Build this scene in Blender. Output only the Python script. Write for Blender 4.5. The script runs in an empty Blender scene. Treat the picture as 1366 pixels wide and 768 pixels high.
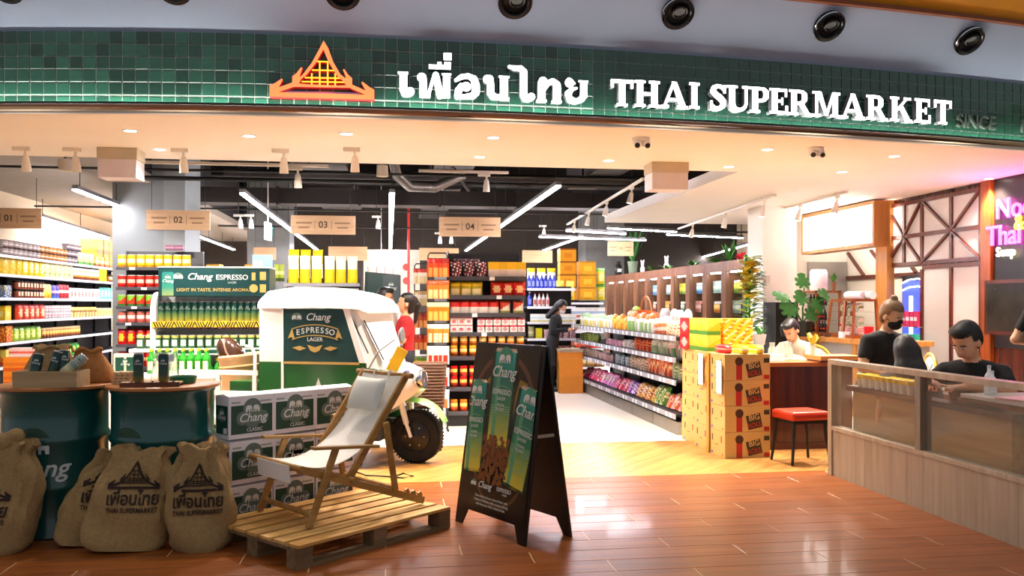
import bpy, math, random
import numpy as np
from mathutils import Vector, Matrix
random.seed(7)
sc = bpy.context.scene
C = sc.collection
PI = math.pi
R = math.radians
# ------------------------------------------------------------------ camera
H = 1.40                      # eye height; the shop front runs along X, the aisles along Y
YAW = R(8.0)
cam_d = bpy.data.cameras.new('camera')
cam = bpy.data.objects.new('camera', cam_d)
C.objects.link(cam)
cam_d.sensor_width = 36.0
cam_d.lens = 36.0 * 1150.0 / 1366.0
cam_d.shift_y = (405.0 - 384.0) / 1366.0
cam.location = (0, 0, H)
cam.rotation_euler = (R(90), 0, -YAW)
cam_d.clip_end = 200
sc.camera = cam
# ------------------------------------------------------------------ view, world
sc.view_settings.view_transform = 'Standard'
sc.view_settings.look = 'None'
sc.view_settings.exposure = 0.95
sc.view_settings.gamma = 1.0
sc.view_settings.use_curve_mapping = False
world = bpy.data.worlds.new('mall_ambient')
sc.world = world
world.use_nodes = True
world.node_tree.nodes['Background'].inputs[0].default_value = (0.93, 0.94, 1.0, 1)
world.node_tree.nodes['Background'].inputs[1].default_value = 0.24

# ------------------------------------------------------------------ lights of the place
LED_POWER = 78.0               # aisle light strips
MALL_W = 46.0                 # eyeball downlights of the mall
DOWN_W = 235.0
SPOT_W = 62.0                # track spotlights                 # soffit downlights
def lamp(kind, name, loc, watts, col=(1, .93, .82), size=.1, rot=(0, 0, 0), spot=1.2, blend=.6, sy=None):
    l = bpy.data.lights.new(name, kind)
    l.energy = watts
    l.color = col
    if kind == 'AREA':
        l.size = size
        if sy:
            l.shape = 'RECTANGLE'; l.size_y = sy
        else:
            l.shape = 'DISK'
    else:
        l.shadow_soft_size = size
    if kind == 'SPOT':
        l.spot_size = spot; l.spot_blend = blend
    o = bpy.data.objects.new(name, l)
    C.objects.link(o)
    o.location = loc; o.rotation_euler = rot
    return o
#@LIGHTS@

# ------------------------------------------------------------------ helpers
def px_ray(px, py):
    u = (px - 683.0) / 1150.0
    v = (405.0 - py) / 1150.0
    s, c = math.sin(YAW), math.cos(YAW)
    return Vector((s + u * c, c - u * s, v))
def atY(px, py, Y):
    d = px_ray(px, py); t = Y / d.y
    return Vector((d.x * t, Y, H + d.z * t))
def atX(px, py, X):
    d = px_ray(px, py); t = X / d.x
    return Vector((X, d.y * t, H + d.z * t))
def atz(px, py, z=0.0):
    d = px_ray(px, py); t = (z - H) / d.z
    return Vector((d.x * t, d.y * t, z))

def lin(h):
    if not isinstance(h, str):
        return tuple(h[:3]) + (1,)
    h = h.lstrip('#')
    o = []
    for i in (0, 2, 4):
        c = int(h[i:i + 2], 16) / 255.0
        o.append(c / 12.92 if c <= .04045 else ((c + .055) / 1.055) ** 2.4)
    return tuple(o) + (1,)

MATS = {}
def mat(name, col='#888888', rough=.5, metal=0., emit=0., var=.08, scale=6., bump=0., spec=.5,
        trans=0., alpha=1., rnd=0., col2=None, stretch=(1, 1, 1), coat=0., fac=None, ior=1.45, ecol=None):
    """plain procedural material: noise-broken colour, optional per-object variation and fine relief"""
    if name in MATS:
        return MATS[name]
    m = bpy.data.materials.new(name)
    MATS[name] = m
    m.use_nodes = True
    nt = m.node_tree
    b = nt.nodes['Principled BSDF']
    c = lin(col)
    tc = nt.nodes.new('ShaderNodeTexCoord')
    mp = nt.nodes.new('ShaderNodeMapping')
    mp.inputs['Scale'].default_value = stretch
    nt.links.new(tc.outputs['Object'], mp.inputs[0])
    nz = nt.nodes.new('ShaderNodeTexNoise')
    nz.inputs['Scale'].default_value = scale
    nz.inputs['Detail'].default_value = 4
    nt.links.new(mp.outputs[0], nz.inputs['Vector'])
    mx = nt.nodes.new('ShaderNodeMix'); mx.data_type = 'RGBA'
    c2 = lin(col2) if col2 else tuple(max(0, q * (1 - 2.2 * var)) for q in c[:3]) + (1,)
    c1 = c if col2 else tuple(min(1, q * (1 + var)) for q in c[:3]) + (1,)
    mx.inputs[6].default_value = c1
    mx.inputs[7].default_value = c2
    if fac:
        rp = nt.nodes.new('ShaderNodeMapRange')
        rp.inputs[1].default_value, rp.inputs[2].default_value = fac
        nt.links.new(nz.outputs[0], rp.inputs[0])
        nt.links.new(rp.outputs[0], mx.inputs[0])
    else:
        nt.links.new(nz.outputs[0], mx.inputs[0])
    out = mx.outputs[2]
    if rnd:
        oi = nt.nodes.new('ShaderNodeObjectInfo')
        mr = nt.nodes.new('ShaderNodeMapRange')
        mr.inputs[3].default_value = 1 - rnd
        mr.inputs[4].default_value = 1 + rnd
        nt.links.new(oi.outputs['Random'], mr.inputs[0])
        vm = nt.nodes.new('ShaderNodeVectorMath'); vm.operation = 'SCALE'
        nt.links.new(out, vm.inputs[0]); nt.links.new(mr.outputs[0], vm.inputs['Scale'])
        out = vm.outputs[0]
    nt.links.new(out, b.inputs['Base Color'])
    b.inputs['Roughness'].default_value = rough
    b.inputs['Metallic'].default_value = metal
    b.inputs['Specular IOR Level'].default_value = spec
    b.inputs['IOR'].default_value = ior
    if coat:
        b.inputs['Coat Weight'].default_value = coat
        b.inputs['Coat Roughness'].default_value = .08
    if emit:
        b.inputs['Emission Color'].default_value = lin(ecol or col)
        b.inputs['Emission Strength'].default_value = emit
    if trans:
        b.inputs['Transmission Weight'].default_value = trans
    if alpha < 1:
        b.inputs['Alpha'].default_value = alpha
    if bump:
        bp = nt.nodes.new('ShaderNodeBump')
        bp.inputs['Strength'].default_value = bump
        bp.inputs['Distance'].default_value = .01
        n2 = nt.nodes.new('ShaderNodeTexNoise')
        n2.inputs['Scale'].default_value = scale * 4
        n2.inputs['Detail'].default_value = 3
        nt.links.new(mp.outputs[0], n2.inputs['Vector'])
        nt.links.new(n2.outputs[0], bp.inputs['Height'])
        nt.links.new(bp.outputs[0], b.inputs['Normal'])
    return m

def wood(name, a, b_, axis='X', scale=3., rough=.4, rnd=.15, coat=0., bump=.08, spec=.5):
    st = {'X': (.5, 7, 7), 'Y': (7, .5, 7), 'Z': (7, 7, .5)}[axis]
    return mat(name, a, rough=rough, col2=b_, scale=scale, stretch=st, rnd=rnd, coat=coat, bump=bump, fac=(.3, .7), spec=spec)

def gradz(name, stops, z0, z1, rough=.35, metal=0.):
    """print that runs through colours up the height of a thing"""
    if name in MATS:
        return MATS[name]
    m = mat(name, '#ffffff', rough=rough, metal=metal)
    nt = m.node_tree
    b = nt.nodes['Principled BSDF']
    tc = nt.nodes.new('ShaderNodeTexCoord')
    sx = nt.nodes.new('ShaderNodeSeparateXYZ')
    nt.links.new(tc.outputs['Object'], sx.inputs[0])
    mr = nt.nodes.new('ShaderNodeMapRange')
    mr.inputs[1].default_value, mr.inputs[2].default_value = z0, z1
    nt.links.new(sx.outputs[2], mr.inputs[0])
    cr = nt.nodes.new('ShaderNodeValToRGB')
    el = cr.color_ramp.elements
    el[0].position, el[0].color = stops[0][0], lin(stops[0][1])
    el[1].position, el[1].color = stops[-1][0], lin(stops[-1][1])
    for p, c in stops[1:-1]:
        e = el.new(p); e.color = lin(c)
    nt.links.new(mr.outputs[0], cr.inputs[0])
    nt.links.new(cr.outputs[0], b.inputs['Base Color'])
    return m

class MB:
    """collects polygons and links them as ONE mesh object"""
    def __init__(s):
        s.v = []; s.f = []; s.m = []; s.s = []
        s.T = None
    def add(s, vs, fs, m=0, sm=False):
        o = len(s.v)
        if s.T is not None:
            vs = [tuple(s.T @ Vector(p)) for p in vs]
        s.v += [tuple(p) for p in vs]
        for f in fs:
            s.f.append([o + i for i in f]); s.m.append(m); s.s.append(sm)
        return s
    def box(s, x0, x1, y0, y1, z0, z1, m=0):
        vs = [(x, y, z) for z in (z0, z1) for y in (y0, y1) for x in (x0, x1)]
        return s.add(vs, [(0, 2, 3, 1), (4, 5, 7, 6), (0, 1, 5, 4), (2, 6, 7, 3), (0, 4, 6, 2), (1, 3, 7, 5)], m)
    def hexa(s, b, t, m=0):
        """bottom quad b, top quad t, same winding (counter-clockwise from above)"""
        return s.add(list(b) + list(t), [(3, 2, 1, 0), (4, 5, 6, 7), (0, 1, 5, 4), (1, 2, 6, 5), (2, 3, 7, 6), (3, 0, 4, 7)], m)
    def bar(s, p0, p1, w, h, m=0, up=(0, 0, 1)):
        p0, p1 = Vector(p0), Vector(p1)
        d = (p1 - p0).normalized()
        up = Vector(up)
        a = d.cross(up)
        if a.length < 1e-4:
            a = d.cross(Vector((1, 0, 0)))
        a.normalize()
        b = a.cross(d).normalized()
        a *= w / 2; b *= h / 2
        vs = [p + i * a + j * b for p in (p0, p1) for i, j in ((-1, -1), (1, -1), (1, 1), (-1, 1))]
        return s.add(vs, [(0, 1, 2, 3), (7, 6, 5, 4), (0, 4, 5, 1), (1, 5, 6, 2), (2, 6, 7, 3), (3, 7, 4, 0)], m)
    def loft(s, rings, m=0, sm=True, caps=True, closed=False, mm=None):
        n = len(rings[0])
        vs = [p for r in rings for p in r]
        fs = []; ms = []
        k = len(rings)
        for i in range(k if closed else k - 1):
            for j in range(n):
                a = i * n + j; b = i * n + (j + 1) % n
                c = ((i + 1) % k) * n + (j + 1) % n; d = ((i + 1) % k) * n + j
                fs.append((a, b, c, d)); ms.append(mm[i] if mm else m)
        o = len(s.v)
        s.add(vs, [], m)
        for f, q in zip(fs, ms):
            s.f.append([o + i for i in f]); s.m.append(q); s.s.append(sm)
        if caps and not closed:
            s.f.append([o + i for i in reversed(range(n))]); s.m.append(ms[0] if ms else m); s.s.append(False)
            s.f.append([o + (k - 1) * n + i for i in range(n)]); s.m.append(ms[-1] if ms else m); s.s.append(False)
        return s
    def lathe(s, prof, n=16, m=0, c=(0, 0, 0), mm=None, sm=True, caps=True):
        rings = [[(c[0] + r * math.cos(2 * PI * j / n), c[1] + r * math.sin(2 * PI * j / n), c[2] + z) for j in range(n)] for r, z in prof]
        return s.loft(rings, m, sm, caps, mm=mm)
    def cyl(s, p0, p1, r0, r1=None, n=12, m=0, caps=True, sm=True):
        r1 = r0 if r1 is None else r1
        return s.tube([p0, p1], [r0, r1], n, m, caps, sm)
    def tube(s, path, r, n=8, m=0, caps=True, sm=True, closed=False):
        path = [Vector(p) for p in path]
        k = len(path)
        rr = r if isinstance(r, (list, tuple)) else [r] * k
        rings = []
        ref = None
        for i, p in enumerate(path):
            a = path[(i - 1) % k] if (i > 0 or closed) else p
            b = path[(i + 1) % k] if (i < k - 1 or closed) else p
            d = (b - a).normalized()
            if ref is None:
                ref = d.cross(Vector((0, 0, 1)))
                if ref.length < .05:
                    ref = d.cross(Vector((1, 0, 0)))
            ref = (ref - d * ref.dot(d)).normalized()
            u = d.cross(ref)
            rings.append([p + rr[i] * (math.cos(2 * PI * j / n) * ref + math.sin(2 * PI * j / n) * u) for j in range(n)])
        return s.loft(rings, m, sm, caps, closed)
    def prism(s, poly, y0, y1, m=0, ms=None):
        """polygon in x,z (counter-clockwise seen from -y) between the depths y0 < y1"""
        n = len(poly)
        vs = [(x, y0, z) for x, z in poly] + [(x, y1, z) for x, z in poly]
        s.add(vs, [tuple(range(n)), tuple(reversed(range(n, 2 * n)))], m)
        o = len(s.v) - 2 * n
        for i in range(n):
            j = (i + 1) % n
            s.f.append([o + j, o + i, o + n + i, o + n + j]); s.m.append(m if ms is None else ms); s.s.append(False)
        return s
    def ball(s, c, r, n=12, k=8, m=0, sx=1, sy=1, sz=1):
        prof = [(max(1e-4, r * math.sin(PI * i / k)), -r * math.cos(PI * i / k)) for i in range(k + 1)]
        rings = [[(c[0] + sx * q * math.cos(2 * PI * j / n), c[1] + sy * q * math.sin(2 * PI * j / n), c[2] + sz * z) for j in range(n)] for q, z in prof]
        return s.loft(rings, m, True, False)
    def mesh(s, name, mats, sharp=40):
        me = bpy.data.meshes.new(name)
        me.from_pydata(s.v, [], s.f)
        for q in mats:
            me.materials.append(q)
        me.polygons.foreach_set('material_index', s.m)
        me.polygons.foreach_set('use_smooth', s.s)
        if any(s.s):
            try:
                me.set_sharp_from_angle(angle=R(sharp))
            except Exception:
                pass
        me.update()
        return me
    def build(s, name, mats, parent=None, loc=(0, 0, 0), rot=(0, 0, 0), bevel=0, sharp=40):
        if not isinstance(mats, (list, tuple)):
            mats = [mats]
        return link(name, s.mesh(name, mats, sharp), parent, loc, rot, bevel)

def link(name, me, parent=None, loc=(0, 0, 0), rot=(0, 0, 0), bevel=0):
    o = bpy.data.objects.new(name, me)
    C.objects.link(o)
    o.location = loc
    o.rotation_euler = rot
    o.parent = parent
    if bevel:
        md = o.modifiers.new('bevel', 'BEVEL')
        md.width = bevel; md.segments = 2; md.limit_method = 'ANGLE'
    return o
def tag(o, label=None, cat=None, group=None, kind=None):
    if label: o['label'] = label
    if cat: o['category'] = cat
    if group: o['group'] = group
    if kind: o['kind'] = kind
    return o
def thing(name, label, cat, loc=(0, 0, 0), rz=0, group=None):
    o = bpy.data.objects.new(name, None)
    C.objects.link(o)
    o.empty_display_size = .1
    o.location = loc
    o.rotation_euler = (0, 0, rz)
    return tag(o, label, cat, group)
KIDS = {}
def kids(o):
    return [c for c in C.objects if c.parent is o]
def copy_tree(o, parent=None, known=None):
    c = o.copy()
    C.objects.link(c)
    c.parent = parent
    for ch in list(o.children):
        copy_tree(ch, c)
    return c
def dup(root, loc, rz=None, label=None, group=None):
    c = copy_tree(root)
    c.location = loc
    if rz is not None:
        c.rotation_euler = (0, 0, rz)
    return tag(c, label, None, group)

# ------------------------------------------------------------------ lettering
_T = {}
def text_mesh(body, size=.1, depth=.004, bold=0., shear=0., align='CENTER', space=1., m=None, key=''):
    k = (body, size, depth, bold, shear, align, space, m.name if m else '', key)
    if k in _T:
        return _T[k]
    cu = bpy.data.curves.new('lettering', 'FONT')
    cu.body = body; cu.size = size; cu.extrude = depth / 2; cu.offset = bold * size
    cu.shear = shear; cu.align_x = align; cu.align_y = 'CENTER'; cu.space_character = space
    cu.resolution_u = 3
    o = bpy.data.objects.new('lettering', cu)
    C.objects.link(o)
    dg = bpy.context.evaluated_depsgraph_get()
    dg.update()
    me = bpy.data.meshes.new_from_object(o.evaluated_get(dg), depsgraph=dg)
    bpy.data.objects.remove(o)
    bpy.data.curves.remove(cu)
    me.name = 'lettering'
    me.materials.clear()
    if m:
        me.materials.append(m)
    # stand the text up in the x,z plane, reading from -y
    me.transform(Matrix.Rotation(R(90), 4, 'X'))
    _T[k] = me
    return me
def lettering(body, parent, loc, size, m, name='lettering', rz=0, rx=0, **kw):
    return link(name, text_mesh(body, size, m=m, **kw), parent, loc, (rx, 0, rz))
class Glyph:
    """2-D strokes in x,z gathered into one extruded mesh"""
    def __init__(s, y0=-.02, y1=0.):
        s.b = MB(); s.y0 = y0; s.y1 = y1
    def rect(s, x0, x1, z0, z1):
        s.b.box(x0, x1, s.y0, s.y1, z0, z1)
    def poly(s, p):
        a = sum(p[i][0] * p[(i + 1) % len(p)][1] - p[(i + 1) % len(p)][0] * p[i][1] for i in range(len(p)))
        s.b.prism(p if a > 0 else p[::-1], s.y0, s.y1)
    def disc(s, x, z, r, n=16, sx=1.):
        s.poly([(x + sx * r * math.cos(2 * PI * i / n), z + r * math.sin(2 * PI * i / n)) for i in range(n)])
    def stroke(s, pts, cap=True):
        for i, (x, z, w) in enumerate(pts):
            if cap or 0 < i < len(pts) - 1:
                s.disc(x, z, w / 2, 12)
            if i:
                x0, z0, w0 = pts[i - 1]
                d = math.hypot(x - x0, z - z0) or 1
                nx, nz = -(z - z0) / d, (x - x0) / d
                s.poly([(x0 + nx * w0 / 2, z0 + nz * w0 / 2), (x0 - nx * w0 / 2, z0 - nz * w0 / 2), (x - nx * w / 2, z - nz * w / 2), (x + nx * w / 2, z + nz * w / 2)])
    def ring(s, x, z, rx, rz, w, a0, a1, n=14, w1=None):
        pts = []
        for i in range(n + 1):
            a = R(a0 + (a1 - a0) * i / n)
            ww = w if w1 is None else w1 + (w - w1) * abs(math.cos(a))
            pts.append((x + rx * math.cos(a), z + rz * math.sin(a), ww))
        s.stroke(pts, False)
SERIF = {}
def serif_glyph(ch):
    """bold slab-serif capitals, cap height 1; returns (glyph drawing function, advance)"""
    T, t, q = .24, .11, .10     # stem, thin stroke, slab
    def stem(g, x, z0=0, z1=1, foot=True, head=True, w=T):
        g.rect(x - w / 2, x + w / 2, z0, z1)
        if foot: g.rect(x - w / 2 - .09, x + w / 2 + .09, 0, q)
        if head: g.rect(x - w / 2 - .09, x + w / 2 + .09, 1 - q, 1)
    def f(g):
        if ch == 'T':
            stem(g, .43, head=False); g.rect(0, .86, .87, 1); g.rect(0, .11, .68, 1); g.rect(.75, .86, .68, 1)
        elif ch == 'H':
            stem(g, .22); stem(g, .78); g.rect(.2, .8, .44, .56)
        elif ch == 'A':
            g.poly([(.06, .05), (.18, .05), (.56, 1), (.44, 1)]); g.poly([(.40, 1), (.60, 1), (.98, .05), (.70, .05)])
            g.rect(.25, .8, .26, .37); g.rect(-.02, .30, 0, q); g.rect(.62, 1.04, 0, q)
        elif ch == 'I':
            stem(g, .22)
        elif ch == 'S':
            g.stroke([(.62, .78, .13), (.5, .91, .15), (.34, .93, .15), (.2, .85, .19), (.17, .71, .22), (.3, .58, .25), (.46, .47, .26), (.58, .34, .24), (.57, .19, .21), (.45, .08, .16), (.28, .07, .14), (.12, .18, .13)])
            g.rect(.58, .68, .66, .98); g.rect(.06, .16, .02, .36)
        elif ch == 'U':
            g.rect(.1, .34, .3, 1); g.rect(0, .44, 1 - q, 1); g.rect(.72, .84, .3, 1); g.rect(.62, .94, 1 - q, 1)
            g.stroke([(.22, .32, .24), (.26, .17, .22), (.36, .08, .19), (.5, .06, .15), (.64, .1, .14), (.74, .19, .12), (.78, .32, .12)])
        elif ch in 'PR':
            stem(g, .22)
            g.rect(.22, .5, .88, 1); g.rect(.22, .5, .42, .54)
            g.stroke([(.5, .94, .12), (.6, .91, .16), (.67, .82, .22), (.67, .64, .22), (.6, .52, .16), (.5, .48, .12)])
            if ch == 'R':
                g.poly([(.38, .47), (.62, .5), (.92, .04), (.68, .04)]); g.rect(.68, .98, 0, q)
        elif ch == 'E':
            stem(g, .22); g.rect(.2, .74, .88, 1); g.rect(.2, .74, 0, .12); g.rect(.3, .56, .45, .56)
            g.rect(.65, .74, .68, 1); g.rect(.67, .78, 0, .34); g.rect(.5, .58, .36, .65)
        elif ch == 'M':
            g.rect(.12, .24, 0, 1); g.rect(.0, .36, 0, q); g.rect(0, .3, 1 - q, 1)
            g.rect(.86, 1.1, 0, 1); g.rect(.77, 1.2, 0, q); g.rect(.9, 1.2, 1 - q, 1)
            g.poly([(.14, 1), (.38, 1), (.68, .05), (.54, .05)]); g.poly([(.54, .05), (.66, .05), (.98, 1), (.86, 1)])
        elif ch == 'K':
            stem(g, .22); g.poly([(.3, .36), (.3, .5), (.72, .96), (.86, .96)]); g.rect(.64, .98, 1 - q, 1)
            g.poly([(.42, .56), (.6, .66), (.98, .04), (.7, .04)]); g.rect(.68, 1.04, 0, q)
    adv = {'T': .88, 'H': 1.02, 'A': 1.04, 'I': .46, 'S': .76, 'U': .96, 'P': .82, 'R': 1.0, 'E': .82, 'M': 1.22, 'K': 1.04}[ch]
    return f, adv

# ------------------------------------------------------------------ smooth bodies from rounded strokes (surface nets)
def sdf_mesh(name, prims, res, mats, subset=None):
    """prims: ('cap',p0,r0,p1,r1,k,mat) | ('ell',c,(rx,ry,rz),k,mat[,rot]) | ('cut',c,(rx,ry,rz)) ; smooth union in order"""
    lo = np.array([1e9] * 3); hi = -lo
    boxes = []
    for p in prims:
        if p[0] == 'cap':
            a, b = np.array(p[1], float), np.array(p[3], float)
            r = max(p[2], p[4])
            l, h = np.minimum(a, b) - r, np.maximum(a, b) + r
        else:
            c = np.array(p[1], float); r = max(p[2]) if len(p) > 5 else np.array(p[2], float)
            l, h = c - r, c + r
        boxes.append((l, h))
        if p[0] != 'cut':
            lo = np.minimum(lo, l); hi = np.maximum(hi, h)
    lo = lo - 3 * res; hi = hi + 3 * res
    n = np.ceil((hi - lo) / res).astype(int) + 1
    D = np.full(n, .2, np.float32)
    Mi = np.zeros(n, np.int8)
    Db = np.full(n, 9., np.float32)
    ax = [lo[i] + res * np.arange(n[i]) for i in range(3)]
    for p, (l, h) in zip(prims, boxes):
        k = p[5] if p[0] == 'cap' else (p[3] if p[0] == 'ell' else .01)
        mg = k + 3 * res
        i0 = np.maximum(0, np.floor((l - mg - lo) / res).astype(int)); i1 = np.minimum(n, np.ceil((h + mg - lo) / res).astype(int) + 1)
        sl = tuple(slice(a, b) for a, b in zip(i0, i1))
        X, Y, Z = np.meshgrid(ax[0][sl[0]], ax[1][sl[1]], ax[2][sl[2]], indexing='ij')
        if p[0] == 'cap':
            a, b = np.array(p[1], float), np.array(p[3], float)
            ba = b - a; L = max(1e-9, ba.dot(ba))
            t = np.clip(((X - a[0]) * ba[0] + (Y - a[1]) * ba[1] + (Z - a[2]) * ba[2]) / L, 0, 1)
            d = np.sqrt((X - a[0] - t * ba[0]) ** 2 + (Y - a[1] - t * ba[1]) ** 2 + (Z - a[2] - t * ba[2]) ** 2) - (p[2] + t * (p[4] - p[2]))
            mi = p[6]
        else:
            c = p[1]; r = p[2]
            x, y, z = X - c[0], Y - c[1], Z - c[2]
            if len(p) > 5:
                rm = np.array(p[5])          # rows: local axes
                x, y, z = (rm[0][0] * x + rm[0][1] * y + rm[0][2] * z, rm[1][0] * x + rm[1][1] * y + rm[1][2] * z, rm[2][0] * x + rm[2][1] * y + rm[2][2] * z)
            k0 = np.sqrt((x / r[0]) ** 2 + (y / r[1]) ** 2 + (z / r[2]) ** 2)
            k1 = np.sqrt((x / r[0] ** 2) ** 2 + (y / r[1] ** 2) ** 2 + (z / r[2] ** 2) ** 2) + 1e-9
            d = k0 * (k0 - 1) / k1
            mi = p[4] if p[0] == 'ell' else 0
        d = d.astype(np.float32)
        o = D[sl]
        if p[0] == 'cut':
            D[sl] = np.maximum(o, -d)
            continue
        if k > 0:
            hh = np.maximum(k - np.abs(o - d), 0) / k
            D[sl] = np.minimum(o, d) - hh * hh * k * .25
        else:
            D[sl] = np.minimum(o, d)
        q = d < Db[sl]
        Db[sl] = np.where(q, d, Db[sl])
        Mi[sl] = np.where(q, mi, Mi[sl])
    ins = D < 0
    cn = n - 1
    acc = np.zeros(tuple(cn) + (3,), np.float32); cnt = np.zeros(tuple(cn), np.float32)
    def cs(dx, dy, dz):
        return (slice(dx, dx + cn[0]), slice(dy, dy + cn[1]), slice(dz, dz + cn[2]))
    for axis in range(3):
        for a in (0, 1):
            for b in (0, 1):
                o0 = [0, 0, 0]; oth = [i for i in range(3) if i != axis]
                o0[oth[0]] = a; o0[oth[1]] = b
                o1 = list(o0); o1[axis] = 1
                d0 = D[cs(*o0)]; d1 = D[cs(*o1)]
                x = (d0 < 0) != (d1 < 0)
                t = np.where(x, d0 / np.where(x, d0 - d1, 1), 0)
                pos = np.zeros(3, np.float32)
                for i in range(3):
                    acc[..., i] += x * (o0[i] if i != axis else 0)
                acc[..., axis] += x * t
                cnt += x
    act = cnt > 0
    idx = -np.ones(tuple(cn), np.int64)
    ids = np.argwhere(act)
    idx[act] = np.arange(len(ids))
    V = lo + res * (ids + acc[act] / cnt[act][:, None])
    faces = []; fm = []
    for axis in range(3):
        u, w = [(1, 2), (2, 0), (0, 1)][axis]
        s0 = [slice(None)] * 3; s1 = [slice(None)] * 3
        s0[axis] = slice(0, -1); s1[axis] = slice(1, None)
        ch = ins[tuple(s0)] != ins[tuple(s1)]
        e = np.argwhere(ch)
        e = e[(e[:, u] > 0) & (e[:, w] > 0) & (e[:, u] < cn[u]) & (e[:, w] < cn[w])]
        if not len(e):
            continue
        du = np.zeros(3, int); du[u] = 1
        dw = np.zeros(3, int); dw[w] = 1
        q = [idx[tuple((e - a).T)] for a in (du + dw, dw, 0 * du, du)]
        q = np.stack(q, 1)
        flip = ~ins[tuple(e.T)]
        q[flip] = q[flip][:, ::-1]
        faces.append(q)
        fm.append(Mi[tuple(e.T)])
    F = np.concatenate(faces); FM = np.concatenate(fm)
    me = bpy.data.meshes.new(name)
    me.from_pydata(V.tolist(), [], F.tolist())
    for q in mats:
        me.materials.append(q)
    me.polygons.foreach_set('material_index', FM.astype(np.int32))
    me.polygons.foreach_set('use_smooth', np.ones(len(F), bool))
    me.update()
    return me
# ------------------------------------------------------------------ the setting
m_plank = wood('mall_plank', '#97511a', '#6e380e', 'X', scale=2.2, rough=.36, rnd=.12, bump=.03, coat=.12)
m_diag = wood('entrance_plank', '#bd8648', '#996832', 'X', scale=2.2, rough=.33, rnd=.14, bump=.03)
m_grout = mat('pale_grout', '#d2b48c', rough=.7, var=.1)
m_floortile = mat('cream_floor_tile', '#efe4d2', rough=.28, var=.03, scale=2)
m_plaster = mat('warm_white_plaster', '#f8f0e4', rough=.85, var=.03, scale=1.5)
m_beige = mat('beige_plaster', '#c9b494', rough=.9, var=.04, scale=1.2)
m_black = mat('matt_black_slab', '#16110e', rough=.9, var=.25, scale=2)
m_darkmetal = mat('dark_galvanised_duct', '#2e2621', rough=.6, metal=.2, var=.2, scale=3)
m_conc = mat('grey_concrete', '#858886', rough=.85, var=.1, scale=2.2, bump=.1)
m_bulk = mat('grey_painted_bulkhead', '#98a4bc', rough=.7, var=.04, scale=1.5)
m_orange = mat('orange_bulkhead', '#c98412', rough=.6, var=.1)
m_white = mat('white_lacquer', '#f2f2f0', rough=.35, var=.02)
m_whitem = mat('white_powdercoat', '#ecebe6', rough=.4, var=.03)
m_blackm = mat('black_powdercoat', '#16140f', rough=.45, var=.1)
m_chrome = mat('polished_steel', '#d8d8d8', rough=.12, metal=1, var=.03)
m_mirror = mat('mirror_steel_band', '#efe4d8', rough=.04, metal=1, var=.03)
m_led = mat('white_led', '#f6f2ff', emit=LED_POWER, rough=.5)
m_lens = mat('downlight_lens', '#fff2dd', emit=14, rough=.5)
m_tile = mat('green_glazed_tile', '#2b5f4a', rough=.14, var=.35, scale=9, rnd=.5, col2='#173c33', coat=.4)
m_tgrout = mat('grey_green_grout', '#c4d0c4', rough=.9)

def FY(X):
    """depth of the shop front, gently bowed towards the mall"""
    q = X + .2
    return 6.80 + (.0155 if q > 0 else .03) * q * q
def FT(X):
    q = X + .2
    return math.atan((.031 if q > 0 else .06) * q)
ZT, ZB, ZS = 3.47, 2.93, 2.82
def on_front(px, py=None, z=None):
    """point of the shop front seen at a picture column"""
    X = 0.
    d = px_ray(px, 405)
    for _ in range(30):
        X = d.x * FY(X) / d.y
    Y = FY(X); t = Y / d.y
    return X, Y, (H + (405 - py) / 1150. * t if py is not None else z)

# floors
def slab(name, x0, x1, y0, y1, z0, z1, m, parent=None, kind='structure'):
    o = MB().box(x0, x1, y0, y1, z0, z1).build(name, m, parent)
    if kind and not parent: o['kind'] = kind
    return o
fl = slab('floor', -9, 10, -2, 6.80, -.10, -.0016, m_grout)
def plank_mesh(L, W, m, name='plank'):
    b = MB(); c = .0012; t = .012
    b.hexa([(0, 0, -t), (L, 0, -t), (L, W, -t), (0, W, -t)], [(0, 0, -c), (L, 0, -c), (L, W, -c), (0, W, -c)])
    b.hexa([(0, 0, -c), (L, 0, -c), (L, W, -c), (0, W, -c)], [(c, c, 0), (L - c, c, 0), (L - c, W - c, 0), (c, W - c, 0)])
    return b.mesh(name, [m])
PW, PL = .20, 1.2
pm = plank_mesh(PL - .006, PW - .004, m_plank)
rows = 16
offs = [0, .4, .8]
for r in range(rows):
    y = 6.80 - (r + 1) * PW
    x = -4.4 + offs[r % 3] + random.uniform(-.03, .03)
    while x < 3.55:
        link('plank', pm if x + PL < 3.6 else plank_mesh(3.6 - x, PW - .004, m_plank), fl, (x, y, 0))
        x += PL
MB().box(-9, -3.2, -2, 3.6, -.012, 0).box(-3.2, 10, -2, 3.6, -.012, 0).build('plank_field', m_plank, fl)['kind'] = 'stuff'
slab('floor_restaurant', 3.62, 10, 3.6, 6.80, -.003, 0.0, mat('brown_carpet', '#5a3a22', rough=.9, var=.2, scale=14))
fe = slab('floor_entrance', -9, 10, 6.80, 8.47, -.10, -.004, m_grout)
def clip(poly, y0, y1):
    for lim, s in ((y0, 1), (y1, -1)):
        out = []
        for i in range(len(poly)):
            a, b = poly[i], poly[(i + 1) % len(poly)]
            ina, inb = s * (a[1] - lim) >= 0, s * (b[1] - lim) >= 0
            if ina: out.append(a)
            if ina != inb:
                t = (lim - a[1]) / (b[1] - a[1])
                out.append((a[0] + t * (b[0] - a[0]), lim))
        poly = out
        if len(poly) < 3: return []
    return poly
ca, sa = math.cos(R(48)), math.sin(R(48))
DW = .15
k = 0
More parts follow.
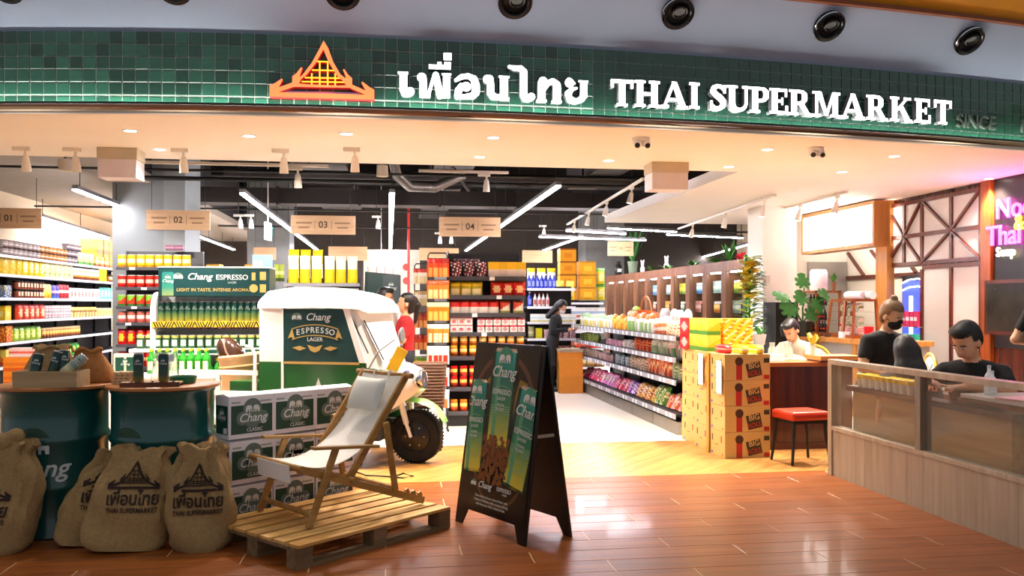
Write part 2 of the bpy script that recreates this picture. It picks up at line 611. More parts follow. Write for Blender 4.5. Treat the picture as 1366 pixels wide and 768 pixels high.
for i in range(-34, 40):
    L0 = (i * .37) % 1.0
    for j in range(-1, 4):
        a0 = -1.2 + L0 + j * 1.1
        pts = []
        for (s, w) in ((a0, 0), (a0 + 1.097, 0), (a0 + 1.097, DW - .003), (a0, DW - .003)):
            pts.append((i * DW / sa + s * ca - w * sa, 6.80 + s * sa + w * ca))
        p = clip(pts, 6.802, 8.468)
        if not p or max(q[0] for q in p) < -3.9 or min(q[0] for q in p) > 4.3:
            continue
        cx = sum(q[0] for q in p) / len(p); cy = sum(q[1] for q in p) / len(p)
        rot = Matrix.Rotation(-R(48), 2)
        q = [rot @ Vector((x - cx, y - cy)) for x, y in p]
        b = MB(); n = len(q)
        b.add([(v.x, v.y, 0) for v in q] + [(v.x, v.y, -.012) for v in q], [tuple(range(n))] + [(jj, ii, n + ii, n + jj) for ii in range(n) for jj in ((ii + 1) % n,)])
        b.build('plank', m_diag, fe, (cx, cy, 0), (0, 0, R(48)))
fs = slab('floor_shop', -9, 10, 8.47, 24, -.10, 0, m_floortile)
MB().box(-9, 10, 8.47, 8.49, -.01, .002).build('threshold_strip', m_chrome, fs)

# walls
slab('wall_left', -5.95, -5.75, 8.2, 24, 0, 3.1, m_beige)
slab('wall_back', -6, 10, 24, 24.2, 0, 4.2, mat('back_wall_paint', '#3a322b', rough=.9))
slab('wall_right', 10, 10.2, 3.0, 24, 0, 4.2, m_beige)
slab('wall_end', -6.0, -5.75, 7.1, 8.2, 0, 2.82, m_beige)

# front bulkhead with tiles
N0, N1, DS = -5.0, 6.6, .1
xs = [N0 + DS * i for i in range(int((N1 - N0) / DS) + 1)]
def curved(b, off0, off1, z0, z1, m=0, a=0, e=None):
    e = e if e is not None else len(xs)
    rings = []
    for X in xs[a:e]:
        y = FY(X)
        rings.append([(X, y + off0, z0), (X, y + off1, z0), (X, y + off1, z1), (X, y + off0, z1)])
    b.loft(rings, m, sm=False)
    return b
wf = curved(MB(), 0.0, .25, ZS + .012, ZT, 0).build('wall_front', [m_tgrout]); wf['kind'] = 'structure'
b = MB(); c = .004; s_ = .0460
b.hexa([(-s_, -.006, -s_), (s_, -.006, -s_), (s_, -.006, s_), (-s_, -.006, s_)], [(-s_ + c, -.010, -s_ + c), (s_ - c, -.010, -s_ + c), (s_ - c, -.010, s_ - c), (-s_ + c, -.010, s_ - c)])
b.box(-s_, s_, -.006, 0, -s_, s_)
tm = b.mesh('tile', [m_tile])
b2 = MB(); h2 = .0195
b2.hexa([(-s_, -.006, -h2), (s_, -.006, -h2), (s_, -.006, h2), (-s_, -.006, h2)], [(-s_ + c, -.010, -h2 + c), (s_ - c, -.010, -h2 + c), (s_ - c, -.010, h2 - c), (-s_ + c, -.010, h2 - c)])
b2.box(-s_, s_, -.006, 0, -h2, h2)
tm2 = b2.mesh('tile', [m_tile])
tiles = []
X = -3.25
while X < 6.5:
    for r in range(6):
        z = ZT - .0485 - .098 * r if r < 5 else ZB + .0225
        tiles.append((X, r, z))
    X += .0985
tiles_near = [t for t in tiles if t[0] < 1.62][:300]
rest = tiles[len(tiles_near):]
def wob():
    return random.uniform(-.012, .012)
for X, r, z in tiles_near:
    link('tile', tm if r < 5 else tm2, wf, (X, FY(X), z), (wob(), 0, FT(X) + wob()))
b = MB()
for X, r, z in rest:
    hh = s_ if r < 5 else h2
    b.T = Matrix.Translation((X, FY(X), z)) @ Matrix.Rotation(FT(X) + wob(), 4, 'Z') @ Matrix.Rotation(wob(), 4, 'X')
    b.box(-s_, s_, -.010, 0, -hh, hh)
b.T = None
tr = b.build('tile_field', m_tile, wf); tr['kind'] = 'stuff'
# mirror band, light ledge under the tiles
bm_ = MB(); rings = []
for X in xs:
    y = FY(X); z0, z1 = ZS + .011, ZB - .035
    rings.append([(X, y + o_, z_) for o_, z_ in ((-.001, z1), (-.10, z1), (-.094, z1 - .016), (-.086, z1 - .032), (-.075, z1 - .046), (-.062, z1 - .057), (-.050, z0), (-.001, z0))])
bm_.loft(rings, 0, sm=True).build('mirror_band', m_mirror, wf, sharp=35)
curved(MB(), -.012, -.001, ZB - .034, ZB - .002).build('shadow_gap', m_blackm, wf)
curved(MB(), -.10, -.09, ZB - .034, ZB - .016).build('band_lip', m_blackm, wf)
m_wash = mat('tile_wash_led', '#fdfff2', emit=12.0)
curved(MB(), -.082, -.024, ZB - .034, ZB - .028).build('wash_light', m_wash, wf)

# grey bulkhead above, orange band over it
def slope(b, s0, s1, th, m=0, dz=1.0):
    rings = []
    for X in xs:
        y = FY(X) + .02
        rings.append([(X, y - s0, ZT + s0 * dz), (X, y - s0 + th, ZT + s0 * dz + th), (X, y - s1 + th, ZT + s1 * dz + th), (X, y - s1, ZT + s1 * dz)])
    return b.loft(rings, m, sm=False)
bk = slope(MB(), 0, .40, .05).build('trim_1', m_bulk); bk['kind'] = 'structure'
ob = slope(MB(), .405, 1.3, .05).build('trim_2', m_orange); ob['kind'] = 'structure'
curved(MB(), -.42, -.37, ZT + .385, ZT + .42).build('orange_lip', mat('brown_lip', '#7a3c10', rough=.6), ob)

def eye_light(px):
    s = .265
    d = px_ray(px, 405); X = 0.
    for _ in range(30):
        X = d.x * (FY(X) - s) / d.y
    t = thing('bulkhead_downlight', '', 'downlight', (X, FY(X) + .02 - s, ZT + s), FT(X))
    ax = Matrix.Rotation(R(135), 4, 'X')        # lamp axis out of the sloped face
    b = MB(); b.T = ax
    b.lathe([(.115, -.02), (.130, .0), (.132, .035), (.120, .05), (.105, .052), (.098, .045), (.095, .0)], 28, caps=False)
    b.build('rim', mat('black_gloss_rim', '#0c0c0e', rough=.2, var=.1), t)
    b = MB(); b.T = ax
    b.lathe([(.133, .030), (.137, .036), (.133, .042)], 28, caps=False).build('chrome_ring', m_chrome, t)
    b = MB(); b.T = ax
    b.lathe([(.097, .045), (.085, .012), (.055, .004), (.002, .003)], 28, caps=False).build('baffle', mat('dark_baffle', '#141416', rough=.35), t)
    b = MB(); b.T = ax @ Matrix.Translation((.012, .02, .012)) @ Matrix.Rotation(R(18), 4, 'X')
    b.lathe([(.062, -.01), (.062, .03), (.05, .034), (.042, .02), (.002, .018)], 20, caps=False).build('swivel_head', m_blackm, t)
    lamp('SPOT', 'mall_beam', (X - .0, FY(X) - s - .12, ZT + s - .10), MALL_W * (.5 if px < 300 else 1), (1, .86, .72), .06, (R(-12), 0, 0), R(85), .7)
    return t
for px, lb in ((8, 'leftmost, half cut black eyeball downlight on grey bulkhead'), (232, 'black eyeball downlight above tiles left of the temple emblem'), (457, 'black eyeball downlight above the gap right of the temple emblem'),
               (687, 'black eyeball downlight above the white Thai lettering'), (904, 'black eyeball downlight above the word THAI'),
               (1106, 'black eyeball downlight above the word SUPERMARKET'), (1293, 'rightmost black eyeball downlight, above SINCE lettering')):
    tag(eye_light(px), lb, 'downlight', 'eyeball downlights on the bulkhead')

# soffit over the entrance and over the restaurant
b = MB()
rings = []
for X in xs[:88]:
    rings.append([(X, FY(X) - .095, ZS), (X, 8.85, ZS), (X, 8.85, ZS + .13), (X, FY(X) + .26, ZS + .13), (X, FY(X) + .26, ZS + .010), (X, FY(X) - .095, ZS + .010)])
b.loft(rings, 0, sm=False)
xr = xs[87]
rings = []
for X in xs[87:]:
    rings.append([(X, FY(X) - .095, ZS), (X, 14.7, ZS), (X, 14.7, ZS + .13), (X, FY(X) + .26, ZS + .13), (X, FY(X) + .26, ZS + .010), (X, FY(X) - .095, ZS + .010)])
b.loft(rings, 0, sm=False)
b.box(xs[-1], 10, 5.5, 14.7, ZS, ZS + .13)
b.box(-6, xs[0], 7.0, 8.85, ZS, ZS + .13)
so = b.build('ceiling', m_plaster); so['kind'] = 'structure'
slab('ceiling_left', -6, -3.3, 8.85, 24, 3.08, 3.2, mat('taupe_ceiling', '#9c9080', rough=.9))
slab('ceiling_open', -3.5, 10, 8.6, 24.2, 4.1, 4.2, m_black)
slab('wall_riser', -3.4, -3.3, 8.85, 24, 3.2, 4.1, m_black)
slab('wall_over_soffit', -6, 10, 8.55, 8.6, ZS + .13, 4.2, m_black)  # unseen closing wall, contains the shop light above the soffit

# column
cx0, cx1 = -3.82, -2.86
cb = MB().box(cx0, cx1, 12.6, 13.6, 0, 4.1).build('column', m_conc); cb['kind'] = 'structure'
MB().box(cx0 + .68, cx1 + .006, 12.59, 12.6, 0, 4.1).build('column_panel', mat('column_panel_grey', '#949795', rough=.8, var=.06), cb)
m_concd = mat('dark_grey_render', '#6a6a66', rough=.9, var=.1)  # even darker grey for the far columns
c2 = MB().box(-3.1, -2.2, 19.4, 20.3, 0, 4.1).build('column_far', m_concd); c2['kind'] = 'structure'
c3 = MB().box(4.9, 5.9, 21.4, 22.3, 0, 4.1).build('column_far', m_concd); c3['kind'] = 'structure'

# open ceiling: beams, ducts and conduits
def run(name, label, cat, p0, p1, w, h, m, group=None):
    b = MB().bar(p0, p1, w, h)
    L = (Vector(p1) - Vector(p0)).length
    o = b.build(name, m)
    return tag(o, label, cat, group)
for i, y in enumerate((10.2, 13.4, 16.6, 20.0)):
    o = MB().box(-3.5, 10, y, y + .35, 3.78, 4.1).build('beam', m_black); o['kind'] = 'structure'
def duct(label, p0, p1, w, h, m=m_darkmetal):
    t = thing('air_duct', label, 'duct', p0)
    p0, p1 = Vector(p0), Vector(p1)
    MB().bar((0, 0, 0), p1 - p0, w, h).build('trunk', m, t)
    d = p1 - p0; n = max(2, int(d.length / 1.2))
    for i in range(1, n):
        q = d * (i / n); e = d.normalized() * .02
        MB().bar(q - e, q + e, w + .05, h + .05).build('flange', m, t)
    return t
duct('wide dark air duct running back above aisle 03', (-1.05, 9.6, 3.59), (-1.05, 19, 3.59), .8, .30)
duct('dark air duct running back above the end gondola', (.95, 9.4, 3.60), (.95, 21, 3.60), .6, .28)
duct('dark air duct crossing the ceiling behind sign 04', (-3.3, 15.4, 3.25), (5.0, 15.4, 3.25), .5, .26)
duct('short dark duct near the right soffit edge', (3.25, 10.6, 3.55), (3.25, 14.6, 3.55), .5, .36)
m_hose = mat('silver_flexible_hose', '#8a8378', rough=.4, metal=.7, var=.3, scale=30)
pth = [(-.05, 10.9, 3.55), (.0, 11.2, 3.35), (.08, 11.5, 3.1), (.25, 11.7, 2.98), (.6, 11.9, 3.0), (1.0, 12.0, 3.2)]
tag(MB().tube(pth, .07, 10).build('flexible_duct', m_hose), 'crumpled silver flexible duct hanging beside the centre light strip', 'duct')
for i, (y, z, x0, x1, r, m, lb) in enumerate(((10.9, 3.02, -5.7, 3.4, .016, m_blackm, 'long thin conduit crossing the ceiling nearest the soffit'), (12.2, 3.1, -3.4, 3.6, .03, m_blackm, 'black pipe crossing the ceiling in front of the aisle signs'),
                                    (14.6, 2.95, -5.6, 5.0, .014, m_blackm, 'thin black rail crossing the ceiling behind the aisle signs'), (17.8, 2.95, -3.4, 9, .02, m_darkmetal, 'thin grey pipe crossing the ceiling far back'), (13.0, 3.3, -2.4, 4.0, .07, m_darkmetal, 'thick dark pipe crossing the open ceiling'))):
    tag(MB().cyl((x0, y, z), (x1, y, z), r, n=8).build('conduit', m), lb, 'pipe', 'ceiling conduits')
for i, (x0, y0, z0, x1, y1, z1, lb) in enumerate(((.95, 10.0, 3.4, 1.25, 10.0, 3.1, 'short slanting ceiling brace right of the white track light'), (.85, 12, 3.3, 1.1, 12.2, 3.0, 'short slanting ceiling brace behind the track light'), (-2.3, 10.6, 3.6, -1.5, 10.6, 3.2, 'slanting dark ceiling strut near the column'),)):
    tag(MB().bar((x0, y0, z0), (x1, y1, z1), .05, .03).build('ceiling_brace', m_darkmetal), lb, 'brace', 'ceiling braces')

# aisle light strips
ZL = 2.76
def light_strip(p0, p1, label, group='aisle light strips', emit=m_led):
    p0, p1 = Vector(p0), Vector(p1)
    t = thing('light_strip', label, 'light', p0, 0, group)
    d = p1 - p0
    MB().bar((0, 0, .03), d + Vector((0, 0, .03)), .07, .05).build('housing', mat('grey_extrusion', '#8f8c8a', rough=.4, metal=.6), t)
    MB().bar((0, 0, 0), d, .06, .016).build('diffuser', emit, t)
    n = max(2, int(d.length / 1.5))
    for i in range(n + 1):
        q = d * min(.985, max(.015, i / n))
        MB().cyl(q + Vector((0, 0, .05)), q + Vector((0, 0, .05 + (3.06 - ZL if p0.x < -3.6 else 4.1 - ZL) - .05)), .005, n=6).build('hanger_rod', m_blackm, t)
    return t
for a, b_, lb in (((55, 290), (147, 318), 'long light strip over the left wall shelving'), ((100, 253), (312, 333), 'light strip passing behind the grey column'),
                  ((323, 258), (424, 334), 'light strip slanting down beside sign 03'), ((523, 258), (520.5, 343), 'light strip seen end on, upright in the picture centre'),
                  ((745, 248), (622, 334), 'light strip slanting behind sign 04'), ((776, 316), (720, 336), 'far light strip right of sign 04'), ((1013, 322), (900, 353), 'light strip above the brown coolers')):
    light_strip(atz(*a, ZL), atz(*b_, ZL), lb)
for (x0, y, z, x1, lb) in ((3.3, 16.0, 2.78, 4.6, 'cross light strip nearest the right soffit edge'), (3.0, 17.3, 2.76, 5.4, 'long cross light strip behind the right soffit'), (4.0, 15.6, 2.80, 5.5, 'cross light strip above the coolers'), (5.4, 16.4, 2.76, 7.2, 'cross light strip nearest the white pillar')):
    light_strip((x0, y, z), (x1, y + .6, z), lb, 'cross light strips')
# ------------------------------------------------------------------ shop sign
m_letter = mat('lit_white_letter', '#fffdfa', emit=2.6, rough=.4)
m_letter_side = mat('letter_return', '#8f8f96', rough=.4)
m_emb = mat('lit_orange_emblem', '#ff7a45', emit=.9, rough=.4)
m_embs = mat('emblem_red_return', '#b01a1c', emit=.35, rough=.4)
m_emby = mat('lit_yellow_emblem', '#ffb52a', emit=1.0, rough=.4)
def recolour_sides(o, front=0, side=1):
    """front faces keep material 0, the returns take material 1"""
    for p in o.data.polygons:
        p.material_index = front if abs(p.normal.y) > .9 and p.normal.y < 0 else side
def thai_glyphs():
    G = []
    def new():
        g = Glyph(-.05, 0); G.append(g); return g
    def S(x, y): return (x, (345 + .037 * (x - 80)) - y)
    def st(g, pts, cap=True): g.stroke([S(x, y) + (w,) for x, y, w in pts], cap)
    def rc(g, x0, x1, y0, y1):
        a = S(x0, y1); c_ = S(x1, y0)
        g.rect(x0, x1, S((x0 + x1) / 2, y1)[1], S((x0 + x1) / 2, y0)[1])
    def di(g, x, y, r): q = S(x, y); g.disc(q[0], q[1], r)
    g = new(); rc(g, 64, 112, 196, 312); rc(g, 53, 118, 190, 206); st(g, [(88, 300, 48), (95, 322, 46), (118, 326, 40)]); di(g, 131, 315, 27)
    g = new(); di(g, 206, 226, 29); st(g, [(214, 222, 44), (216, 260, 48), (216, 325, 50)]); rc(g, 192, 262, 322, 350)
    st(g, [(248, 340, 20), (288, 208, 22)]); st(g, [(296, 210, 40), (322, 335, 46)]); rc(g, 304, 388, 326, 352); rc(g, 342, 388, 205, 350); rc(g, 334, 394, 200, 212)
    rc(g, 252, 390, 146, 174); rc(g, 306, 332, 128, 150); rc(g, 350, 392, 128, 150); rc(g, 346, 396, 70, 116)
    g = new(); st(g, [(426, 244, 22), (462, 222, 34), (505, 216, 34), (542, 236, 46), (553, 275, 52), (553, 320, 52), (540, 340, 40), (480, 346, 26), (430, 346, 26)])
    st(g, [(438, 340, 44), (442, 310, 46), (462, 280, 40)]); di(g, 492, 285, 31)
    g = new(); di(g, 628, 238, 29); st(g, [(644, 232, 46), (648, 270, 46), (648, 318, 48), (664, 344, 40), (700, 350, 32), (730, 340, 30)])
    rc(g, 710, 762, 220, 366); rc(g, 702, 772, 214, 228); rc(g, 712, 772, 354, 370)
    g = new(); st(g, [(768, 156, 22), (800, 164, 34), (845, 166, 38), (862, 190, 50), (862, 330, 50), (874, 356, 44), (900, 362, 34)]); di(g, 914, 348, 25)
    g = new(); di(g, 986, 248, 29); rc(g, 950, 1002, 275, 380); rc(g, 944, 1010, 366, 382); st(g, [(975, 262, 50), (990, 300, 30), (1020, 258, 34), (1052, 248, 40), (1078, 270, 50), (1078, 300, 52)]); rc(g, 1052, 1104, 290, 386); rc(g, 1044, 1110, 372, 388)
    g = new(); di(g, 1156, 258, 31); st(g, [(1152, 238, 30), (1190, 262, 14)]); st(g, [(1204, 292, 14), (1170, 300, 30), (1146, 330, 46), (1156, 362, 40), (1200, 378, 32), (1240, 362, 40), (1252, 330, 50)]); rc(g, 1228, 1276, 246, 350); rc(g, 1216, 1282, 241, 254)
    return G, S
sgn = thing('shop_sign', 'glowing white sign lettering on dark green tiles, Thai word and THAI SUPERMARKET', 'sign', (on_front(683)[0], on_front(683)[1], ZB + .1))
org = Vector(sgn.location)
def put_glyph(b, x_px, y_px, k, x_ref, name='letter', mats=None):
    """b: glyph mesh in drawing units; k: metres per unit; x_ref,0 sits at the picture point (on the shop front)"""
    X, Y, Z = on_front(x_px, y_px)
    me = b.mesh(name, mats or [m_letter, m_letter_side])
    me.transform(Matrix.Diagonal((k, 1, k, 1)) @ Matrix.Translation((-x_ref, 0, 0)))
    o = link(name, me, sgn, Vector((X, Y - .012, Z)) - org, (0, 0, FT(X)))
    me.update()
    recolour_sides(o)
    return o
G, S_ = thai_glyphs()
for g in G:
    xm = (min(v[0] for v in g.b.v) + max(v[0] for v in g.b.v)) / 2
    px = 520 + xm / 4.88
    py = 60 + (345 + .037 * (xm - 80)) / 4.88
    put_glyph(g.b, px, py, 1 / (4.88 * 167.), xm)
def serif_word(word, px0, px1, base0, base1, name='letter'):
    adv = [serif_glyph(c)[1] + .03 for c in word]
    tot = sum(adv)
    x = 0.
    X0 = on_front(px0); X1 = on_front(px1)
    L = math.hypot(X1[0] - X0[0], X1[1] - X0[1]); k = L / tot
    for c, a in zip(word, adv):
        f, w = serif_glyph(c)
        g = Glyph(-.055, 0); f(g)
        t = (x + w / 2) / tot
        px = px0 + (px1 - px0) * t
        o = put_glyph(g.b, px, base0 + (base1 - base0) * t, k, w / 2, name)
        o.scale = (1, 1, .215 / k)
        x += a
serif_word('THAI', 812, 931, 143.5, 147.5)
serif_word('SUPERMARKET', 942, 1265, 148.5, 168.5)
# unlit words at the right end
m_unlit = mat('unlit_grey_letter', '#5d6a60', rough=.4, metal=.3)
X, Y, Z = on_front(1300, 164)
o = lettering('SINCE', sgn, Vector((X, Y - .012, Z)) - org, .17, m_unlit, 'letter', rz=FT(X), depth=.04, bold=.012)
X, Y, Z = on_front(1366, 170)
o = lettering('19', sgn, Vector((X, Y - .012, Z)) - org, .17, m_unlit, 'letter', rz=FT(X), depth=.04, bold=.012)

# temple-roof emblem; drawing units from the picture, 7.68 units a pixel
def temple(emb_y=-.06, simple=False):
    gO = Glyph(emb_y, 0); gY = Glyph(emb_y + .008, 0)
    def S(p): return [(x, 640 + .026 * (x - 110) - y) for x, y in p]
    O = gO.poly
    O(S([(110, 590), (1135, 618), (1135, 665), (110, 638)]))
    O(S([(110, 600), (110, 525), (160, 505), (228, 458), (238, 470), (200, 545), (335, 495), (345, 540), (180, 600)]))
    O(S([(1135, 630), (1135, 565), (1090, 540), (1018, 484), (1008, 496), (1050, 575), (915, 515), (905, 555), (1060, 622)]))
    O(S([(330, 520), (330, 435), (370, 405), (415, 345), (430, 352), (400, 440), (430, 430), (400, 500)]))
    O(S([(916, 540), (916, 450), (880, 420), (838, 358), (826, 366), (858, 450), (820, 440), (850, 515)]))
    O(S([(636, 78), (652, 130), (560, 300), (470, 420), (345, 520), (335, 495), (430, 420), (520, 300), (600, 150)]))
    O(S([(636, 78), (680, 150), (730, 290), (800, 410), (916, 515), (900, 540), (770, 430), (690, 300), (620, 130)]))
    O(S([(335, 500), (480, 515), (780, 525), (916, 520), (920, 548), (335, 540)]))
    Yp = gY.poly
    for x in (512, 590, 668, 742):
        t = 280 if abs(x - 630) < 60 else 400
        Yp(S([(x, t), (x + 14, t), (x + 14, 535), (x, 535)]))
    for y, x0, x1 in ((275, 560, 700), (362, 520, 760), (438, 450, 815), (478, 420, 850)):
        Yp(S([(x0, y), (x1, y + 4), (x1, y + 18), (x0, y + 14)]))
    return gO, gY
gO, gY = temple()
emb = thing('temple_emblem', 'glowing orange temple-roof emblem on green tiles left of Thai lettering', 'emblem', on_front(431, 134), FT(on_front(431)[0]))
k = 1 / (7.68 * 170.)
for g, nm, mm in ((gO, 'roof_outline', [m_emb, m_embs]), (gY, 'lattice', [m_emby, m_embs])):
    me = g.b.mesh(nm, mm); me.transform(Matrix.Diagonal((k, 1, k, 1)) @ Matrix.Translation((-622, 0, 0))); me.update()
    o = link(nm, me, emb, (0, -.012, 0)); recolour_sides(o)
b = MB().box(-.33 * 1, .33, -.03, -.012, .085 - .07, .06 + .0).build('base_panel', mat('emblem_mauve', '#8a6f92', emit=.25), emb)
b.location = (0, 0, 0); b.scale = (.85, 1, 1)
lamp('POINT', 'emblem_glow', (emb.location.x, emb.location.y - .12, emb.location.z + .1), .8, (1, .12, .08), .08).parent = None

# ------------------------------------------------------------------ soffit fittings
def downlight(px, py, lb, on=True):
    p = atz(px, py, ZS)
    t = thing('soffit_downlight', lb, 'downlight', p, 0, 'round downlights in the soffit')
    MB().lathe([(.062, 0), (.060, -.006), (.050, -.006), (.046, -.001)], 20, caps=False).build('trim_ring', m_white, t)
    MB().lathe([(.048, -.002), (.001, -.002)], 20, caps=False).build('lens', m_lens, t)
    l = lamp('SPOT', 'downlight_beam', (0, 0, -.02), DOWN_W, (1, .91, .80), .05, spot=R(110), blend=.8)
    l.parent = t
for px, py, lb in ((174, 174, 'soffit downlight left of the temple emblem'), (332, 181, 'soffit downlight below the temple emblem'), (462, 178, 'soffit downlight below the gap after the emblem'), (658, 183, 'soffit downlight below the Thai lettering'),
                   (213, 199, 'soffit downlight beside the white box at left'), (640, 209, 'small soffit downlight near the inner edge at centre'), (812, 214, 'soffit downlight by the right white box'), (1024, 199, 'soffit downlight between the two cameras'), (972, 222, 'soffit downlight at the corner of the open ceiling'),
                   (1193, 208, 'soffit downlight below the unlit SINCE lettering'), (1123, 229, 'soffit downlight above the lit menu box'), (1319, 238, 'soffit downlight near the pink neon sign')):
    downlight(px, py, lb)
m_spotc = mat('spot_cream', '#efe6d6', rough=.45, var=.03)
m_spotl = mat('spot_lens', '#fff6e8', emit=10)
def make_spot(rod=.0, drum=False):
    t = thing('track_spotlight', '', 'spotlight', (0, 0, 0), 0)
    MB().box(-.075, .075, -.02, .02, -.035, 0).build('adapter', m_spotc, t)
    MB().cyl((.03, 0, -.035), (.03, 0, -.07 - rod), .012, n=10).build('stem', m_spotc, t)
    b = MB(); b.T = Matrix.Translation((.03, 0, -.07 - rod)) @ Matrix.Rotation(R(12), 4, 'X')
    b.lathe([(.001, .0), (.022, -.004), (.030, -.03), (.038, -.09), (.042, -.15), (.036, -.15), (.03, -.135)], 16, caps=False).build('head', m_spotc, t)
    b = MB(); b.T = Matrix.Translation((.03, 0, -.07 - rod)) @ Matrix.Rotation(R(12), 4, 'X')
    b.lathe([(.034, -.142), (.001, -.140)], 16, caps=False).build('lens', m_spotl, t)
    return t
spot0 = make_spot()
used = [False]
def put_spot(loc, rz, lb, group):
    if not used[0]:
        used[0] = True; o = spot0; o.location = loc; o.rotation_euler = (0, 0, rz)
        return tag(o, lb, None, group)
    return dup(spot0, loc, rz, lb, group)
# short white track right on the soffit edge, spots under it
for px, py, lb in ((29, 196, 'brightest spotlight at the soffit edge, far left'), (96, 197, 'cream spotlight left of the hanging white box'), (240, 198, 'cream spotlight above sign 02'), (374, 199, 'cream spotlight left of sign 03'), (469, 197, 'cream spotlight right of sign 03')):
    p = atz(px, py, ZS)
    put_spot(p, 0, lb, 'spotlights along the soffit edge')
    lamp('SPOT', 'edge_spot_beam', (p.x + .03, p.y + .06, ZS - .26), SPOT_W, (1, .94, .86), .035, (R(62), 0, 0), R(75), .6)
def track(p0, p1, lb):
    p0, p1 = Vector(p0), Vector(p1)
    t = thing('light_track', lb, 'light track', p0, 0, 'white light tracks')
    MB().bar((0, 0, .015), p1 - p0 + Vector((0, 0, .015)), .035, .03).build('rail', m_spotc, t)
    for q in (.1, .9):
        v = (p1 - p0) * q
        if p0.z < 2.7 or p0.y > 8.9:
            MB().cyl(v + Vector((0, 0, .03)), v + Vector((0, 0, (4.1 if p0.x < 4 else ZS) - p0.z)), .006, n=6).build('suspension_rod', m_blackm, t)
    return t
track((-2.7, 9.3, 2.84), (-.65, 9.3, 2.84), 'long white light track just behind the soffit at left')
put_spot((-1.0, 9.3, 2.84), 0, 'spotlight on the long track behind the soffit', 'spotlights on hanging tracks')
track((.33, 10.4, 2.98), (1.42, 10.4, 2.98), 'short white light track above sign 04')
put_spot((1.12, 10.4, 2.98), 0, 'spotlight on the short track above sign 04', 'spotlights on hanging tracks')
a, c_ = atz(858, 240, 2.95), atz(757, 300, 2.95)
track(a, c_, 'slanting white light track beside the right soffit edge')
for i, lb in enumerate(('nearest spotlight on the slanting track', 'second spotlight on the slanting track', 'third spotlight on the slanting track', 'farthest spotlight on the slanting track')):
    q = a.lerp(c_, (.10, .37, .62, .86)[i])
    put_spot(q, R(80), lb, 'spotlights on the slanting track')
    lamp('SPOT', 'track_spot_beam', (q.x + .06, q.y, q.z - .26), SPOT_W * .7, (1, .94, .86), .035, (R(38), 0, R(-70)), R(80), .6)
for (pa, pb, lbs, lt) in (((1034, 262), (905, 306), ('right spotlight on the middle restaurant track', 'middle spotlight on the middle restaurant track', 'left spotlight on the middle restaurant track'), 'light track on the soffit before the menu box'),
                     ((1130, 258), (1000, 290), ('spotlight above the middle of the menu box', 'spotlight above the left end of the menu box', 'spotlight by the white pillar'), 'light track on the soffit over the menu box')):
    a, c_ = atz(*pa, ZS - .04), atz(*pb, ZS - .04)
    track(a, c_, lt)
    for i, q in enumerate((.08, .42, .80)):
        q2 = a.lerp(c_, q)
        put_spot(q2, R(70), lbs[i], 'spotlights over the restaurant side')
        lamp('SPOT', 'restaurant_spot_beam', (q2.x + .04, q2.y, q2.z - .26), SPOT_W * .4, (1, .92, .82), .035, (R(35), 0, R(-80)), R(80), .6)
for (px, py, Y, lb) in ((87, 220, 9.6, 'grey drum pendant left of the hanging white box'), (510, 228, 9.6, 'white drum pendant above the centre light strip')):
    p = atY(px, py, Y)
    t = thing('drum_pendant', lb, 'pendant lamp', (p.x, p.y, p.z - .06), 0, 'small drum pendants')
    MB().lathe([(.06, .12), (.065, 0), (.055, 0), (.05, .03), (.002, .03)], 18, caps=True).build('drum', m_spotc, t)
    MB().cyl((0, 0, .12), (0, 0, (3.08 if px < 100 else 4.1) - p.z + .06), .012, n=8).build('stem', m_blackm, t)
# far small spotlights
for px, py, Y, lb in ((502, 297, 15.0, 'small far spotlight between signs 03 and 04'), (585, 318, 17.0, 'small far spotlight just below sign 04, left one'), (600, 318, 17.0, 'small far spotlight just below sign 04, right one'), (724, 308, 17.5, 'small far spotlight right of sign 04'), (318, 296, 14.0, 'small far spotlight right of sign 02'), (332, 296, 14.0, 'second small far spotlight right of sign 02')):
    p = atY(px, py, Y)
    t = dup(spot0, p + Vector((0, 0, .12)), 0, lb, 'far spotlights')
    MB().cyl((0, 0, 0), (0, 0, 4.1 - p.z - .12), .008, n=6).build('drop_rod', m_blackm, t)

def hanging_box(x0, x1, y0, y1, lb):
    a = atz(x0, y0, ZS - .02); Y = a.y
    p0, p1 = atY(x0, y1, Y), atY(x1, y1, Y)
    w = p1.x - p0.x; h = ZS - p0.z
    t = thing('ceiling_unit_box', lb, 'box', ((p0.x + p1.x) / 2, Y, p0.z), 0, 'hanging white boxes under the soffit')
    MB().box(-w / 2, w / 2, 0, .26, 0, h * .62).build('front_panel', mat('pale_lilac_panel', '#dcd2d6', rough=.5), t, bevel=.004)
    MB().box(-w / 2 - .006, w / 2 + .006, -.006, .266, h * .62, h).build('top_cap', mat('cream_cap', '#cbbda2', rough=.6), t, bevel=.004)
hanging_box(130, 182, 199, 236, 'white two-part box hanging under the soffit at left')
hanging_box(870, 918, 218, 252, 'white two-part box hanging under the soffit at right')
def dome_camera(px, py, lb):
    p = atz(px, py, ZS)
    t = thing('security_camera', lb, 'camera', p, 0, 'twin dome security cameras')
    MB().lathe([(.075, 0), (.075, -.02), (.06, -.032), (.001, -.032)], 20, caps=False).build('base', m_white, t)
    for s in (-1, 1):
        b = MB().lathe([(.03, -.02), (.038, -.045), (.038, -.06), (.025, -.085), (.001, -.09)], 14, caps=False, c=(s * .038, -.02, 0)).build('eye_housing', m_white, t)
        MB().ball((s * .045, -.045, -.072), .024).build('eye', m_blackm, b)
dome_camera(855, 184, 'twin white security camera right of the word gap, above the entrance')
dome_camera(1088, 197, 'twin white security camera below the word SUPERMARKET')

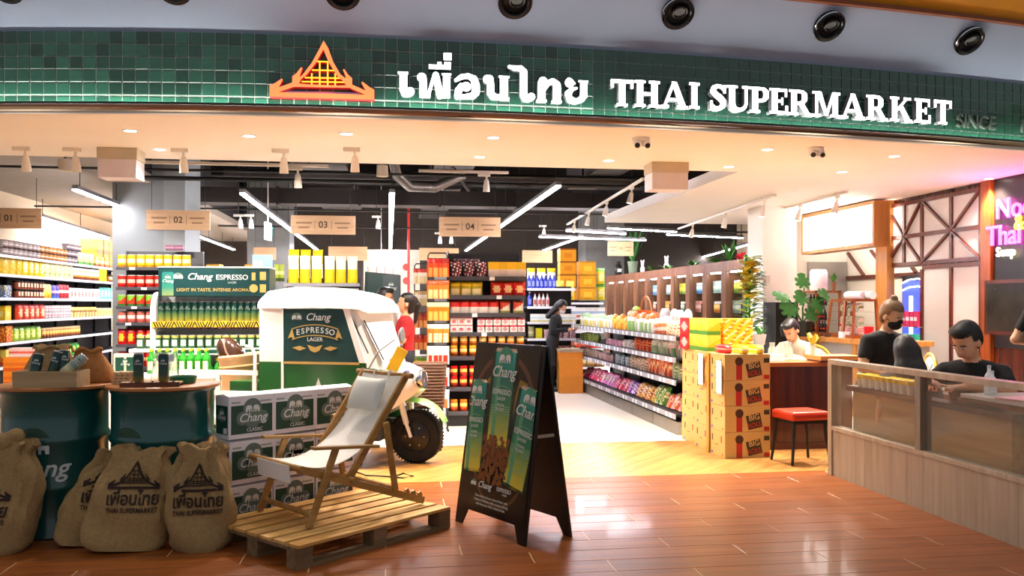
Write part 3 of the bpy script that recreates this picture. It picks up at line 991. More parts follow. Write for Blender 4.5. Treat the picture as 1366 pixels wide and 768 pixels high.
# ------------------------------------------------------------------ aisle signs
m_signw = wood('pale_sign_wood', '#b8916a', '#a27b54', 'X', scale=3, rough=.6, rnd=.03)
m_inkf = mat('faded_brown_ink', '#7d5f42', rough=.8)
m_ink = mat('brown_ink', '#33241a', rough=.8)
def aisle_sign(x0, x1, y0, y1, Y, num, lb, words=('', '')):
    p0, p1 = atY(x0, y1, Y), atY(x1, y0, Y)
    w, h = p1.x - p0.x, p1.z - p0.z
    t = thing('aisle_sign', lb, 'sign', ((p0.x + p1.x) / 2, Y, p0.z), 0, 'hanging wooden aisle signs')
    MB().box(-w / 2, w / 2, 0, .03, 0, h).build('board', m_signw, t, bevel=.003)
    if num:
        lettering(num, t, (0, -.002, h / 2), .13 * w / .88, m_ink, depth=.003, bold=.008)
        for s in (-1, 1):
            MB().box(s * w * .13 - .002, s * w * .13 + .002, -.002, 0, h * .25, h * .75).build('divider', m_ink, t)
            for k, (ww, zz) in enumerate(((.24, .60), (.17, .36))):
                MB().box(s * w * .30 - ww * w / 2, s * w * .30 + ww * w / 2, -.002, 0, h * zz - .011, h * zz + .011).build('small_print', m_inkf, t)
    for s in (-.42, .42):
        MB().cyl((s * w, .015, h), (s * w, .015, (3.08 if p0.x < -3.6 else 4.1) - p0.z), .004, n=6).build('hanging_wire', m_blackm, t)
ws = ('ขนมขบเคี้ยว', 'SNACKS')
aisle_sign(-32, 55, 278, 304, 12.3, '01', 'wooden hanging aisle sign 01 cut by the left picture edge', ws)
aisle_sign(195, 280, 281, 306, 12.3, '02', 'wooden hanging aisle sign 02 before the grey column', ws)
aisle_sign(388, 474, 288, 312, 12.3, '03', 'wooden hanging aisle sign 03 above the tuk-tuk', ws)
aisle_sign(586, 668, 290, 315, 12.3, '04', 'wooden hanging aisle sign 04 above the centre gondola end', ('เครื่องปรุงรส', 'CONDIMENTS'))
aisle_sign(811, 845, 322, 341, 17, '15', 'white hanging aisle sign 15 beside the sword-leaf plant')
for x0, x1, y0, y1, lb in ((438, 490, 329, 347, 'far blank wooden sign right of the yellow bags'), (559, 612, 331, 347, 'far wooden sign behind the rack of hanging packets'), (697, 737, 334, 350, 'far wooden sign above the white pouches'), (338, 368, 330, 346, 'far wooden sign above the yellow cartons at left')):
    aisle_sign(x0, x1, y0, y1, 18.5, '', lb)
# exit signs
m_exit = mat('exit_teal', '#1fb7b0', emit=1.2); m_exw = mat('exit_white', '#eafffb', emit=1.6)
def exit_sign(px0, px1, py0, py1, Y, lb, rz=0, txt='EXIT'):
    p0, p1 = atY(px0, py1, Y), atY(px1, py0, Y)
    w, h = abs(p1.x - p0.x), p1.z - p0.z
    t = thing('exit_sign', lb, 'sign', ((p0.x + p1.x) / 2, Y, p0.z), rz)
    if rz: w = .30
    MB().box(-w / 2, w / 2, -.02, .02, 0, h).build('panel', m_exit if not rz else m_exw, t)
    lettering(txt, t, (0, -.022, h / 2), h * .8, m_exw if not rz else m_exit, depth=.003)
    MB().cyl((0, 0, h), (0, 0, 4.1 - p0.z), .008, n=6).build('stem', m_whitem, t)
exit_sign(500, 517, 349, 357, 20, 'green lit exit sign far back above the shopping carts')
exit_sign(354, 361, 297, 320, 13.5, 'edge-on white exit sign hanging beside the slanting light strip', R(84))
# ------------------------------------------------------------------ foreground materials
m_drum = mat('dark_teal_drum', '#0e4a45', rough=.28, var=.08, scale=3, coat=.4)
m_ply = wood('orange_plywood', '#b5753c', '#9c5f2c', 'X', scale=2, rough=.35, rnd=.05)
m_burlap = mat('burlap', '#ae8d5c', rough=.95, var=.20, scale=60, bump=.8, rnd=.08)
m_burlapd = mat('burlap_orange', '#a8703a', rough=.95, var=.18, scale=40, bump=.5)
m_burlapl = mat('tan_felt', '#c79a6b', rough=.9, var=.08, scale=20, bump=.2)
m_print = mat('dark_brown_print', '#2e2019', rough=.95)
m_silver = mat('silver_print', '#cfd6d3', rough=.35, metal=.2)
m_fan = mat('muted_fan_print', '#5d6e66', rough=.6)
m_canvas = mat('white_canvas', '#e7e2da', rough=.9, var=.04, scale=30, bump=.1)
m_beech = wood('varnished_beech', '#b08549', '#8f652f', 'X', scale=3, rough=.35, rnd=.04)
m_pine = wood('raw_pine_pallet', '#d6a862', '#b58238', 'X', scale=3, rough=.6, rnd=.14)
m_pined = wood('weathered_pine', '#7d6344', '#5b452c', 'X', scale=3, rough=.75, rnd=.14)
m_boxw = mat('printed_white_card', '#d9d6da', rough=.55, var=.03)
m_boxg = mat('dark_green_card', '#123f30', rough=.45, var=.06)
m_boxp = mat('small_grey_print', '#9aa0a0', rough=.6)
m_plain = mat('natural_thin_wood', '#cda97c', rough=.6, var=.08)
m_cantop = mat('can_aluminium', '#c9cbc9', rough=.25, metal=1)
m_canbody = gradz('espresso_can_print', [(0, '#a58d35'), (.25, '#7f8440'), (.5, '#1f5a4c'), (1, '#0f4a48')], 0, .168, rough=.28, metal=.35)
m_candark = gradz('espresso_can_dark', [(0, '#8d7a35'), (.2, '#3f5646'), (.45, '#1b3b3c'), (1, '#16302f')], 0, .22, rough=.3, metal=.3)

ELE = [(0, 0), (0, .5), (.08, .8), (.3, 1), (.62, 1), (.85, .95), (1.0, .75), (1.02, .45), (1.0, .2), (1.08, .05), (1.0, 0), (.9, .1), (.88, .4), (.78, .5), (.72, .35), (.72, 0), (.52, 0), (.52, .3), (.28, .3), (.25, 0)]
def poly2(b, poly, y, m=0, th=.002):
    a = sum(poly[i][0] * poly[(i + 1) % len(poly)][1] - poly[(i + 1) % len(poly)][0] * poly[i][1] for i in range(len(poly)))
    b.prism(poly if a > 0 else poly[::-1], y - th, y, m)
def elephants(b, cx, cz, s, y, m=0, bend=None):
    for d in (1, -1):
        poly2(b, [(cx - d * (1.12 - x) * s, cz + z * s) for x, z in ELE], y, m)
_logo = {}
def brand_logo(kind, w, m1=None, m2=None):
    """two elephants under a fan with the slanted brand word; w = width of the word; returns mesh in x,z, centre at 0"""
    m1 = m1 or m_silver; m2 = m2 or m_fan
    key = (kind, w, m1.name, m2.name)
    if key in _logo: return _logo[key]
    b = MB()
    def disc(cx, cz, r, y, m, a0=0, a1=360, sx=1.):
        n = 20
        p = [(cx + sx * r * math.cos(R(a0 + (a1 - a0) * i / n)), cz + r * math.sin(R(a0 + (a1 - a0) * i / n))) for i in range(n + (a1 - a0 < 360))]
        poly2(b, p, y, m, .0012)
    if kind == 'cloud':
        disc(0, .34 * w, .40 * w, 0, 1); disc(-.42 * w, .0, .26 * w, 0, 1); disc(.42 * w, 0, .26 * w, 0, 1); disc(0, -.06 * w, .34 * w, 0, 1)
        elephants(b, 0, .22 * w, .26 * w, -.0012)
        tz, tx, ts = 0, 0, w * .46
    elif kind == 'stack':
        disc(0, .36 * w, .30 * w, 0, 1, 0, 180)
        elephants(b, 0, .20 * w, .24 * w, -.0012)
        tz, tx, ts = -.06 * w, 0, w * .44
    else:   # elephants at the left of the word
        disc(-.42 * w, -.04 * w, .17 * w, 0, 1, 0, 180)
        elephants(b, -.42 * w, -.07 * w, .125 * w, -.0012)
        tz, tx, ts = 0, .22 * w, w * .29
    me = b.mesh('brand_logo', [m1, m2])
    t = text_mesh('Chang', ts, .002, bold=.012, shear=.28, m=m1).copy()
    t.transform(Matrix.Translation((tx, -.002, tz)))
    import bmesh
    bm = bmesh.new(); bm.from_mesh(me); bm.from_mesh(t)
    bm.to_mesh(me); bm.free(); bpy.data.meshes.remove(t)
    _logo[key] = me
    return me
def bent(me, r):
    """wrap a flat mesh (x,z) round a cylinder of radius r standing at the origin, front at -y"""
    m2 = me.copy()
    import bmesh
    bm = bmesh.new(); bm.from_mesh(m2)
    bmesh.ops.triangulate(bm, faces=bm.faces)
    for _ in range(4):
        ed = [e for e in bm.edges if e.calc_length() > r * .22]
        if not ed: break
        bmesh.ops.subdivide_edges(bm, edges=ed, cuts=1)
        bmesh.ops.triangulate(bm, faces=bm.faces)
    bm.to_mesh(m2); bm.free()
    for v in m2.vertices:
        a = v.co.x / r; rr = r - v.co.y
        v.co = Vector((rr * math.sin(a), -rr * math.cos(a), v.co.z))
    m2.update()
    return m2
_bl = {}
def bent_logo(kind, w, r, m1=None, m2=None):
    k = (kind, w, r, m1.name if m1 else '')
    if k not in _bl: _bl[k] = bent(brand_logo(kind, w, m1, m2), r)
    return _bl[k]

# ------------------------------------------------------------------ drums
def drum(loc, rz, lb, ltop):
    t = thing('steel_drum', lb, 'drum', loc, rz, 'dark green steel drums')
    r = .30
    prof = [(r, 0), (r + .008, .006), (r + .008, .02), (r, .03)]
    for z in (.30, .58):
        prof += [(r, z - .03), (r + .012, z - .012), (r + .012, z + .012), (r, z + .03)]
    prof += [(r, .85), (r + .008, .86), (r + .008, .875), (r - .005, .88)]
    MB().lathe(prof, 48).build('shell', m_drum, t)
    link('brand_print', bent_logo('stack', .34, r + .003, m_silver, mat('dark_fan', '#2c4a3a', rough=.5)), t, (0, 0, .44))
    # round wooden top lies on the drum
    o = MB().lathe([(.330, 0), (.334, .004), (.334, .018), (.329, .022)], 56).build('round_top', m_ply, None, (loc[0], loc[1], .88), (0, 0, rz))
    tag(o, ltop, 'table top', 'round plywood tops on the drums')
D1 = (-2.077, 5.743, 0); D2 = (-1.41, 5.65, 0)
drum(D1, R(-4), 'dark green steel drum at the left edge, carrying the wooden crate', 'round plywood top under the crate of cans')
drum(D2, R(-28), 'dark green steel drum beside the stacked beer boxes', 'round plywood top under the two standing cans')

# ------------------------------------------------------------------ sacks with shop print
def blob(prims, res, name, m, parent=None, loc=(0, 0, 0), rot=(0, 0, 0)):
    me = sdf_mesh(name, prims, res, [m])
    return link(name, me, parent, loc, rot)
def sack_mesh(w, d, h, seed, lean=0., flop=.0):
    """standing full sack: wide bottom, folded top; front at -y"""
    rnd = random.Random(seed)
    n = 40
    rings = []
    K = 26
    for i in range(K + 1):
        t = i / K
        if t < .08: s = .80 + .2 * math.sin(t / .08 * PI / 2)
        elif t < .55: s = 1.0 + .03 * math.sin((t - .08) * 6)
        elif t < .86: s = 1.0 - .26 * ((t - .55) / .31) ** 1.6
        else: s = .74 - .10 * math.sin((t - .86) / .14 * PI)
        dd = 1.0 if t < .3 else 1.0 - .45 * ((t - .3) / .7) ** 1.2
        ring = []
        for j in range(n):
            a = 2 * PI * j / n
            ex = .75
            cx, sy = math.cos(a), math.sin(a)
            x = math.copysign(abs(cx) ** ex, cx); y = math.copysign(abs(sy) ** ex, sy)
            wr = .018 * math.sin(5 * a + seed + 3 * t) * (t > .5) * (t - .4) + .012 * math.sin(3 * a + 7 * t + seed * 2) + .013 * math.sin(9 * a + seed) * max(0, t - .66) * 4 + .007 * math.sin(13 * a - 9 * t + seed) * (t > .3) + .006 * math.sin(14 * t + 2 * a + seed)
            ring.append((x * (w / 2 * s + wr) + lean * t * t, y * (d / 2 * dd * (.85 + .15 * s) + wr) + flop * t * t, h * t + .012 * math.sin(4 * a + seed) * (t > .85) + (0 if t else 0)))
        rings.append(ring)
    # gathered top
    top = rings[-1]
    cx = sum(p[0] for p in top) / n; cy = sum(p[1] for p in top) / n
    for f, dz in ((.93, .016), (.72, .018), (.45, .0), (.2, -.015)):
        rings.append([(cx + (p[0] - cx) * f, cy + (p[1] - cy) * f, p[2] + dz + .012 * math.sin(7 * 2 * PI * j / n + seed)) for j, p in enumerate(top)])
    return MB().loft(rings, 0, True, True)
def print_on(b, prof_mesh, xf, name, m, parent):
    pass
def shop_print():
    """temple roof over two lines of lettering, about .26 wide, in x,z"""
    import bmesh
    gO, gY = temple(-.002)
    me = gO.b.mesh('shop_print', [m_print])
    m2 = gY.b.mesh('x', [m_print])
    k = .27 / 1025.
    bm = bmesh.new()
    for q in (me, m2):
        q.transform(Matrix.Diagonal((k, 1, k * 1.05, 1)) @ Matrix.Translation((-622, 0, 0)))
        bm.from_mesh(q)
    tz = text_mesh('เพื่อนไทย', .095, .002, bold=.02, m=m_print).copy(); tz.transform(Matrix.Translation((0, 0, -.055)) @ Matrix.Diagonal((.80, 1, 1, 1)))
    te = text_mesh('THAI SUPERMARKET', .036, .002, bold=.02, m=m_print).copy(); te.transform(Matrix.Translation((0, 0, -.115)) @ Matrix.Diagonal((.82, 1, 1, 1)))
    for q in (tz, te): bm.from_mesh(q)
    bmesh.ops.subdivide_edges(bm, edges=[e for e in bm.edges if e.calc_length() > .05], cuts=3)
    bm.to_mesh(me); bm.free()
    return me
SP = shop_print()
def burlap_sack(loc, rz, w, d, h, seed, lean, flop, lb, pz=.62, tilt=(0, 0, 0), pscale=1., px=0.):
    t = thing('burlap_sack', lb, 'sack', loc, rz, 'printed burlap sacks on the floor')
    t.rotation_euler = (tilt[0], tilt[1], rz)
    b = sack_mesh(w, d, h, seed, lean, flop)
    body = b.build('sack_body', m_burlap, t)
    # lay the print on the front of the sack
    pr = SP.copy()
    from mathutils.bvhtree import BVHTree
    tree = BVHTree.FromPolygons([Vector(v) for v in b.v], b.f)
    for v in pr.vertices:
        q = Vector((v.co.x * pscale + px + lean * pz * pz, -2, v.co.z * pscale + h * pz))
        hit = tree.ray_cast(q, Vector((0, 1, 0)))
        dy = -.009 + (v.co.y * 1.0)
        v.co = Vector((q.x, (hit[0].y if hit[0] else -d / 2 * .6) + dy, q.z))
    pr.update()
    link('shop_print', pr, body)
    return t
burlap_sack((-1.087, 5.17, 0), R(4), .36, .25, .56, 3, .0, .05, 'burlap sack standing upright beside the pallet, nearest the boxes', pz=.60)
burlap_sack((-1.50, 5.20, 0), R(10), .46, .26, .55, 5, .05, .05, 'wide burlap sack slumped in front of the second drum', pz=.62, tilt=(R(-6), R(4), 0))
burlap_sack((-1.76, 5.33, 0), R(18), .34, .22, .52, 8, .12, .04, 'burlap sack tucked behind, between the two drums', pz=.64, tilt=(R(-4), R(8), 0), px=.02)
burlap_sack((-2.26, 5.27, 0), R(-6), .46, .28, .60, 11, .03, .05, 'burlap sack cut by the left edge with a knotted top', pz=.50, tilt=(R(-3), R(3), 0))
blob([('cap', (0, 0, 0), .06, (.06, .0, .05), .05, .03, 0), ('ell', (-.05, -.02, .02), (.07, .05, .05), .03, 0)], .008, 'sack_knot', m_burlap, [o for o in C.objects if o.get('label', '').startswith('burlap sack cut')][0], (.02, .03, .59))

# ------------------------------------------------------------------ things on the first drum
T1 = .902
m_crate = wood('pale_crate_wood', '#b79c74', '#9f8359', 'X', scale=3, rough=.6, rnd=.04)
cr = thing('wooden_crate', 'small pale wooden crate holding dark cans on the left drum', 'crate', (-2.03, 5.55, T1), R(-4))
CW, CD, CH = .37, .19, .095
MB().box(-CW / 2, CW / 2, -CD / 2, -CD / 2 + .012, 0, CH).build('front_board', m_crate, cr)
MB().box(-CW / 2, CW / 2, CD / 2 - .012, CD / 2, 0, CH).build('back_board', m_crate, cr)
for s in (-1, 1):
    MB().box(*((CW / 2 - .012, CW / 2) if s > 0 else (-CW / 2, -CW / 2 + .012)), -CD / 2 + .012, CD / 2 - .012, 0, CH).build('side_board', m_crate, cr)
MB().box(-CW / 2 + .012, CW / 2 - .012, -CD / 2 + .012, CD / 2 - .012, 0, .008).build('bottom', m_crate, cr)
def can_tree(name, h, r, body, lb, cat='can', group=None, logo=True, small=False):
    t = thing(name, lb, cat, (0, 0, 0), 0, group)
    n = 20 if not small else 14
    MB().lathe([(r * .78, 0), (r * .95, h * .03), (r, h * .06), (r, h * .88), (r * .86, h * .96)], n).build('can_body', body, t)
    MB().lathe([(r * .86, h * .96), (r * .9, h * .985), (r * .86, h), (r * .8, h * .985), (.001, h * .98)], n, caps=False).build('lid', m_cantop, t)
    if logo:
        link('brand_print', bent_logo('stack', r * 1.25, r + .0006, m_silver, mat('can_fan', '#3f6f5a')), t, (0, 0, h * .66))
    return t
bc = can_tree('beer_can', .165, .032, m_candark, 'dark can lying slanted in the wooden crate', group='dark cans in the crate')
bc.location = (-2.13, 5.53, T1 + .035); bc.rotation_euler = (R(-8), R(10), R(10))
for loc, rot, lb in (((-2.04, 5.57, T1 + .05), (R(-5), R(14), R(-10)), 'dark can standing tilted in the middle of the crate'), ((-1.98, 5.59, T1 + .052), (R(-4), R(2), R(20)), 'dark upright can in the crate beside the tilted pale can'), ((-1.965, 5.535, T1 + .07), (R(-10), R(48), R(0)), 'pale green can leaning out over the crate corner')):
    o = dup(bc, loc, None, lb); o.rotation_euler = rot
bc['label'] = 'dark teal can at the left end of the crate'
for o in C.objects:
    if o.get('label', '').startswith('pale green can leaning'):
        for ch in o.children:
            if ch.name.startswith('can_body'):
                ch.data = ch.data.copy(); ch.data.materials[0] = gradz('pale_can', [(0, '#8a8a7a'), (.3, '#d2c79a'), (.5, '#7e9186'), (1, '#9fb0a4')], 0, .165)
def soft_sack(loc, rz, lb, w, d, h, seed, m, open_top=True, tilt=0.):
    t = thing('small_burlap_bag', lb, 'bag', loc, rz, 'small burlap bags on the drum')
    b = MB(); n = 32; rings = []
    prof = [(.7, 0), (.98, .03), (1.0, .15), (.92, .4), (.72, .7), (.58, .88), (.62, .97), (.66, 1.0)] if open_top else [(.7, 0), (1, .05), (1.0, .3), (.9, .6), (.8, .85), (.84, 1.0)]
    for i, (s, t_) in enumerate(prof):
        rings.append([(w / 2 * s * math.cos(2 * PI * j / n) * (1 + .05 * math.sin(3 * 2 * PI * j / n + seed + 4 * t_)) + tilt * t_, d / 2 * s * math.sin(2 * PI * j / n) * (1 + .05 * math.sin(4 * 2 * PI * j / n + seed)), h * t_ + .012 * math.sin(5 * 2 * PI * j / n + seed) * (t_ > .6)) for j in range(n)])
    top = rings[-1]
    cx = sum(p[0] for p in top) / n; cy = sum(p[1] for p in top) / n
    for f, dz in ((1.06, -.012), (.97, -.0), (.85, -.01), (.7, -.05), (.3, -.07), (.02, -.07)):
        rings.append([(cx + (p[0] - cx) * f, cy + (p[1] - cy) * f, p[2] + dz) for p in top])
    b.loft(rings, 0, True, True).build('bag_body', m, t)
    return t
soft_sack((-2.14, 5.86, T1), R(0), 'open burlap bag lying behind the crate, mouth folded wide', .34, .24, .23, 2, m_burlap, True)
soft_sack((-1.86, 5.80, T1), R(10), 'slumped triangular burlap bag right of the crate', .27, .20, .215, 4, m_burlapd, True, -.05)

# ------------------------------------------------------------------ things on the second drum
def mini_pallets():
    for i in range(4):
        t = thing('coaster_pallet', '%s tiny wooden pallet coaster in the stack on the drum' % ('bottom', 'second', 'third', 'topmost')[i], 'coaster', (-1.64 + .004 * i, 5.66, T1 + .019 * i), R(-20 + 4 * i), 'stack of tiny wooden pallets')
        for k in range(3):
            MB().box(-.06, .06, -.05 + k * .04, -.03 + k * .04, 0, .012).build('runner', m_plain, t)
        for k in range(4):
            MB().box(-.06 + k * .033, -.04 + k * .033, -.05, .05, .012, .0185).build('slat', m_plain, t)
mini_pallets()
m_tray = wood('dark_red_tray', '#6b3a22', '#4f2814', 'X', scale=3, rough=.5, rnd=.02)
tr_ = thing('wooden_tray', 'low dark wooden slatted tray under two standing cans', 'tray', (-1.43, 5.46, T1), R(2))
MB().box(-.17, .17, -.055, -.043, 0, .028).build('front_rail', m_tray, tr_)
MB().box(-.17, .17, .043, .055, 0, .028).build('back_rail', m_tray, tr_)
for k in range(6):
    MB().box(-.17 + k * .06, -.13 + k * .06, -.043, .043, .018, .026).build('slat', m_plain, tr_)
for x, lb in ((-1.505, 'dark upright can on the tray, left one'), (-1.36, 'dark upright can on the tray, right one')):
    o = dup(bc, (x, 5.455, T1 + .027), R(5), lb, 'dark cans on the tray'); o.rotation_euler = (0, 0, R(5)); o.scale = (.95, .95, 1.05)
m_acr = mat('clear_acrylic', '#f4f8f8', rough=.05, trans=.9, alpha=.55, ior=1.2)
ah = thing('acrylic_holder', 'clear acrylic leaflet holder leaning behind the two cans', 'holder', (-1.41, 5.66, T1), R(0))
MB().hexa([(-.08, -.02, 0), (.09, -.02, 0), (.09, .02, 0), (-.08, .02, 0)], [(-.07, .05, .19), (.06, .05, .19), (.06, .08, .19), (-.07, .08, .19)]).build('pocket', m_acr, ah)
MB().box(-.055, .05, .018, .022, .14, .185).build('leaflet', mat('leaflet_white', '#e6e6f0', rough=.6), ah, rot=(R(-12), 0, 0))
tag(MB().lathe([(.06, 0), (.075, .005), (.085, .045), (.08, .045), (.07, .01), (.001, .008)], 24, caps=False).build('green_bowl', mat('green_plastic', '#0e7a52', rough=.3), None, (-1.29, 5.64, T1)), 'shallow green plastic bowl behind the right can', 'bowl')

# ------------------------------------------------------------------ stacked beer boxes
BW, BD, BH = .315, .16, .262
def beer_box():
    t = thing('beer_box', '', 'box', (0, 0, 0), 0)
    MB().box(-BW / 2, BW / 2, -BD / 2, BD / 2, 0, BH).build('carton', m_boxw, t, bevel=.003)
    b = MB(); e = .0015
    b.box(-BW / 2 + .016, BW / 2 - .012, -BD / 2 - e, -BD / 2, .03, BH - .055)
    b.box(-BW / 2 - e, -BW / 2, -BD / 2 + .012, BD / 2 - .012, .03, BH - .055)
    b.box(BW / 2, BW / 2 + e, -BD / 2 + .012, BD / 2 - .012, .03, BH - .055)
    b.build('green_panel', m_boxg, t)
    link('brand_logo', brand_logo('cloud', .165, m_silver, m_fan), t, (.005, -BD / 2 - e, .125))
    link('brand_logo', brand_logo('cloud', .075, m_silver, m_fan), t, (-BW / 2 - e, 0, .135), (0, 0, R(-90)))
    lettering('CLASSIC', t, (.02, -BD / 2 - e - .001, .05), .030, m_silver, depth=.001, bold=.01)
    MB().box(-BW / 2 + .02, -BW / 2 + .08, -BD / 2 - e, -BD / 2, BH - .042, BH - .030).build('small_print', m_boxp, t); MB().box(BW / 2 - .10, BW / 2 - .02, -BD / 2 - e, -BD / 2, BH - .042, BH - .030).build('small_print', m_boxp, t)
    b = MB().box(-BW / 2 - 2 * e, -BW / 2, -.06, -.02, .035, .07).build('barcode_patch', m_boxw, t)
    MB().hexa([(-BW / 2, -BD / 2, BH), (BW / 2, -BD / 2, BH), (BW / 2, 0, BH), (-BW / 2, 0, BH)], [(-BW / 2, -BD / 2, BH + .003), (BW / 2, -BD / 2, BH + .003), (BW / 2, -.005, BH + .018), (-BW / 2, -.005, BH + .018)]).build('top_flap', m_boxw, t)
    MB().hexa([(-BW / 2, 0, BH), (BW / 2, 0, BH), (BW / 2, BD / 2, BH), (-BW / 2, BD / 2, BH)], [(-BW / 2, 0.005, BH + .014), (BW / 2, 0.005, BH + .014), (BW / 2, BD / 2, BH + .003), (-BW / 2, BD / 2, BH + .003)]).build('top_flap', m_boxw, t)
    return t
bb = beer_box()
BR = R(40); BX0 = Vector((-.985, 5.48, 0)) + Vector((math.cos(BR), math.sin(BR), 0)) * BW / 2 + Vector((-math.sin(BR), math.cos(BR), 0)) * BD / 2
ex = Vector((math.cos(BR), math.sin(BR), 0))
first = True
col_n = ('left', 'middle', 'right'); row_n = ('bottom', 'middle row', 'top')
for c in range(3):
    for r in range(3):
        p = BX0 + ex * (BW + .004) * c + Vector((random.uniform(-.006, .006), random.uniform(-.008, .008), r * (BH + .019)))
        lb = 'green and white beer carton, %s column, %s, beside deck chair' % (col_n[c], row_n[r])
        o = bb if first else copy_tree(bb)
        first = False
        o.location = p; o.rotation_euler = (0, 0, BR + random.uniform(-.01, .01))
        tag(o, lb, 'box', 'stacked green beer cartons')
for r in range(3):
    o = dup(bb, (-1.70, 6.28, r * (BH + .019)), R(-2), 'green beer carton behind the drums, %s one in the gap' % ('bottom', 'middle', 'top')[r], 'cartons behind the drums')
# ------------------------------------------------------------------ pallet
pal = thing('shipping_pallet', 'weathered pine shipping pallet under the deck chair', 'pallet', (-.337, 5.33, 0), R(42))
PLN, PWD, PHT = 1.15, .84, .13
for i in range(7):
    y = -PWD / 2 + (PWD - .095) * i / 6
    MB().box(-PLN / 2 + random.uniform(-.004, .004), PLN / 2 + random.uniform(-.006, .004), y, y + .095, PHT - .018, PHT).build('deck_board', m_pine, pal, bevel=.002)
for x in (-PLN / 2, -.05, PLN / 2 - .1):
    MB().box(x, x + .1, -PWD / 2 + .002, PWD / 2 - .002, PHT - .036, PHT - .018).build('cross_board', m_pined, pal)
    for y in (-PWD / 2 + .002, -.05, PWD / 2 - .102):
        MB().box(x + .002, x + .098, y, y + .1, .018, PHT - .036).build('block', m_pined, pal)
for y in (-PWD / 2 + .002, -.05, PWD / 2 - .102):
    MB().box(-PLN / 2, PLN / 2, y, y + .1, 0, .018).build('bottom_board', m_pined, pal)

# ------------------------------------------------------------------ deck chair (local: x backwards, y to the far side)
dk = thing('deck_chair', 'folding wooden deck chair with white canvas sling on the pallet', 'chair', (-.458, 4.975, PHT), R(36))
WD = .575
def both(fn, name, m=m_beech, ys=(0, WD)):
    for y in ys:
        b = MB(); fn(b, y); b.build(name, m, dk, bevel=.003)
both(lambda b, y: b.bar((0, y, .0), (.18, y, .44), .022, .040), 'front_leg')
both(lambda b, y: b.bar((.02, y - .0, .452), (.47, y, .415), .05, .018), 'armrest')
both(lambda b, y: b.bar((-.05, y, .34), (.84, y, .025), .024, .045), 'seat_rail', ys=(.03, WD - .03))
both(lambda b, y: b.bar((.29, y, .215), (.735, y, .835), .024, .042), 'back_rail', ys=(.055, WD - .055))
both(lambda b, y: b.bar((.53, y, .55), (.60, y, .13), .022, .036), 'prop_leg', ys=(.0, WD))
for y in (.03, WD - .03):
    for k in range(3):
        MB().bar((.70 + .05 * k, y, .098 - .017 * k), (.72 + .05 * k, y, .108 - .017 * k), .022, .03).build('notch_tooth', m_beech, dk)
for p, nm in (((-.05, .345), 'front_bar'), ((.03, .07), 'foot_bar'), ((.72, .82), 'top_bar'), ((.60, .14), 'prop_bar'), ((.30, .23), 'rear_bar')):
    MB().cyl((p[0], -.01, p[1]), (p[0], WD + .01, p[1]), .017, n=12).build(nm, m_beech, dk)
# canvas sling: hangs from the top bar in a curve to the front bar
def sling(t):
    p0, p1, p2, p3 = Vector((.715, .84)), Vector((.55, .42)), Vector((.28, .22)), Vector((-.055, .363))
    return (1 - t) ** 3 * p0 + 3 * (1 - t) ** 2 * t * p1 + 3 * (1 - t) * t * t * p2 + t ** 3 * p3
b = MB(); rings = []
for i in range(29):
    q = sling(i / 28.)
    w0, w1 = .075, WD - .075
    d = sling(min(1, i / 28. + .01)) - sling(max(0, i / 28. - .01)); d.normalize()
    n_ = Vector((-d.y, d.x)) * .002
    top = []
    bot = []
    for j in range(9):
        y = w0 + (w1 - w0) * j / 8.
        s_ = -.012 * math.sin(PI * j / 8.)
        top.append((q.x + n_.x, y, q.y + n_.y + s_)); bot.append((q.x - n_.x, y, q.y - n_.y + s_))
    rings.append(top + bot[::-1])
b.loft(rings, 0, True, True).build('canvas_sling', m_canvas, dk)
MB().hexa([(-.060, .10, .25), (-.056, .10, .25), (-.056, WD - .10, .25), (-.060, WD - .10, .25)], [(-.070, .10, .35), (-.066, .10, .35), (-.066, WD - .10, .35), (-.070, WD - .10, .35)]).build('canvas_hem', m_canvas, dk)
for y in (.21, .37):
    MB().tube([(.70, y, .80), (.715, y, .842), (.735, y, .835), (.735, y, .80)], .010, 6).build('canvas_loop', m_canvas, dk)
# pillow
def pillow(w, h, d, name, m, parent, M):
    b = MB(); n = 14; K = 10
    top = [[None] * (n + 1) for _ in range(K + 1)]
    vs = []; fs = []
    for s in (1, -1):
        for i in range(K + 1):
            for j in range(n + 1):
                x, z = 2 * j / n - 1, 2 * i / K - 1
                th = (max(0, 1 - x * x) * max(0, 1 - z * z)) ** .42
                pinch = 1 - .06 * (1 - abs(x)) * 0 - .05 * (x * x * 0 + (1 - z * z)) * (abs(x) ** 3) - .05 * (1 - x * x) * abs(z) ** 3
                vs.append((x * w / 2 * pinch, -s * d / 2 * th, z * h / 2 * pinch))
    N_ = (K + 1) * (n + 1)
    for s in (0, 1):
        for i in range(K):
            for j in range(n):
                a = s * N_ + i * (n + 1) + j
                f = (a, a + 1, a + n + 2, a + n + 1)
                fs.append(f if s == 0 else f[::-1])
    b.add(vs, fs, 0, True)
    b.T = None
    o = b.build(name, m, parent)
    o.matrix_local = M
    return o
m_pil = mat('pale_satin', '#d7d8d0', rough=.55, var=.05, scale=4)
pw = pillow(.33, .22, .09, 'head_pillow', m_pil, None, Matrix.Translation((-.458, 4.975, PHT)) @ Matrix.Rotation(R(36), 4, 'Z') @ Matrix.Translation((.585, WD / 2, .70)) @ Matrix.Rotation(R(-90), 4, 'Z') @ Matrix.Rotation(R(-24), 4, 'X'))
tag(pw, 'pale satin pillow resting on the deck chair back', 'pillow')

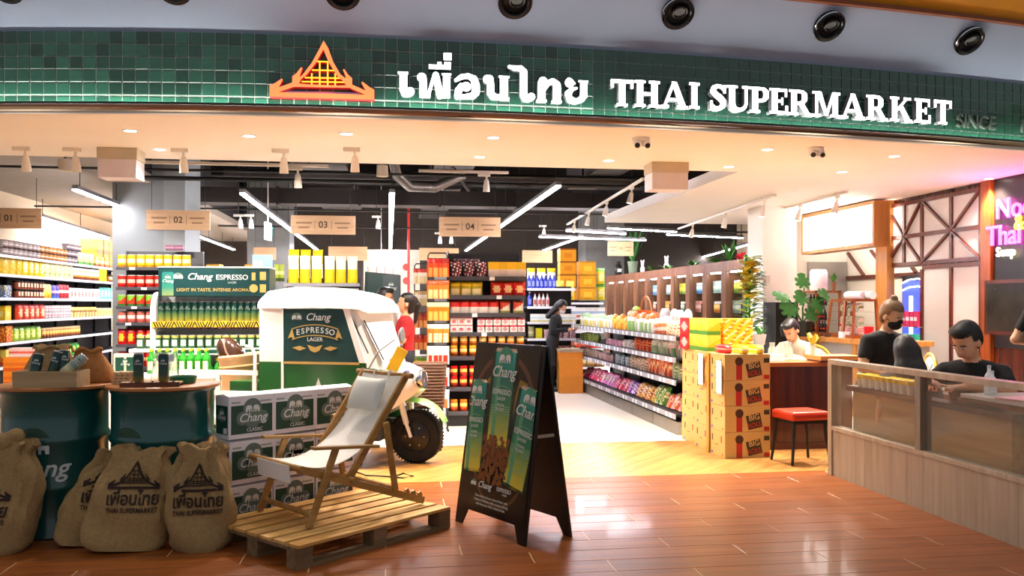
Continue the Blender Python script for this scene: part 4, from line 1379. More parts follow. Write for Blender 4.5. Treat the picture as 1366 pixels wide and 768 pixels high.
# ------------------------------------------------------------------ sandwich board with beer poster
ab = thing('sandwich_board', 'black folding sandwich board with a poster of three beer cans', 'sign board', (.587, 5.23, 0), R(-61.5))
BWD, BHT, AOFF, BOFF = .74, 1.15, .16, .36
m_board = mat('black_board', '#0d0b0a', rough=.35, var=.1)
def leaf(name, y0, y1, front):
    b = MB()
    th = .014
    poly = [(-BWD / 2, 0), (-BWD / 2 + .07, 0), (-BWD / 2 + .12, .10), (BWD / 2 - .12, .10), (BWD / 2 - .07, 0), (BWD / 2, 0), (BWD / 2 - .015, BHT), (-BWD / 2 + .015, BHT)]
    def P(x, z, o): return (x, y0 + (y1 - y0) * z / BHT + o, z)
    n = len(poly)
    b.add([P(x, z, 0) for x, z in poly] + [P(x, z, th) for x, z in poly], [tuple(range(n)), tuple(reversed(range(n, 2 * n)))] + [(j, i, n + i, n + j) for i in range(n) for j in ((i + 1) % n,)])
    return b.build(name, m_board, ab)
leaf('front_leaf', 0, AOFF, True)
leaf('back_leaf', BOFF - .014, AOFF + .016, False)
for s in (-1, 1):
    MB().bar((s * (BWD / 2 - .03), .085, .62), (s * (BWD / 2 - .03), .255, .62), .008, .02).build('spreader', m_chrome, ab)
    MB().cyl((s * .28 - .03, AOFF + .007, BHT - .004), (s * .28 + .03, AOFF + .007, BHT - .004), .009, n=10).build('hinge', m_blackm, ab)
TIL = math.atan2(AOFF, BHT)
po = MB()
PX, PZ = .345, 1.02
po.add([(-PX, 0, 0), (PX, 0, 0), (PX - .012, 0, PZ), (-PX + .012, 0, PZ)], [(0, 1, 2, 3)])
m_cof = mat('coffee_brown_print', '#23150f', rough=.3, col2='#120a08', scale=4)
poster = po.build('poster', m_cof, ab, (0, .10 * math.tan(TIL) - .003, .11), (-TIL, 0, 0))
def pprint(name, fn, m, lift=.0006):
    b = MB(); fn(b)
    o = b.build(name, m if isinstance(m, list) else [m], poster)
    o.location.y = -lift
    return o
def pz(b, poly, m=0): b.add([(x, 0, z) for x, z in poly], [tuple(range(len(poly)))], m)
def ringpoly(b, cx, cz, r0, r1, a0, a1, m=0, n=28, sx=1.):
    for i in range(n):
        t0, t1 = R(a0 + (a1 - a0) * i / n), R(a0 + (a1 - a0) * (i + 1) / n)
        pz(b, [(cx + sx * r0 * math.cos(t0), cz + r0 * math.sin(t0)), (cx + sx * r1 * math.cos(t0), cz + r1 * math.sin(t0)), (cx + sx * r1 * math.cos(t1), cz + r1 * math.sin(t1)), (cx + sx * r0 * math.cos(t1), cz + r0 * math.sin(t1))], m)
for q_ in ((0, .62, .34, .375, 15, 165), (.04, .36, .29, .315, 200, 340)):
    pprint('pan_rim', lambda b: ringpoly(b, *q_, sx=.9), mat('tan_pan_rim', '#5d3c26', rough=.3))
pprint('gold_glow', lambda b: (pz(b, [(-.16, .62), (-.06, .55), (-.05, .80), (-.12, .86), (-.2, .80)]), pz(b, [(.13, .55), (.22, .62), (.24, .82), (.16, .84), (.12, .7)])), mat('dull_gold_print', '#8a6c2a', rough=.3))
m_bean1 = mat('bean_brown_print', '#8a5632', rough=.25); m_bean2 = mat('bean_groove_print', '#1d0d07', rough=.3)
def beans(b):
    rr = random.Random(5)
    for i in range(170):
        cx, cz = rr.uniform(-.15, .12), rr.uniform(.19, .47)
        a = rr.uniform(0, PI); A, B = .019, .012
        pts = [(cx + A * math.cos(t) * math.cos(a) - B * math.sin(t) * math.sin(a), cz + A * math.cos(t) * math.sin(a) + B * math.sin(t) * math.cos(a)) for t in [2 * PI * k / 10 for k in range(10)]]
        o = len(b.v)
        b.add([(x, -.00003 * i, z) for x, z in pts], [tuple(range(10))], 0)
        dx, dz = math.cos(a), math.sin(a)
        b.add([(cx + q * A * .85 * dx - w * .0018 * dz, -.00003 * i - .000015, cz + q * A * .85 * dz + w * .0018 * dx) for q, w in ((-1, -1), (1, -1), (1, 1), (-1, 1))], [(0, 1, 2, 3)], 1)
pprint('coffee_beans_print', beans, [m_bean1, m_bean2], .0008)
m_pcan = gradz('poster_can_print', [(0, '#c8b63e'), (.20, '#98a544'), (.42, '#2f7a50'), (.7, '#187060'), (1, '#14a094')], 0, .58, rough=.3)
m_pcs = mat('poster_can_edge', '#0a2a22', rough=.3); m_pch = mat('poster_can_shine', '#4f9a72', rough=.3)
clip_later = []
def poster_can(cx, cz, w, h, tilt, cut=None):
    """flat picture of a can: rounded body, darker edges, pale gleam, print"""
    def fn(b):
        n = 8
        for k in range(n):
            x0, x1 = -w / 2 + w * k / n, -w / 2 + w * (k + 1) / n
            e0 = .022 * (1 - (2 * x0 / w) ** 2) ** .5 if abs(2 * x0 / w) < 1 else 0
            e1 = .022 * (1 - (2 * x1 / w) ** 2) ** .5 if abs(2 * x1 / w) < 1 else 0
            pz(b, [(x0, -e0), (x1, -e1), (x1, h), (x0, h)], 1 if k in (0, n - 1) else (2 if k == 2 else 0))
        pz(b, [(-w * .42, h), (w * .42, h), (w * .36, h + .022), (-w * .36, h + .022)], 3)
        pz(b, [(-w * .48, -.004), (w * .48, -.004), (w * .44, -.024), (-w * .44, -.024)], 1)
    b = MB(); fn(b)
    if cut is not None:
        M = Matrix.Translation((cx, 0, cz)) @ Matrix.Rotation(-R(tilt), 4, 'Y')
        b.v = [tuple(M @ Vector(v)) for v in b.v]
        # clip the picture at the poster edge
        out = MB()
        for f, m in zip(b.f, b.m):
            P = [(b.v[i][0], b.v[i][2]) for i in f]
            lim, sg = cut
            o2 = []
            for i in range(len(P)):
                a, c = P[i], P[(i + 1) % len(P)]
                ia, ic = sg * (a[0] - lim) >= 0, sg * (c[0] - lim) >= 0
                if ia: o2.append(a)
                if ia != ic:
                    t = (lim - a[0]) / (c[0] - a[0]); o2.append((lim, a[1] + t * (c[1] - a[1])))
            if len(o2) >= 3:
                out.add([(x, 0, z) for x, z in o2], [tuple(range(len(o2)))], m)
        Mi = M.inverted()
        out.v = [tuple(Mi @ Vector(v)) for v in out.v]
        b = out
    o = b.build('can_picture', [m_pcan, m_pcs, m_pch, m_cantop], poster, (cx, -.0012, cz), (0, -R(tilt), 0))
    lg = link('brand_logo', brand_logo('stack', w * .80, m_silver, mat('poster_fan', '#3a8a6a', rough=.4)), o, (0, -.0015, h * .80))
    lettering('ESPRESSO', o, (0, -.0018, h * .56), w * .165, m_silver, depth=.0008, bold=.012)
    lettering('LAGER', o, (0, -.0018, h * .49), w * .11, m_silver, depth=.0008)
    bb_ = MB()
    ringpoly(bb_, 0, h * .60 - w * .55, w * .60, w * .615, 62, 118); ringpoly(bb_, 0, h * .53 - w * .55, w * .60, w * .615, 62, 118)
    ringpoly(bb_, 0, h * .30, w * .30, w * .312, 180, 360); ringpoly(bb_, 0, h * .30, w * .36, w * .372, 180, 360); ringpoly(bb_, 0, h * .30, w * .12, w * .135, 0, 360)
    for k in range(4):
        pz(bb_, [(-w * .36, h * (.33 + .025 * k)), (-w * .14, h * (.33 + .025 * k)), (-w * .14, h * (.338 + .025 * k)), (-w * .36, h * (.338 + .025 * k))]); pz(bb_, [(w * .14, h * (.33 + .025 * k)), (w * .36, h * (.33 + .025 * k)), (w * .36, h * (.338 + .025 * k)), (w * .14, h * (.338 + .025 * k))])
    bb_.build('can_print', mat('pale_green_print', '#7fae92', rough=.4), o, (0, -.0012, 0))
    if cut: clip_later.append((o, cut))
    lettering('ASIAN', o, (0, -.0018, h * .42), w * .10, m_silver, depth=.0008); lettering('BLEND', o, (0, -.0018, h * .375), w * .10, m_silver, depth=.0008)
def clip_children(o, lim, sg):
    import bmesh
    M = Matrix.Translation(o.location) @ o.rotation_euler.to_matrix().to_4x4()
    for ch in list(o.children):
        L = M @ Matrix.Translation(ch.location)
        me = ch.data.copy(); bm = bmesh.new(); bm.from_mesh(me)
        Li = L.inverted()
        co = Li @ Vector((lim, 0, 0)); no = (Li.to_3x3() @ Vector((sg, 0, 0))).normalized()
        bmesh.ops.bisect_plane(bm, geom=bm.verts[:] + bm.edges[:] + bm.faces[:], plane_co=co, plane_no=no, clear_inner=True)
        bm.to_mesh(me); bm.free(); ch.data = me
poster_can(-.01, .43, .275, .57, 0)
poster_can(-.25, .25, .25, .54, 3, (-.334, 1))
poster_can(.20, .21, .265, .57, -9, (.334, -1))
for o_, c_ in clip_later: clip_children(o_, *c_)
link('brand_logo', brand_logo('side', .19), poster, (-.12, -.003, .165))
lettering('ESPRESSO', poster, (.12, -.003, .165), .034, m_silver, depth=.001, bold=.01)
lettering('LAGER', poster, (.13, -.003, .14), .016, m_silver, depth=.001)
for k, tx in enumerate(('Dark Amber-Brown coloured beer with', 'Arabica & Robusta coffee aromas offering', 'mild bitterness with a roasted finish.')):
    lettering(tx, poster, (0, -.003, .095 - .024 * k), .021, m_silver, depth=.0008)

# ------------------------------------------------------------------ tuk-tuk
m_tw = mat('tuk_white', '#f4f3ee', rough=.25, var=.02, coat=.3)
m_tg = mat('tuk_green', '#1d5a24', rough=.3, var=.06, coat=.3)
m_tlg = mat('tuk_light_green', '#8fd06a', rough=.3, var=.05, coat=.3)
m_rub = mat('tyre_rubber', '#141312', rough=.75, var=.1, scale=20, bump=.1)
m_sgn = mat('dark_teal_sign', '#123a3a', rough=.4)
m_gold = mat('gold_print', '#b79a55', rough=.4)
m_grey = mat('grey_plastic', '#77787a', rough=.5)
TA = R(-20)
tk = thing('tuk_tuk', 'white and green three-wheeled tuk-tuk with brewery panel', 'vehicle', (.226, 7.66, 0), TA)
# local: x forward, front wheel at the origin; near side at y=-.42
NY, FYY = -.42, .42
WR = .235
def wheel(name, x, y, w=.13):
    prof = [(.05, -w / 2 + .02), (.13, -w / 2 + .02), (.15, -w / 2), (.215, -w / 2 + .006), (WR, -w / 2 + .03), (WR, w / 2 - .03), (.215, w / 2 - .006), (.15, w / 2), (.13, w / 2 - .02), (.05, w / 2 - .02)]
    b = MB(); b.T = Matrix.Translation((x, y, WR)) @ Matrix.Rotation(R(90), 4, 'X')
    b.lathe(prof, 40)
    o = b.build(name, m_rub, tk)
    b = MB()
    for i in range(48):
        a = 2 * PI * i / 48
        for s in (-1, 1):
            b.T = Matrix.Translation((x, y, WR)) @ Matrix.Rotation(a, 4, 'Y')
            b.box(WR - .006, WR + .0015, s * .05 - .018, s * .05 + .012, -.006, .006)
    b.T = None
    b.build('tread', m_rub, o)
    b = MB(); b.T = Matrix.Translation((x, y - .046, WR)) @ Matrix.Rotation(R(90), 4, 'X')
    b.lathe([(.13, 0), (.12, .006), (.05, .010), (.03, .02), (.001, .022)], 24, caps=False).build('hub', mat('black_rim', '#1c1b1a', rough=.4), o)
    for i in range(6):
        MB().cyl((x + .085 * math.cos(i * PI / 3), y - .05, WR + .085 * math.sin(i * PI / 3)), (x + .085 * math.cos(i * PI / 3), y - .062, WR + .085 * math.sin(i * PI / 3)), .007, n=6).build('wheel_nut', m_gold, o)
    return o
wheel('front_wheel', 0, 0)
wheel('rear_wheel', -1.45, NY + .12); wheel('rear_wheel', -1.45, FYY - .12)
for s in (-1, 1):
    MB().cyl((-.02, s * .10, WR + .0), (-.10, s * .10, .46), .016, n=12).cyl((-.06, s * .10, .35), (-.13, s * .10, .60), .026, n=12).build('fork_leg', m_tw, tk)
# fender
b = MB(); rings = []
for i in range(13):
    a = R(25 + 110 * i / 12)
    r = WR + .085
    x, z = -.02 + r * math.cos(a), WR + r * math.sin(a) * 1.0
    wv = .11 * (1 - .35 * abs(i - 6) / 6)
    rings.append([(x, -wv, z - .012), (x, -wv * .6, z + .012), (x, 0, z + .02), (x, wv * .6, z + .012), (x, wv, z - .012), (x, 0, z - .006)])
b.loft(rings).build('fender', m_tlg, tk)
# cabin side: lower green panels, sign panel, white pillars (near and far side alike)
def panel(name, poly, m, y, th=.02, side=1, bevel=.004):
    return MB().prism(poly, y - (th if side > 0 else 0), y + (0 if side > 0 else th)).build(name, m, tk, bevel=bevel)
for y, s in ((NY, 1), (FYY, -1)):
    panel('lower_panel', [(-1.28, .30), (-.30, .30), (-.30, .90), (-1.28, .90)], m_tg, y, .02, s)
    panel('rear_pillar', [(-1.28, .90), (-1.06, .90), (-1.06, 1.38), (-1.28, 1.38)], m_tw, y, .02, s)
    pn = panel('side_panel', [(-1.06, .905), (-.36, .905), (-.50, 1.355), (-1.06, 1.355)], m_sgn, y - .004 * s, .02, s)
    panel('front_pillar', [(-.36, .90), (-.30, .90), (-.46, 1.38), (-.52, 1.38)], m_tw, y, .024, s)
    MB().box(-1.05, -.36, y - (.026 if s > 0 else -.006), y - (.006 if s > 0 else -.026), .885, .905).build('gold_beading', m_gold, tk)
    MB().box(-1.07, -1.05, y - (.03 if s > 0 else -.01), y - (.01 if s > 0 else -.03), .3, 1.38).build('white_beading', m_tw, tk)
yp = NY - .0255
lg = link('brand_logo', brand_logo('side', .30), tk, (-.80, yp, 1.285))
for i, ch in enumerate('ESPRESSO'):
    a = (i - 3.5) / 3.5
    lettering(ch, tk, (-.76 + a * .155, yp, 1.175 - .020 * a * a), .068, m_silver, depth=.002, bold=.014)
lettering('LAGER', tk, (-.76, yp, 1.095), .048, m_silver, depth=.002, bold=.006)
b = MB()
for z, rr_ in ((1.225, .62), (1.135, .62)):
    for i in range(16):
        a0, a1 = R(90 + 20 - 40 * i / 16), R(90 + 20 - 40 * (i + 1) / 16)
        P = [(-.76 + q * math.cos(a), z - rr_ + q * math.sin(a)) for q, a in ((rr_, a0), (rr_ - .008, a0), (rr_ - .008, a1), (rr_, a1))]
        poly2(b, P, 0)
for sx in (-1, 1):
    poly2(b, [(-.76 + sx * .21, 1.19), (-.76 + sx * .25, 1.10), (-.76 + sx * .22, 1.115), (-.76 + sx * .185, 1.10)], 0)
    poly2(b, [(-.76 + sx * .08, 1.02), (-.76 + sx * .14, 1.04), (-.76 + sx * .21, 1.025), (-.76 + sx * .14, 1.0)], 0)
poly2(b, [(-.83, 1.05), (-.76, 1.03), (-.69, 1.05), (-.72, 1.0), (-.76, .985), (-.80, 1.0)], 0)
b.build('gold_ornament', m_gold, tk, (0, yp, 0))
b = MB(); poly2(b, [(-.80, .57), (-.66, .57), (-.73, .77)], 0, 0); b.build('triangle_emblem', m_silver, tk, (0, NY - .0205, 0))
b = MB(); poly2(b, [(-.755, .60), (-.705, .60), (-.73, .68)], 0, 0); b.build('triangle_inset', m_tg, tk, (0, NY - .0230, 0))
# roof shell
b = MB(); rings = []
for x, zb, zt, w in ((-1.31, 1.36, 1.40, .40), (-1.30, 1.36, 1.46, .43), (-1.24, 1.36, 1.525, .45), (-1.05, 1.362, 1.55, .46), (-.8, 1.365, 1.545, .46), (-.6, 1.36, 1.52, .46), (-.45, 1.355, 1.49, .45), (-.36, 1.345, 1.45, .44), (-.31, 1.325, 1.40, .42), (-.30, 1.32, 1.35, .40)):
    ring = []
    h = zt - zb
    for yy, zz in ((-1, 0), (-1, .35), (-.93, .7), (-.78, .9), (-.4, 1), (.4, 1), (.78, .9), (.93, .7), (1, .35), (1, 0), (.5, .02), (-.5, .02)):
        ring.append((x, yy * w, zb + zz * h))
    rings.append(ring[::-1])
b.loft(rings).build('roof', m_tw, tk, sharp=50)
# windscreen frame, nose fairing
MB().hexa([(-.34, NY, .78), (-.16, -.26, .78), (-.16, .26, .78), (-.34, FYY, .78)], [(-.50, NY, 1.36), (-.40, -.40, 1.34), (-.40, .40, 1.34), (-.50, FYY, 1.36)]).build('nose_shell', m_tw, tk, bevel=.01)
b = MB().bar((-.20, -.29, .92), (-.35, -.36, 1.26), .03, .01).build('windscreen_wiper', m_blackm, tk)
MB().bar((-.44, NY - .012, 1.30), (-.30, NY + .03, .98), .02, .008).build('black_trim', m_blackm, tk)
b = MB(); rings = []
for x, zl, zh, w in ((-.32, .40, .88, .40), (-.16, .48, .86, .34), (-.02, .58, .82, .24), (.06, .64, .78, .14)):
    rings.append([(x, -w, (zl + zh) / 2), (x, -w * .8, zh), (x, 0, zh + .03), (x, w * .8, zh), (x, w, (zl + zh) / 2), (x, w * .7, zl), (x, -w * .7, zl)][::-1])
b.loft(rings).build('nose_cowl', m_tw, tk)
MB().hexa([(-.33, NY - .004, .62), (-.05, -.30, .68), (-.05, -.26, .68), (-.33, NY + .02, .62)], [(-.33, NY - .004, .86), (-.08, -.31, .82), (-.08, -.27, .82), (-.33, NY + .02, .86)]).build('green_wing', m_tg, tk)
b = MB(); b.T = Matrix.Translation((.07, -.12, .74)) @ Matrix.Rotation(R(80), 4, 'Y')
b.lathe([(.03, -.08), (.07, -.03), (.085, .02), (.088, .04), (.07, .045), (.001, .03)], 20, caps=False).build('headlight', m_chrome, tk)
b = MB(); b.T = Matrix.Translation((.0, -.26, .80)) @ Matrix.Rotation(R(80), 4, 'Y')
b.lathe([(.02, -.04), (.035, 0), (.032, .02), (.001, .03)], 14, caps=False).build('indicator', mat('purple_lens', '#5a5a8a', rough=.2), tk)
MB().tube([(-.12, -.34, .92), (-.02, -.44, .98), (.02, -.45, 1.06)], .012, 8).build('mirror_arm', m_grey, tk)
b = MB(); b.T = Matrix.Translation((.02, -.45, 1.14)) @ Matrix.Rotation(R(90), 4, 'Y')
b.lathe([(.001, -.02), (.05, -.015), (.065, 0), (.06, .008), (.001, .008)], 18, caps=False).build('mirror', m_grey, tk)
yt = MB(); yt.T = Matrix.Translation((-.02, -.46, .93)) @ Matrix.Rotation(R(28), 4, 'Y')
yt.box(-.05, .05, -.004, .004, -.11, .11).build('yellow_tag', mat('yellow_card', '#f2c318', rough=.5), tk)
MB().tube([(-.06, -.40, 1.10), (-.18, -.47, 1.0), (-.26, -.48, .86)], .008, 6).build('brake_cable', m_grey, tk)
# chassis, floor, bed with white rails
MB().box(-1.95, -.2, NY + .03, FYY - .03, .24, .34).build('chassis', mat('dark_frame', '#2a2c2a', rough=.6), tk)
MB().box(-2.05, -1.30, NY, FYY, .34, .40).build('bed_floor', m_tw, tk)
for y in (NY, FYY):
    for z in (.62, .80):
        MB().box(-2.05, -1.30, y - .012, y + .012, z - .02, z + .02).build('bed_rail', m_tw, tk)
    for x in (-2.04, -1.68, -1.33):
        MB().box(x - .018, x + .018, y - .014, y + .014, .38, .82).build('bed_post', m_tw, tk)
MB().tube([(-1.33, NY, .80), (-1.33, NY, .96), (-1.36, NY, 1.02), (-1.42, NY, 1.03)], .016, 8).build('bed_handle', m_tw, tk)
MB().box(-1.6, -.4, NY + .05, FYY - .05, .40, .72).build('bench', m_tg, tk)
# basket on the far side of the front wheel, cable on the floor
def basket(loc, lb):
    t = thing('wicker_basket', lb, 'basket', loc, R(-8))
    m = mat('brown_wicker', '#6b4a35', rough=.7, var=.25, scale=30, bump=.5)
    W_, D_, H_ = .30, .24, .42
    for k in range(14):
        z = .015 + k * .030
        w = W_ / 2 * (.86 + .14 * k / 13); d = D_ / 2 * (.86 + .14 * k / 13)
        n = 36
        pts = [(w * math.copysign(abs(math.cos(a)) ** .5, math.cos(a)) * (1 + .02 * (-1) ** (j + k)), d * math.copysign(abs(math.sin(a)) ** .5, math.sin(a)) * (1 + .02 * (-1) ** (j + k)), z) for j in range(n) for a in (2 * PI * j / n,)]
        MB().tube(pts, .014, 6, closed=True).build('weave_band', m, t)
    MB().box(-W_ / 2 * .84, W_ / 2 * .84, -D_ / 2 * .84, D_ / 2 * .84, 0, .01).build('bottom', m, t)
    return t
basket((.37, 8.32, .42), 'brown wicker basket behind the front wheel of the tuk-tuk')
tbl = thing('basket_stand', 'low dark stand under the wicker basket', 'stand', (.37, 8.32, 0), R(-8))
for sx in (-1, 1):
    for sy in (-1, 1):
        MB().box(sx * .11 - .01, sx * .11 + .01, sy * .08 - .01, sy * .08 + .01, 0, .40).build('leg', m_blackm, tbl)
MB().box(-.13, .13, -.10, .10, .40, .42).build('top', m_blackm, tbl)
tag(MB().tube([(.02, 7.0, .006), (.10, 7.15, .006), (.18, 7.02, .006), (.10, 6.95, .008), (-.05, 7.05, .006), (-.2, 7.1, .006), (-.3, 7.3, .006), (-.25, 7.6, .006)], .006, 6).build('power_cable', m_blackm), 'thin black cable looped on the floor by the deck chair', 'cable')

# sack with giant bean in the bed
bs = thing('bean_sack', 'tan sack with folded rim carrying a giant brown coffee bean', 'sack', (tk.location.x - 1.72 * math.cos(TA) - .13 * math.sin(TA), tk.location.y - 1.72 * math.sin(TA) - .13 * math.cos(TA), .40), 0)
b = MB(); rings = []
for r, z in ((.14, 0), (.17, .03), (.18, .2), (.185, .36), (.20, .46), (.21, .50), (.215, .53), (.20, .545), (.18, .53), (.16, .47), (.02, .45)):
    rings.append([(r * math.cos(2 * PI * j / 32) * (1 + .03 * math.sin(6 * PI * j / 32 + 3 * z)), r * .8 * math.sin(2 * PI * j / 32), z + (.02 * math.cos(2 * PI * j / 32) if z > .4 else 0)) for j in range(32)])
b.loft(rings).build('sack_body', m_burlapl, bs)
MB().tube([(.19 * math.cos(2 * PI * j / 32), .155 * math.sin(2 * PI * j / 32), .44 + .02 * math.cos(2 * PI * j / 32)) for j in range(32)], .012, 6, closed=True).build('rim_fold', m_burlapl, bs)
bn = thing('giant_coffee_bean', 'giant glossy brown coffee bean sticking out of the tan sack', 'decoration', (bs.location.x - .03, bs.location.y, .84), 0)
b = MB(); b.T = Matrix.Rotation(R(-32), 4, 'Y')
m_beanb = mat('glossy_bean', '#3b2319', rough=.15, coat=.6)
b.ball((0, 0, .12), .11, 24, 16, sz=1.55, sy=.9)
b.build('bean_body', m_beanb, bn)
b = MB(); b.T = Matrix.Rotation(R(-32), 4, 'Y')
b.tube([(.012 * math.sin(i * .9), -.1 * math.sin(PI * (.12 + .76 * i / 10)) * 1.0, .12 - .165 * math.cos(PI * (.12 + .76 * i / 10))) for i in range(11)], .009, 6).build('bean_crease', mat('bean_crease', '#8a6a52', rough=.4), bn)
# ------------------------------------------------------------------ products
def P(h, rough=.4):
    return mat('print_' + h.lstrip('#') + ('' if rough == .4 else '_%d' % (rough * 100)), h, rough=rough, var=.07, scale=22, rnd=.10)
def patt(kind):
    def f(x, z):
        if kind == 'plain': return 0
        if kind == 'disc': return 1 if x * x / .45 + (z + .1) ** 2 / .3 < 1 else (2 if z > .62 else 0)
        if kind == 'band': return 1 if -.25 < z < .3 else (2 if z < -.62 else 0)
        if kind == 'window': return 1 if (z < .05 and abs(x) < .7) else (2 if z > .45 else 0)
        if kind == 'split': return 1 if z > .1 + .5 * x else (2 if z < -.55 else 0)
        if kind == 'spots': return 1 if math.sin(x * 7 + z * 5) * math.cos(z * 8 - x * 3) > .35 else (2 if math.sin(x * 9 - z * 6) > .75 else 0)
        if kind == 'label': return 1 if (abs(x) < .62 and -.5 < z < .35) else (2 if z > .7 else 0)
        if kind == 'top': return 1 if z > .0 else 0
        return 0
    return f
_pm = {}
def pouch(w, h, d, cols, kind='disc', gn=8, gk=10, flat=False):
    k = ('pouch', w, h, d, tuple(cols), kind)
    if k in _pm: return _pm[k]
    b = MB(); f = patt(kind); vs = []
    for s in (1, -1):
        for i in range(gk + 1):
            for j in range(gn + 1):
                x, z = 2 * j / gn - 1, 2 * i / gk - 1
                th = (max(0, 1 - x ** 4) * max(0, 1 - (z if z > 0 else z * .75) ** 4)) ** .6
                cr = .012 * math.sin(j * 2.1) * (abs(z) > .9) * s
                pin = 1 - .05 * (1 - z * z)
                vs.append((x * w / 2 * pin, -s * d / 2 * th + cr * d * 4, (z + 1) * h / 2))
    o = (gk + 1) * (gn + 1)
    b.add(vs, [], 0)
    for s in (0, 1):
        for i in range(gk):
            for j in range(gn):
                a = s * o + i * (gn + 1) + j
                q = [a, a + 1, a + gn + 2, a + gn + 1]
                b.f.append(q if s == 0 else q[::-1]); b.s.append(True)
                b.m.append(f((2 * j + 1) / gn - 1, (2 * i + 1) / gk - 1))
    _pm[k] = b.mesh('pouch', [P(c, .3) for c in cols], 80)
    return _pm[k]
def carton(w, h, d, cols, kind='label', gn=8):
    k = ('carton', w, h, d, tuple(cols), kind)
    if k in _pm: return _pm[k]
    b = MB(); f = patt(kind)
    b.add([(x, y, z) for z in (0, h) for y in (-d / 2, d / 2) for x in (-w / 2, w / 2)], [(0, 2, 3, 1), (4, 5, 7, 6), (2, 6, 7, 3), (1, 3, 7, 5)], 0)
    for side in (0, 1):
        for i in range(gn):
            for j in range(gn):
                x0, x1 = 2 * j / gn - 1, 2 * (j + 1) / gn - 1; z0, z1 = i / gn * h, (i + 1) / gn * h
                m = f((x0 + x1) / 2, (z0 + z1) / h - 1)
                if side == 0:
                    b.add([(x0 * w / 2, -d / 2, z0), (x1 * w / 2, -d / 2, z0), (x1 * w / 2, -d / 2, z1), (x0 * w / 2, -d / 2, z1)], [(0, 1, 2, 3)], m)
                else:
                    b.add([(-w / 2, x0 * d / 2, z0), (-w / 2, x1 * d / 2, z0), (-w / 2, x1 * d / 2, z1), (-w / 2, x0 * d / 2, z1)], [(3, 2, 1, 0)], m)
    _pm[k] = b.mesh('carton', [P(c) for c in cols])
    return _pm[k]
def turned(prof, cols, kind, key, n=14, h=1., label=(.2, .7)):
    """prof: (r, z, colour index); label wraps the front between the given heights"""
    k = ('turned', key, tuple(cols), kind)
    if k in _pm: return _pm[k]
    b = MB()
    rings = [[(r * math.cos(2 * PI * j / n), r * math.sin(2 * PI * j / n), z) for j in range(n)] for r, z, m in prof]
    b.loft(rings, 0, True, True, mm=[p[2] for p in prof[1:]])
    f = patt(kind)
    fi = 0
    z0, z1 = prof[0][1], prof[-1][1]
    for i in range(len(prof) - 1):
        for j in range(n):
            if prof[i + 1][2] == 0:
                zc = (prof[i][1] + prof[i + 1][1]) / 2 / h
                a = (2 * PI * (j + .5) / n) % (2 * PI)
                x = (a - 1.5 * PI) / 1.2
                b.m[fi] = f(x, 2 * zc - 1) if abs(x) < 1 else b.m[fi]
            fi += 1
    _pm[k] = b.mesh(key, [P(c, .25) for c in cols], 50)
    return _pm[k]
def can_m(r, h, cols, kind='band'):
    pr = [(r * .9, 0, 3), (r, h * .03, 3)] + [(r, h * q, 0) for q in (.2, .35, .5, .65, .8, .95)] + [(r * .93, h, 3), (r * .85, h * .985, 3)]
    return turned(pr, list(cols) + ['#c9c9c4'] * (4 - len(cols)), kind, 'can_%g_%g' % (r, h), h=h)
def jar_m(r, h, cols, kind='band'):
    pr = [(r * .9, 0, 0), (r, h * .05, 0)] + [(r, h * q, 0) for q in (.25, .4, .55, .7)] + [(r * .85, h * .78, 0), (r * .92, h * .79, 3), (r * .92, h * .98, 3), (r * .8, h, 3)]
    return turned(pr, list(cols), kind, 'jar_%g_%g' % (r, h), h=h)
def cup_m(r, h, cols, kind='band'):
    pr = [(r * .75, 0, 0)] + [(r * (.75 + .22 * q), h * q, 0) for q in (.2, .4, .6, .8, .9)] + [(r * 1.04, h * .93, 3), (r * 1.04, h * .99, 3), (r * .9, h, 3)]
    return turned(pr, list(cols), kind, 'cup_%g_%g' % (r, h), h=h)
def bottle_m(r, h, cols, kind='label'):
    pr = [(r * .9, 0, 0), (r, h * .03, 0)] + [(r, h * q, 0) for q in (.15, .27, .39, .5, .58)] + [(r * .75, h * .68, 0), (r * .38, h * .78, 0), (r * .34, h * .9, 0), (r * .4, h * .905, 3), (r * .4, h * .99, 3), (r * .3, h, 3)]
    return turned(pr, list(cols), kind, 'bottle_%g_%g' % (r, h), h=h * .66)
count = [0]
import re
_SG = {'cups': 'cup', 'lids': 'lid', 'pouches': 'pouch', 'tubs': 'tub', 'jars': 'jar', 'packets': 'packet', 'boxes': 'box', 'packs': 'pack', 'bags': 'bag', 'tins': 'tin', 'cans': 'can', 'bottles': 'bottle', 'cartons': 'carton', 'caps': 'cap', 'tops': 'top', 'bunches': 'bunch'}
def one(label):
    for k, v in _SG.items():
        label = re.sub(r'\b%s\b' % k, v, label, count=1)
    return label
def put(name, me, loc, rz, label, cat, group, tilt=0., sc_=None):
    o = link(name, me, None, loc, (tilt, 0, rz))
    if sc_: o.scale = (sc_, sc_, sc_)
    count[0] += 1
    return tag(o, one(label), cat, group)
rg = random.Random(21)
ORD = ('first', 'second', 'third', 'fourth', 'fifth', 'sixth', 'seventh', 'eighth', 'ninth', 'tenth', 'eleventh', 'twelfth', 'thirteenth', 'fourteenth', 'fifteenth', 'sixteenth', 'seventeenth', 'eighteenth', 'nineteenth', 'twentieth') + tuple('number %d' % k for k in range(21, 60))
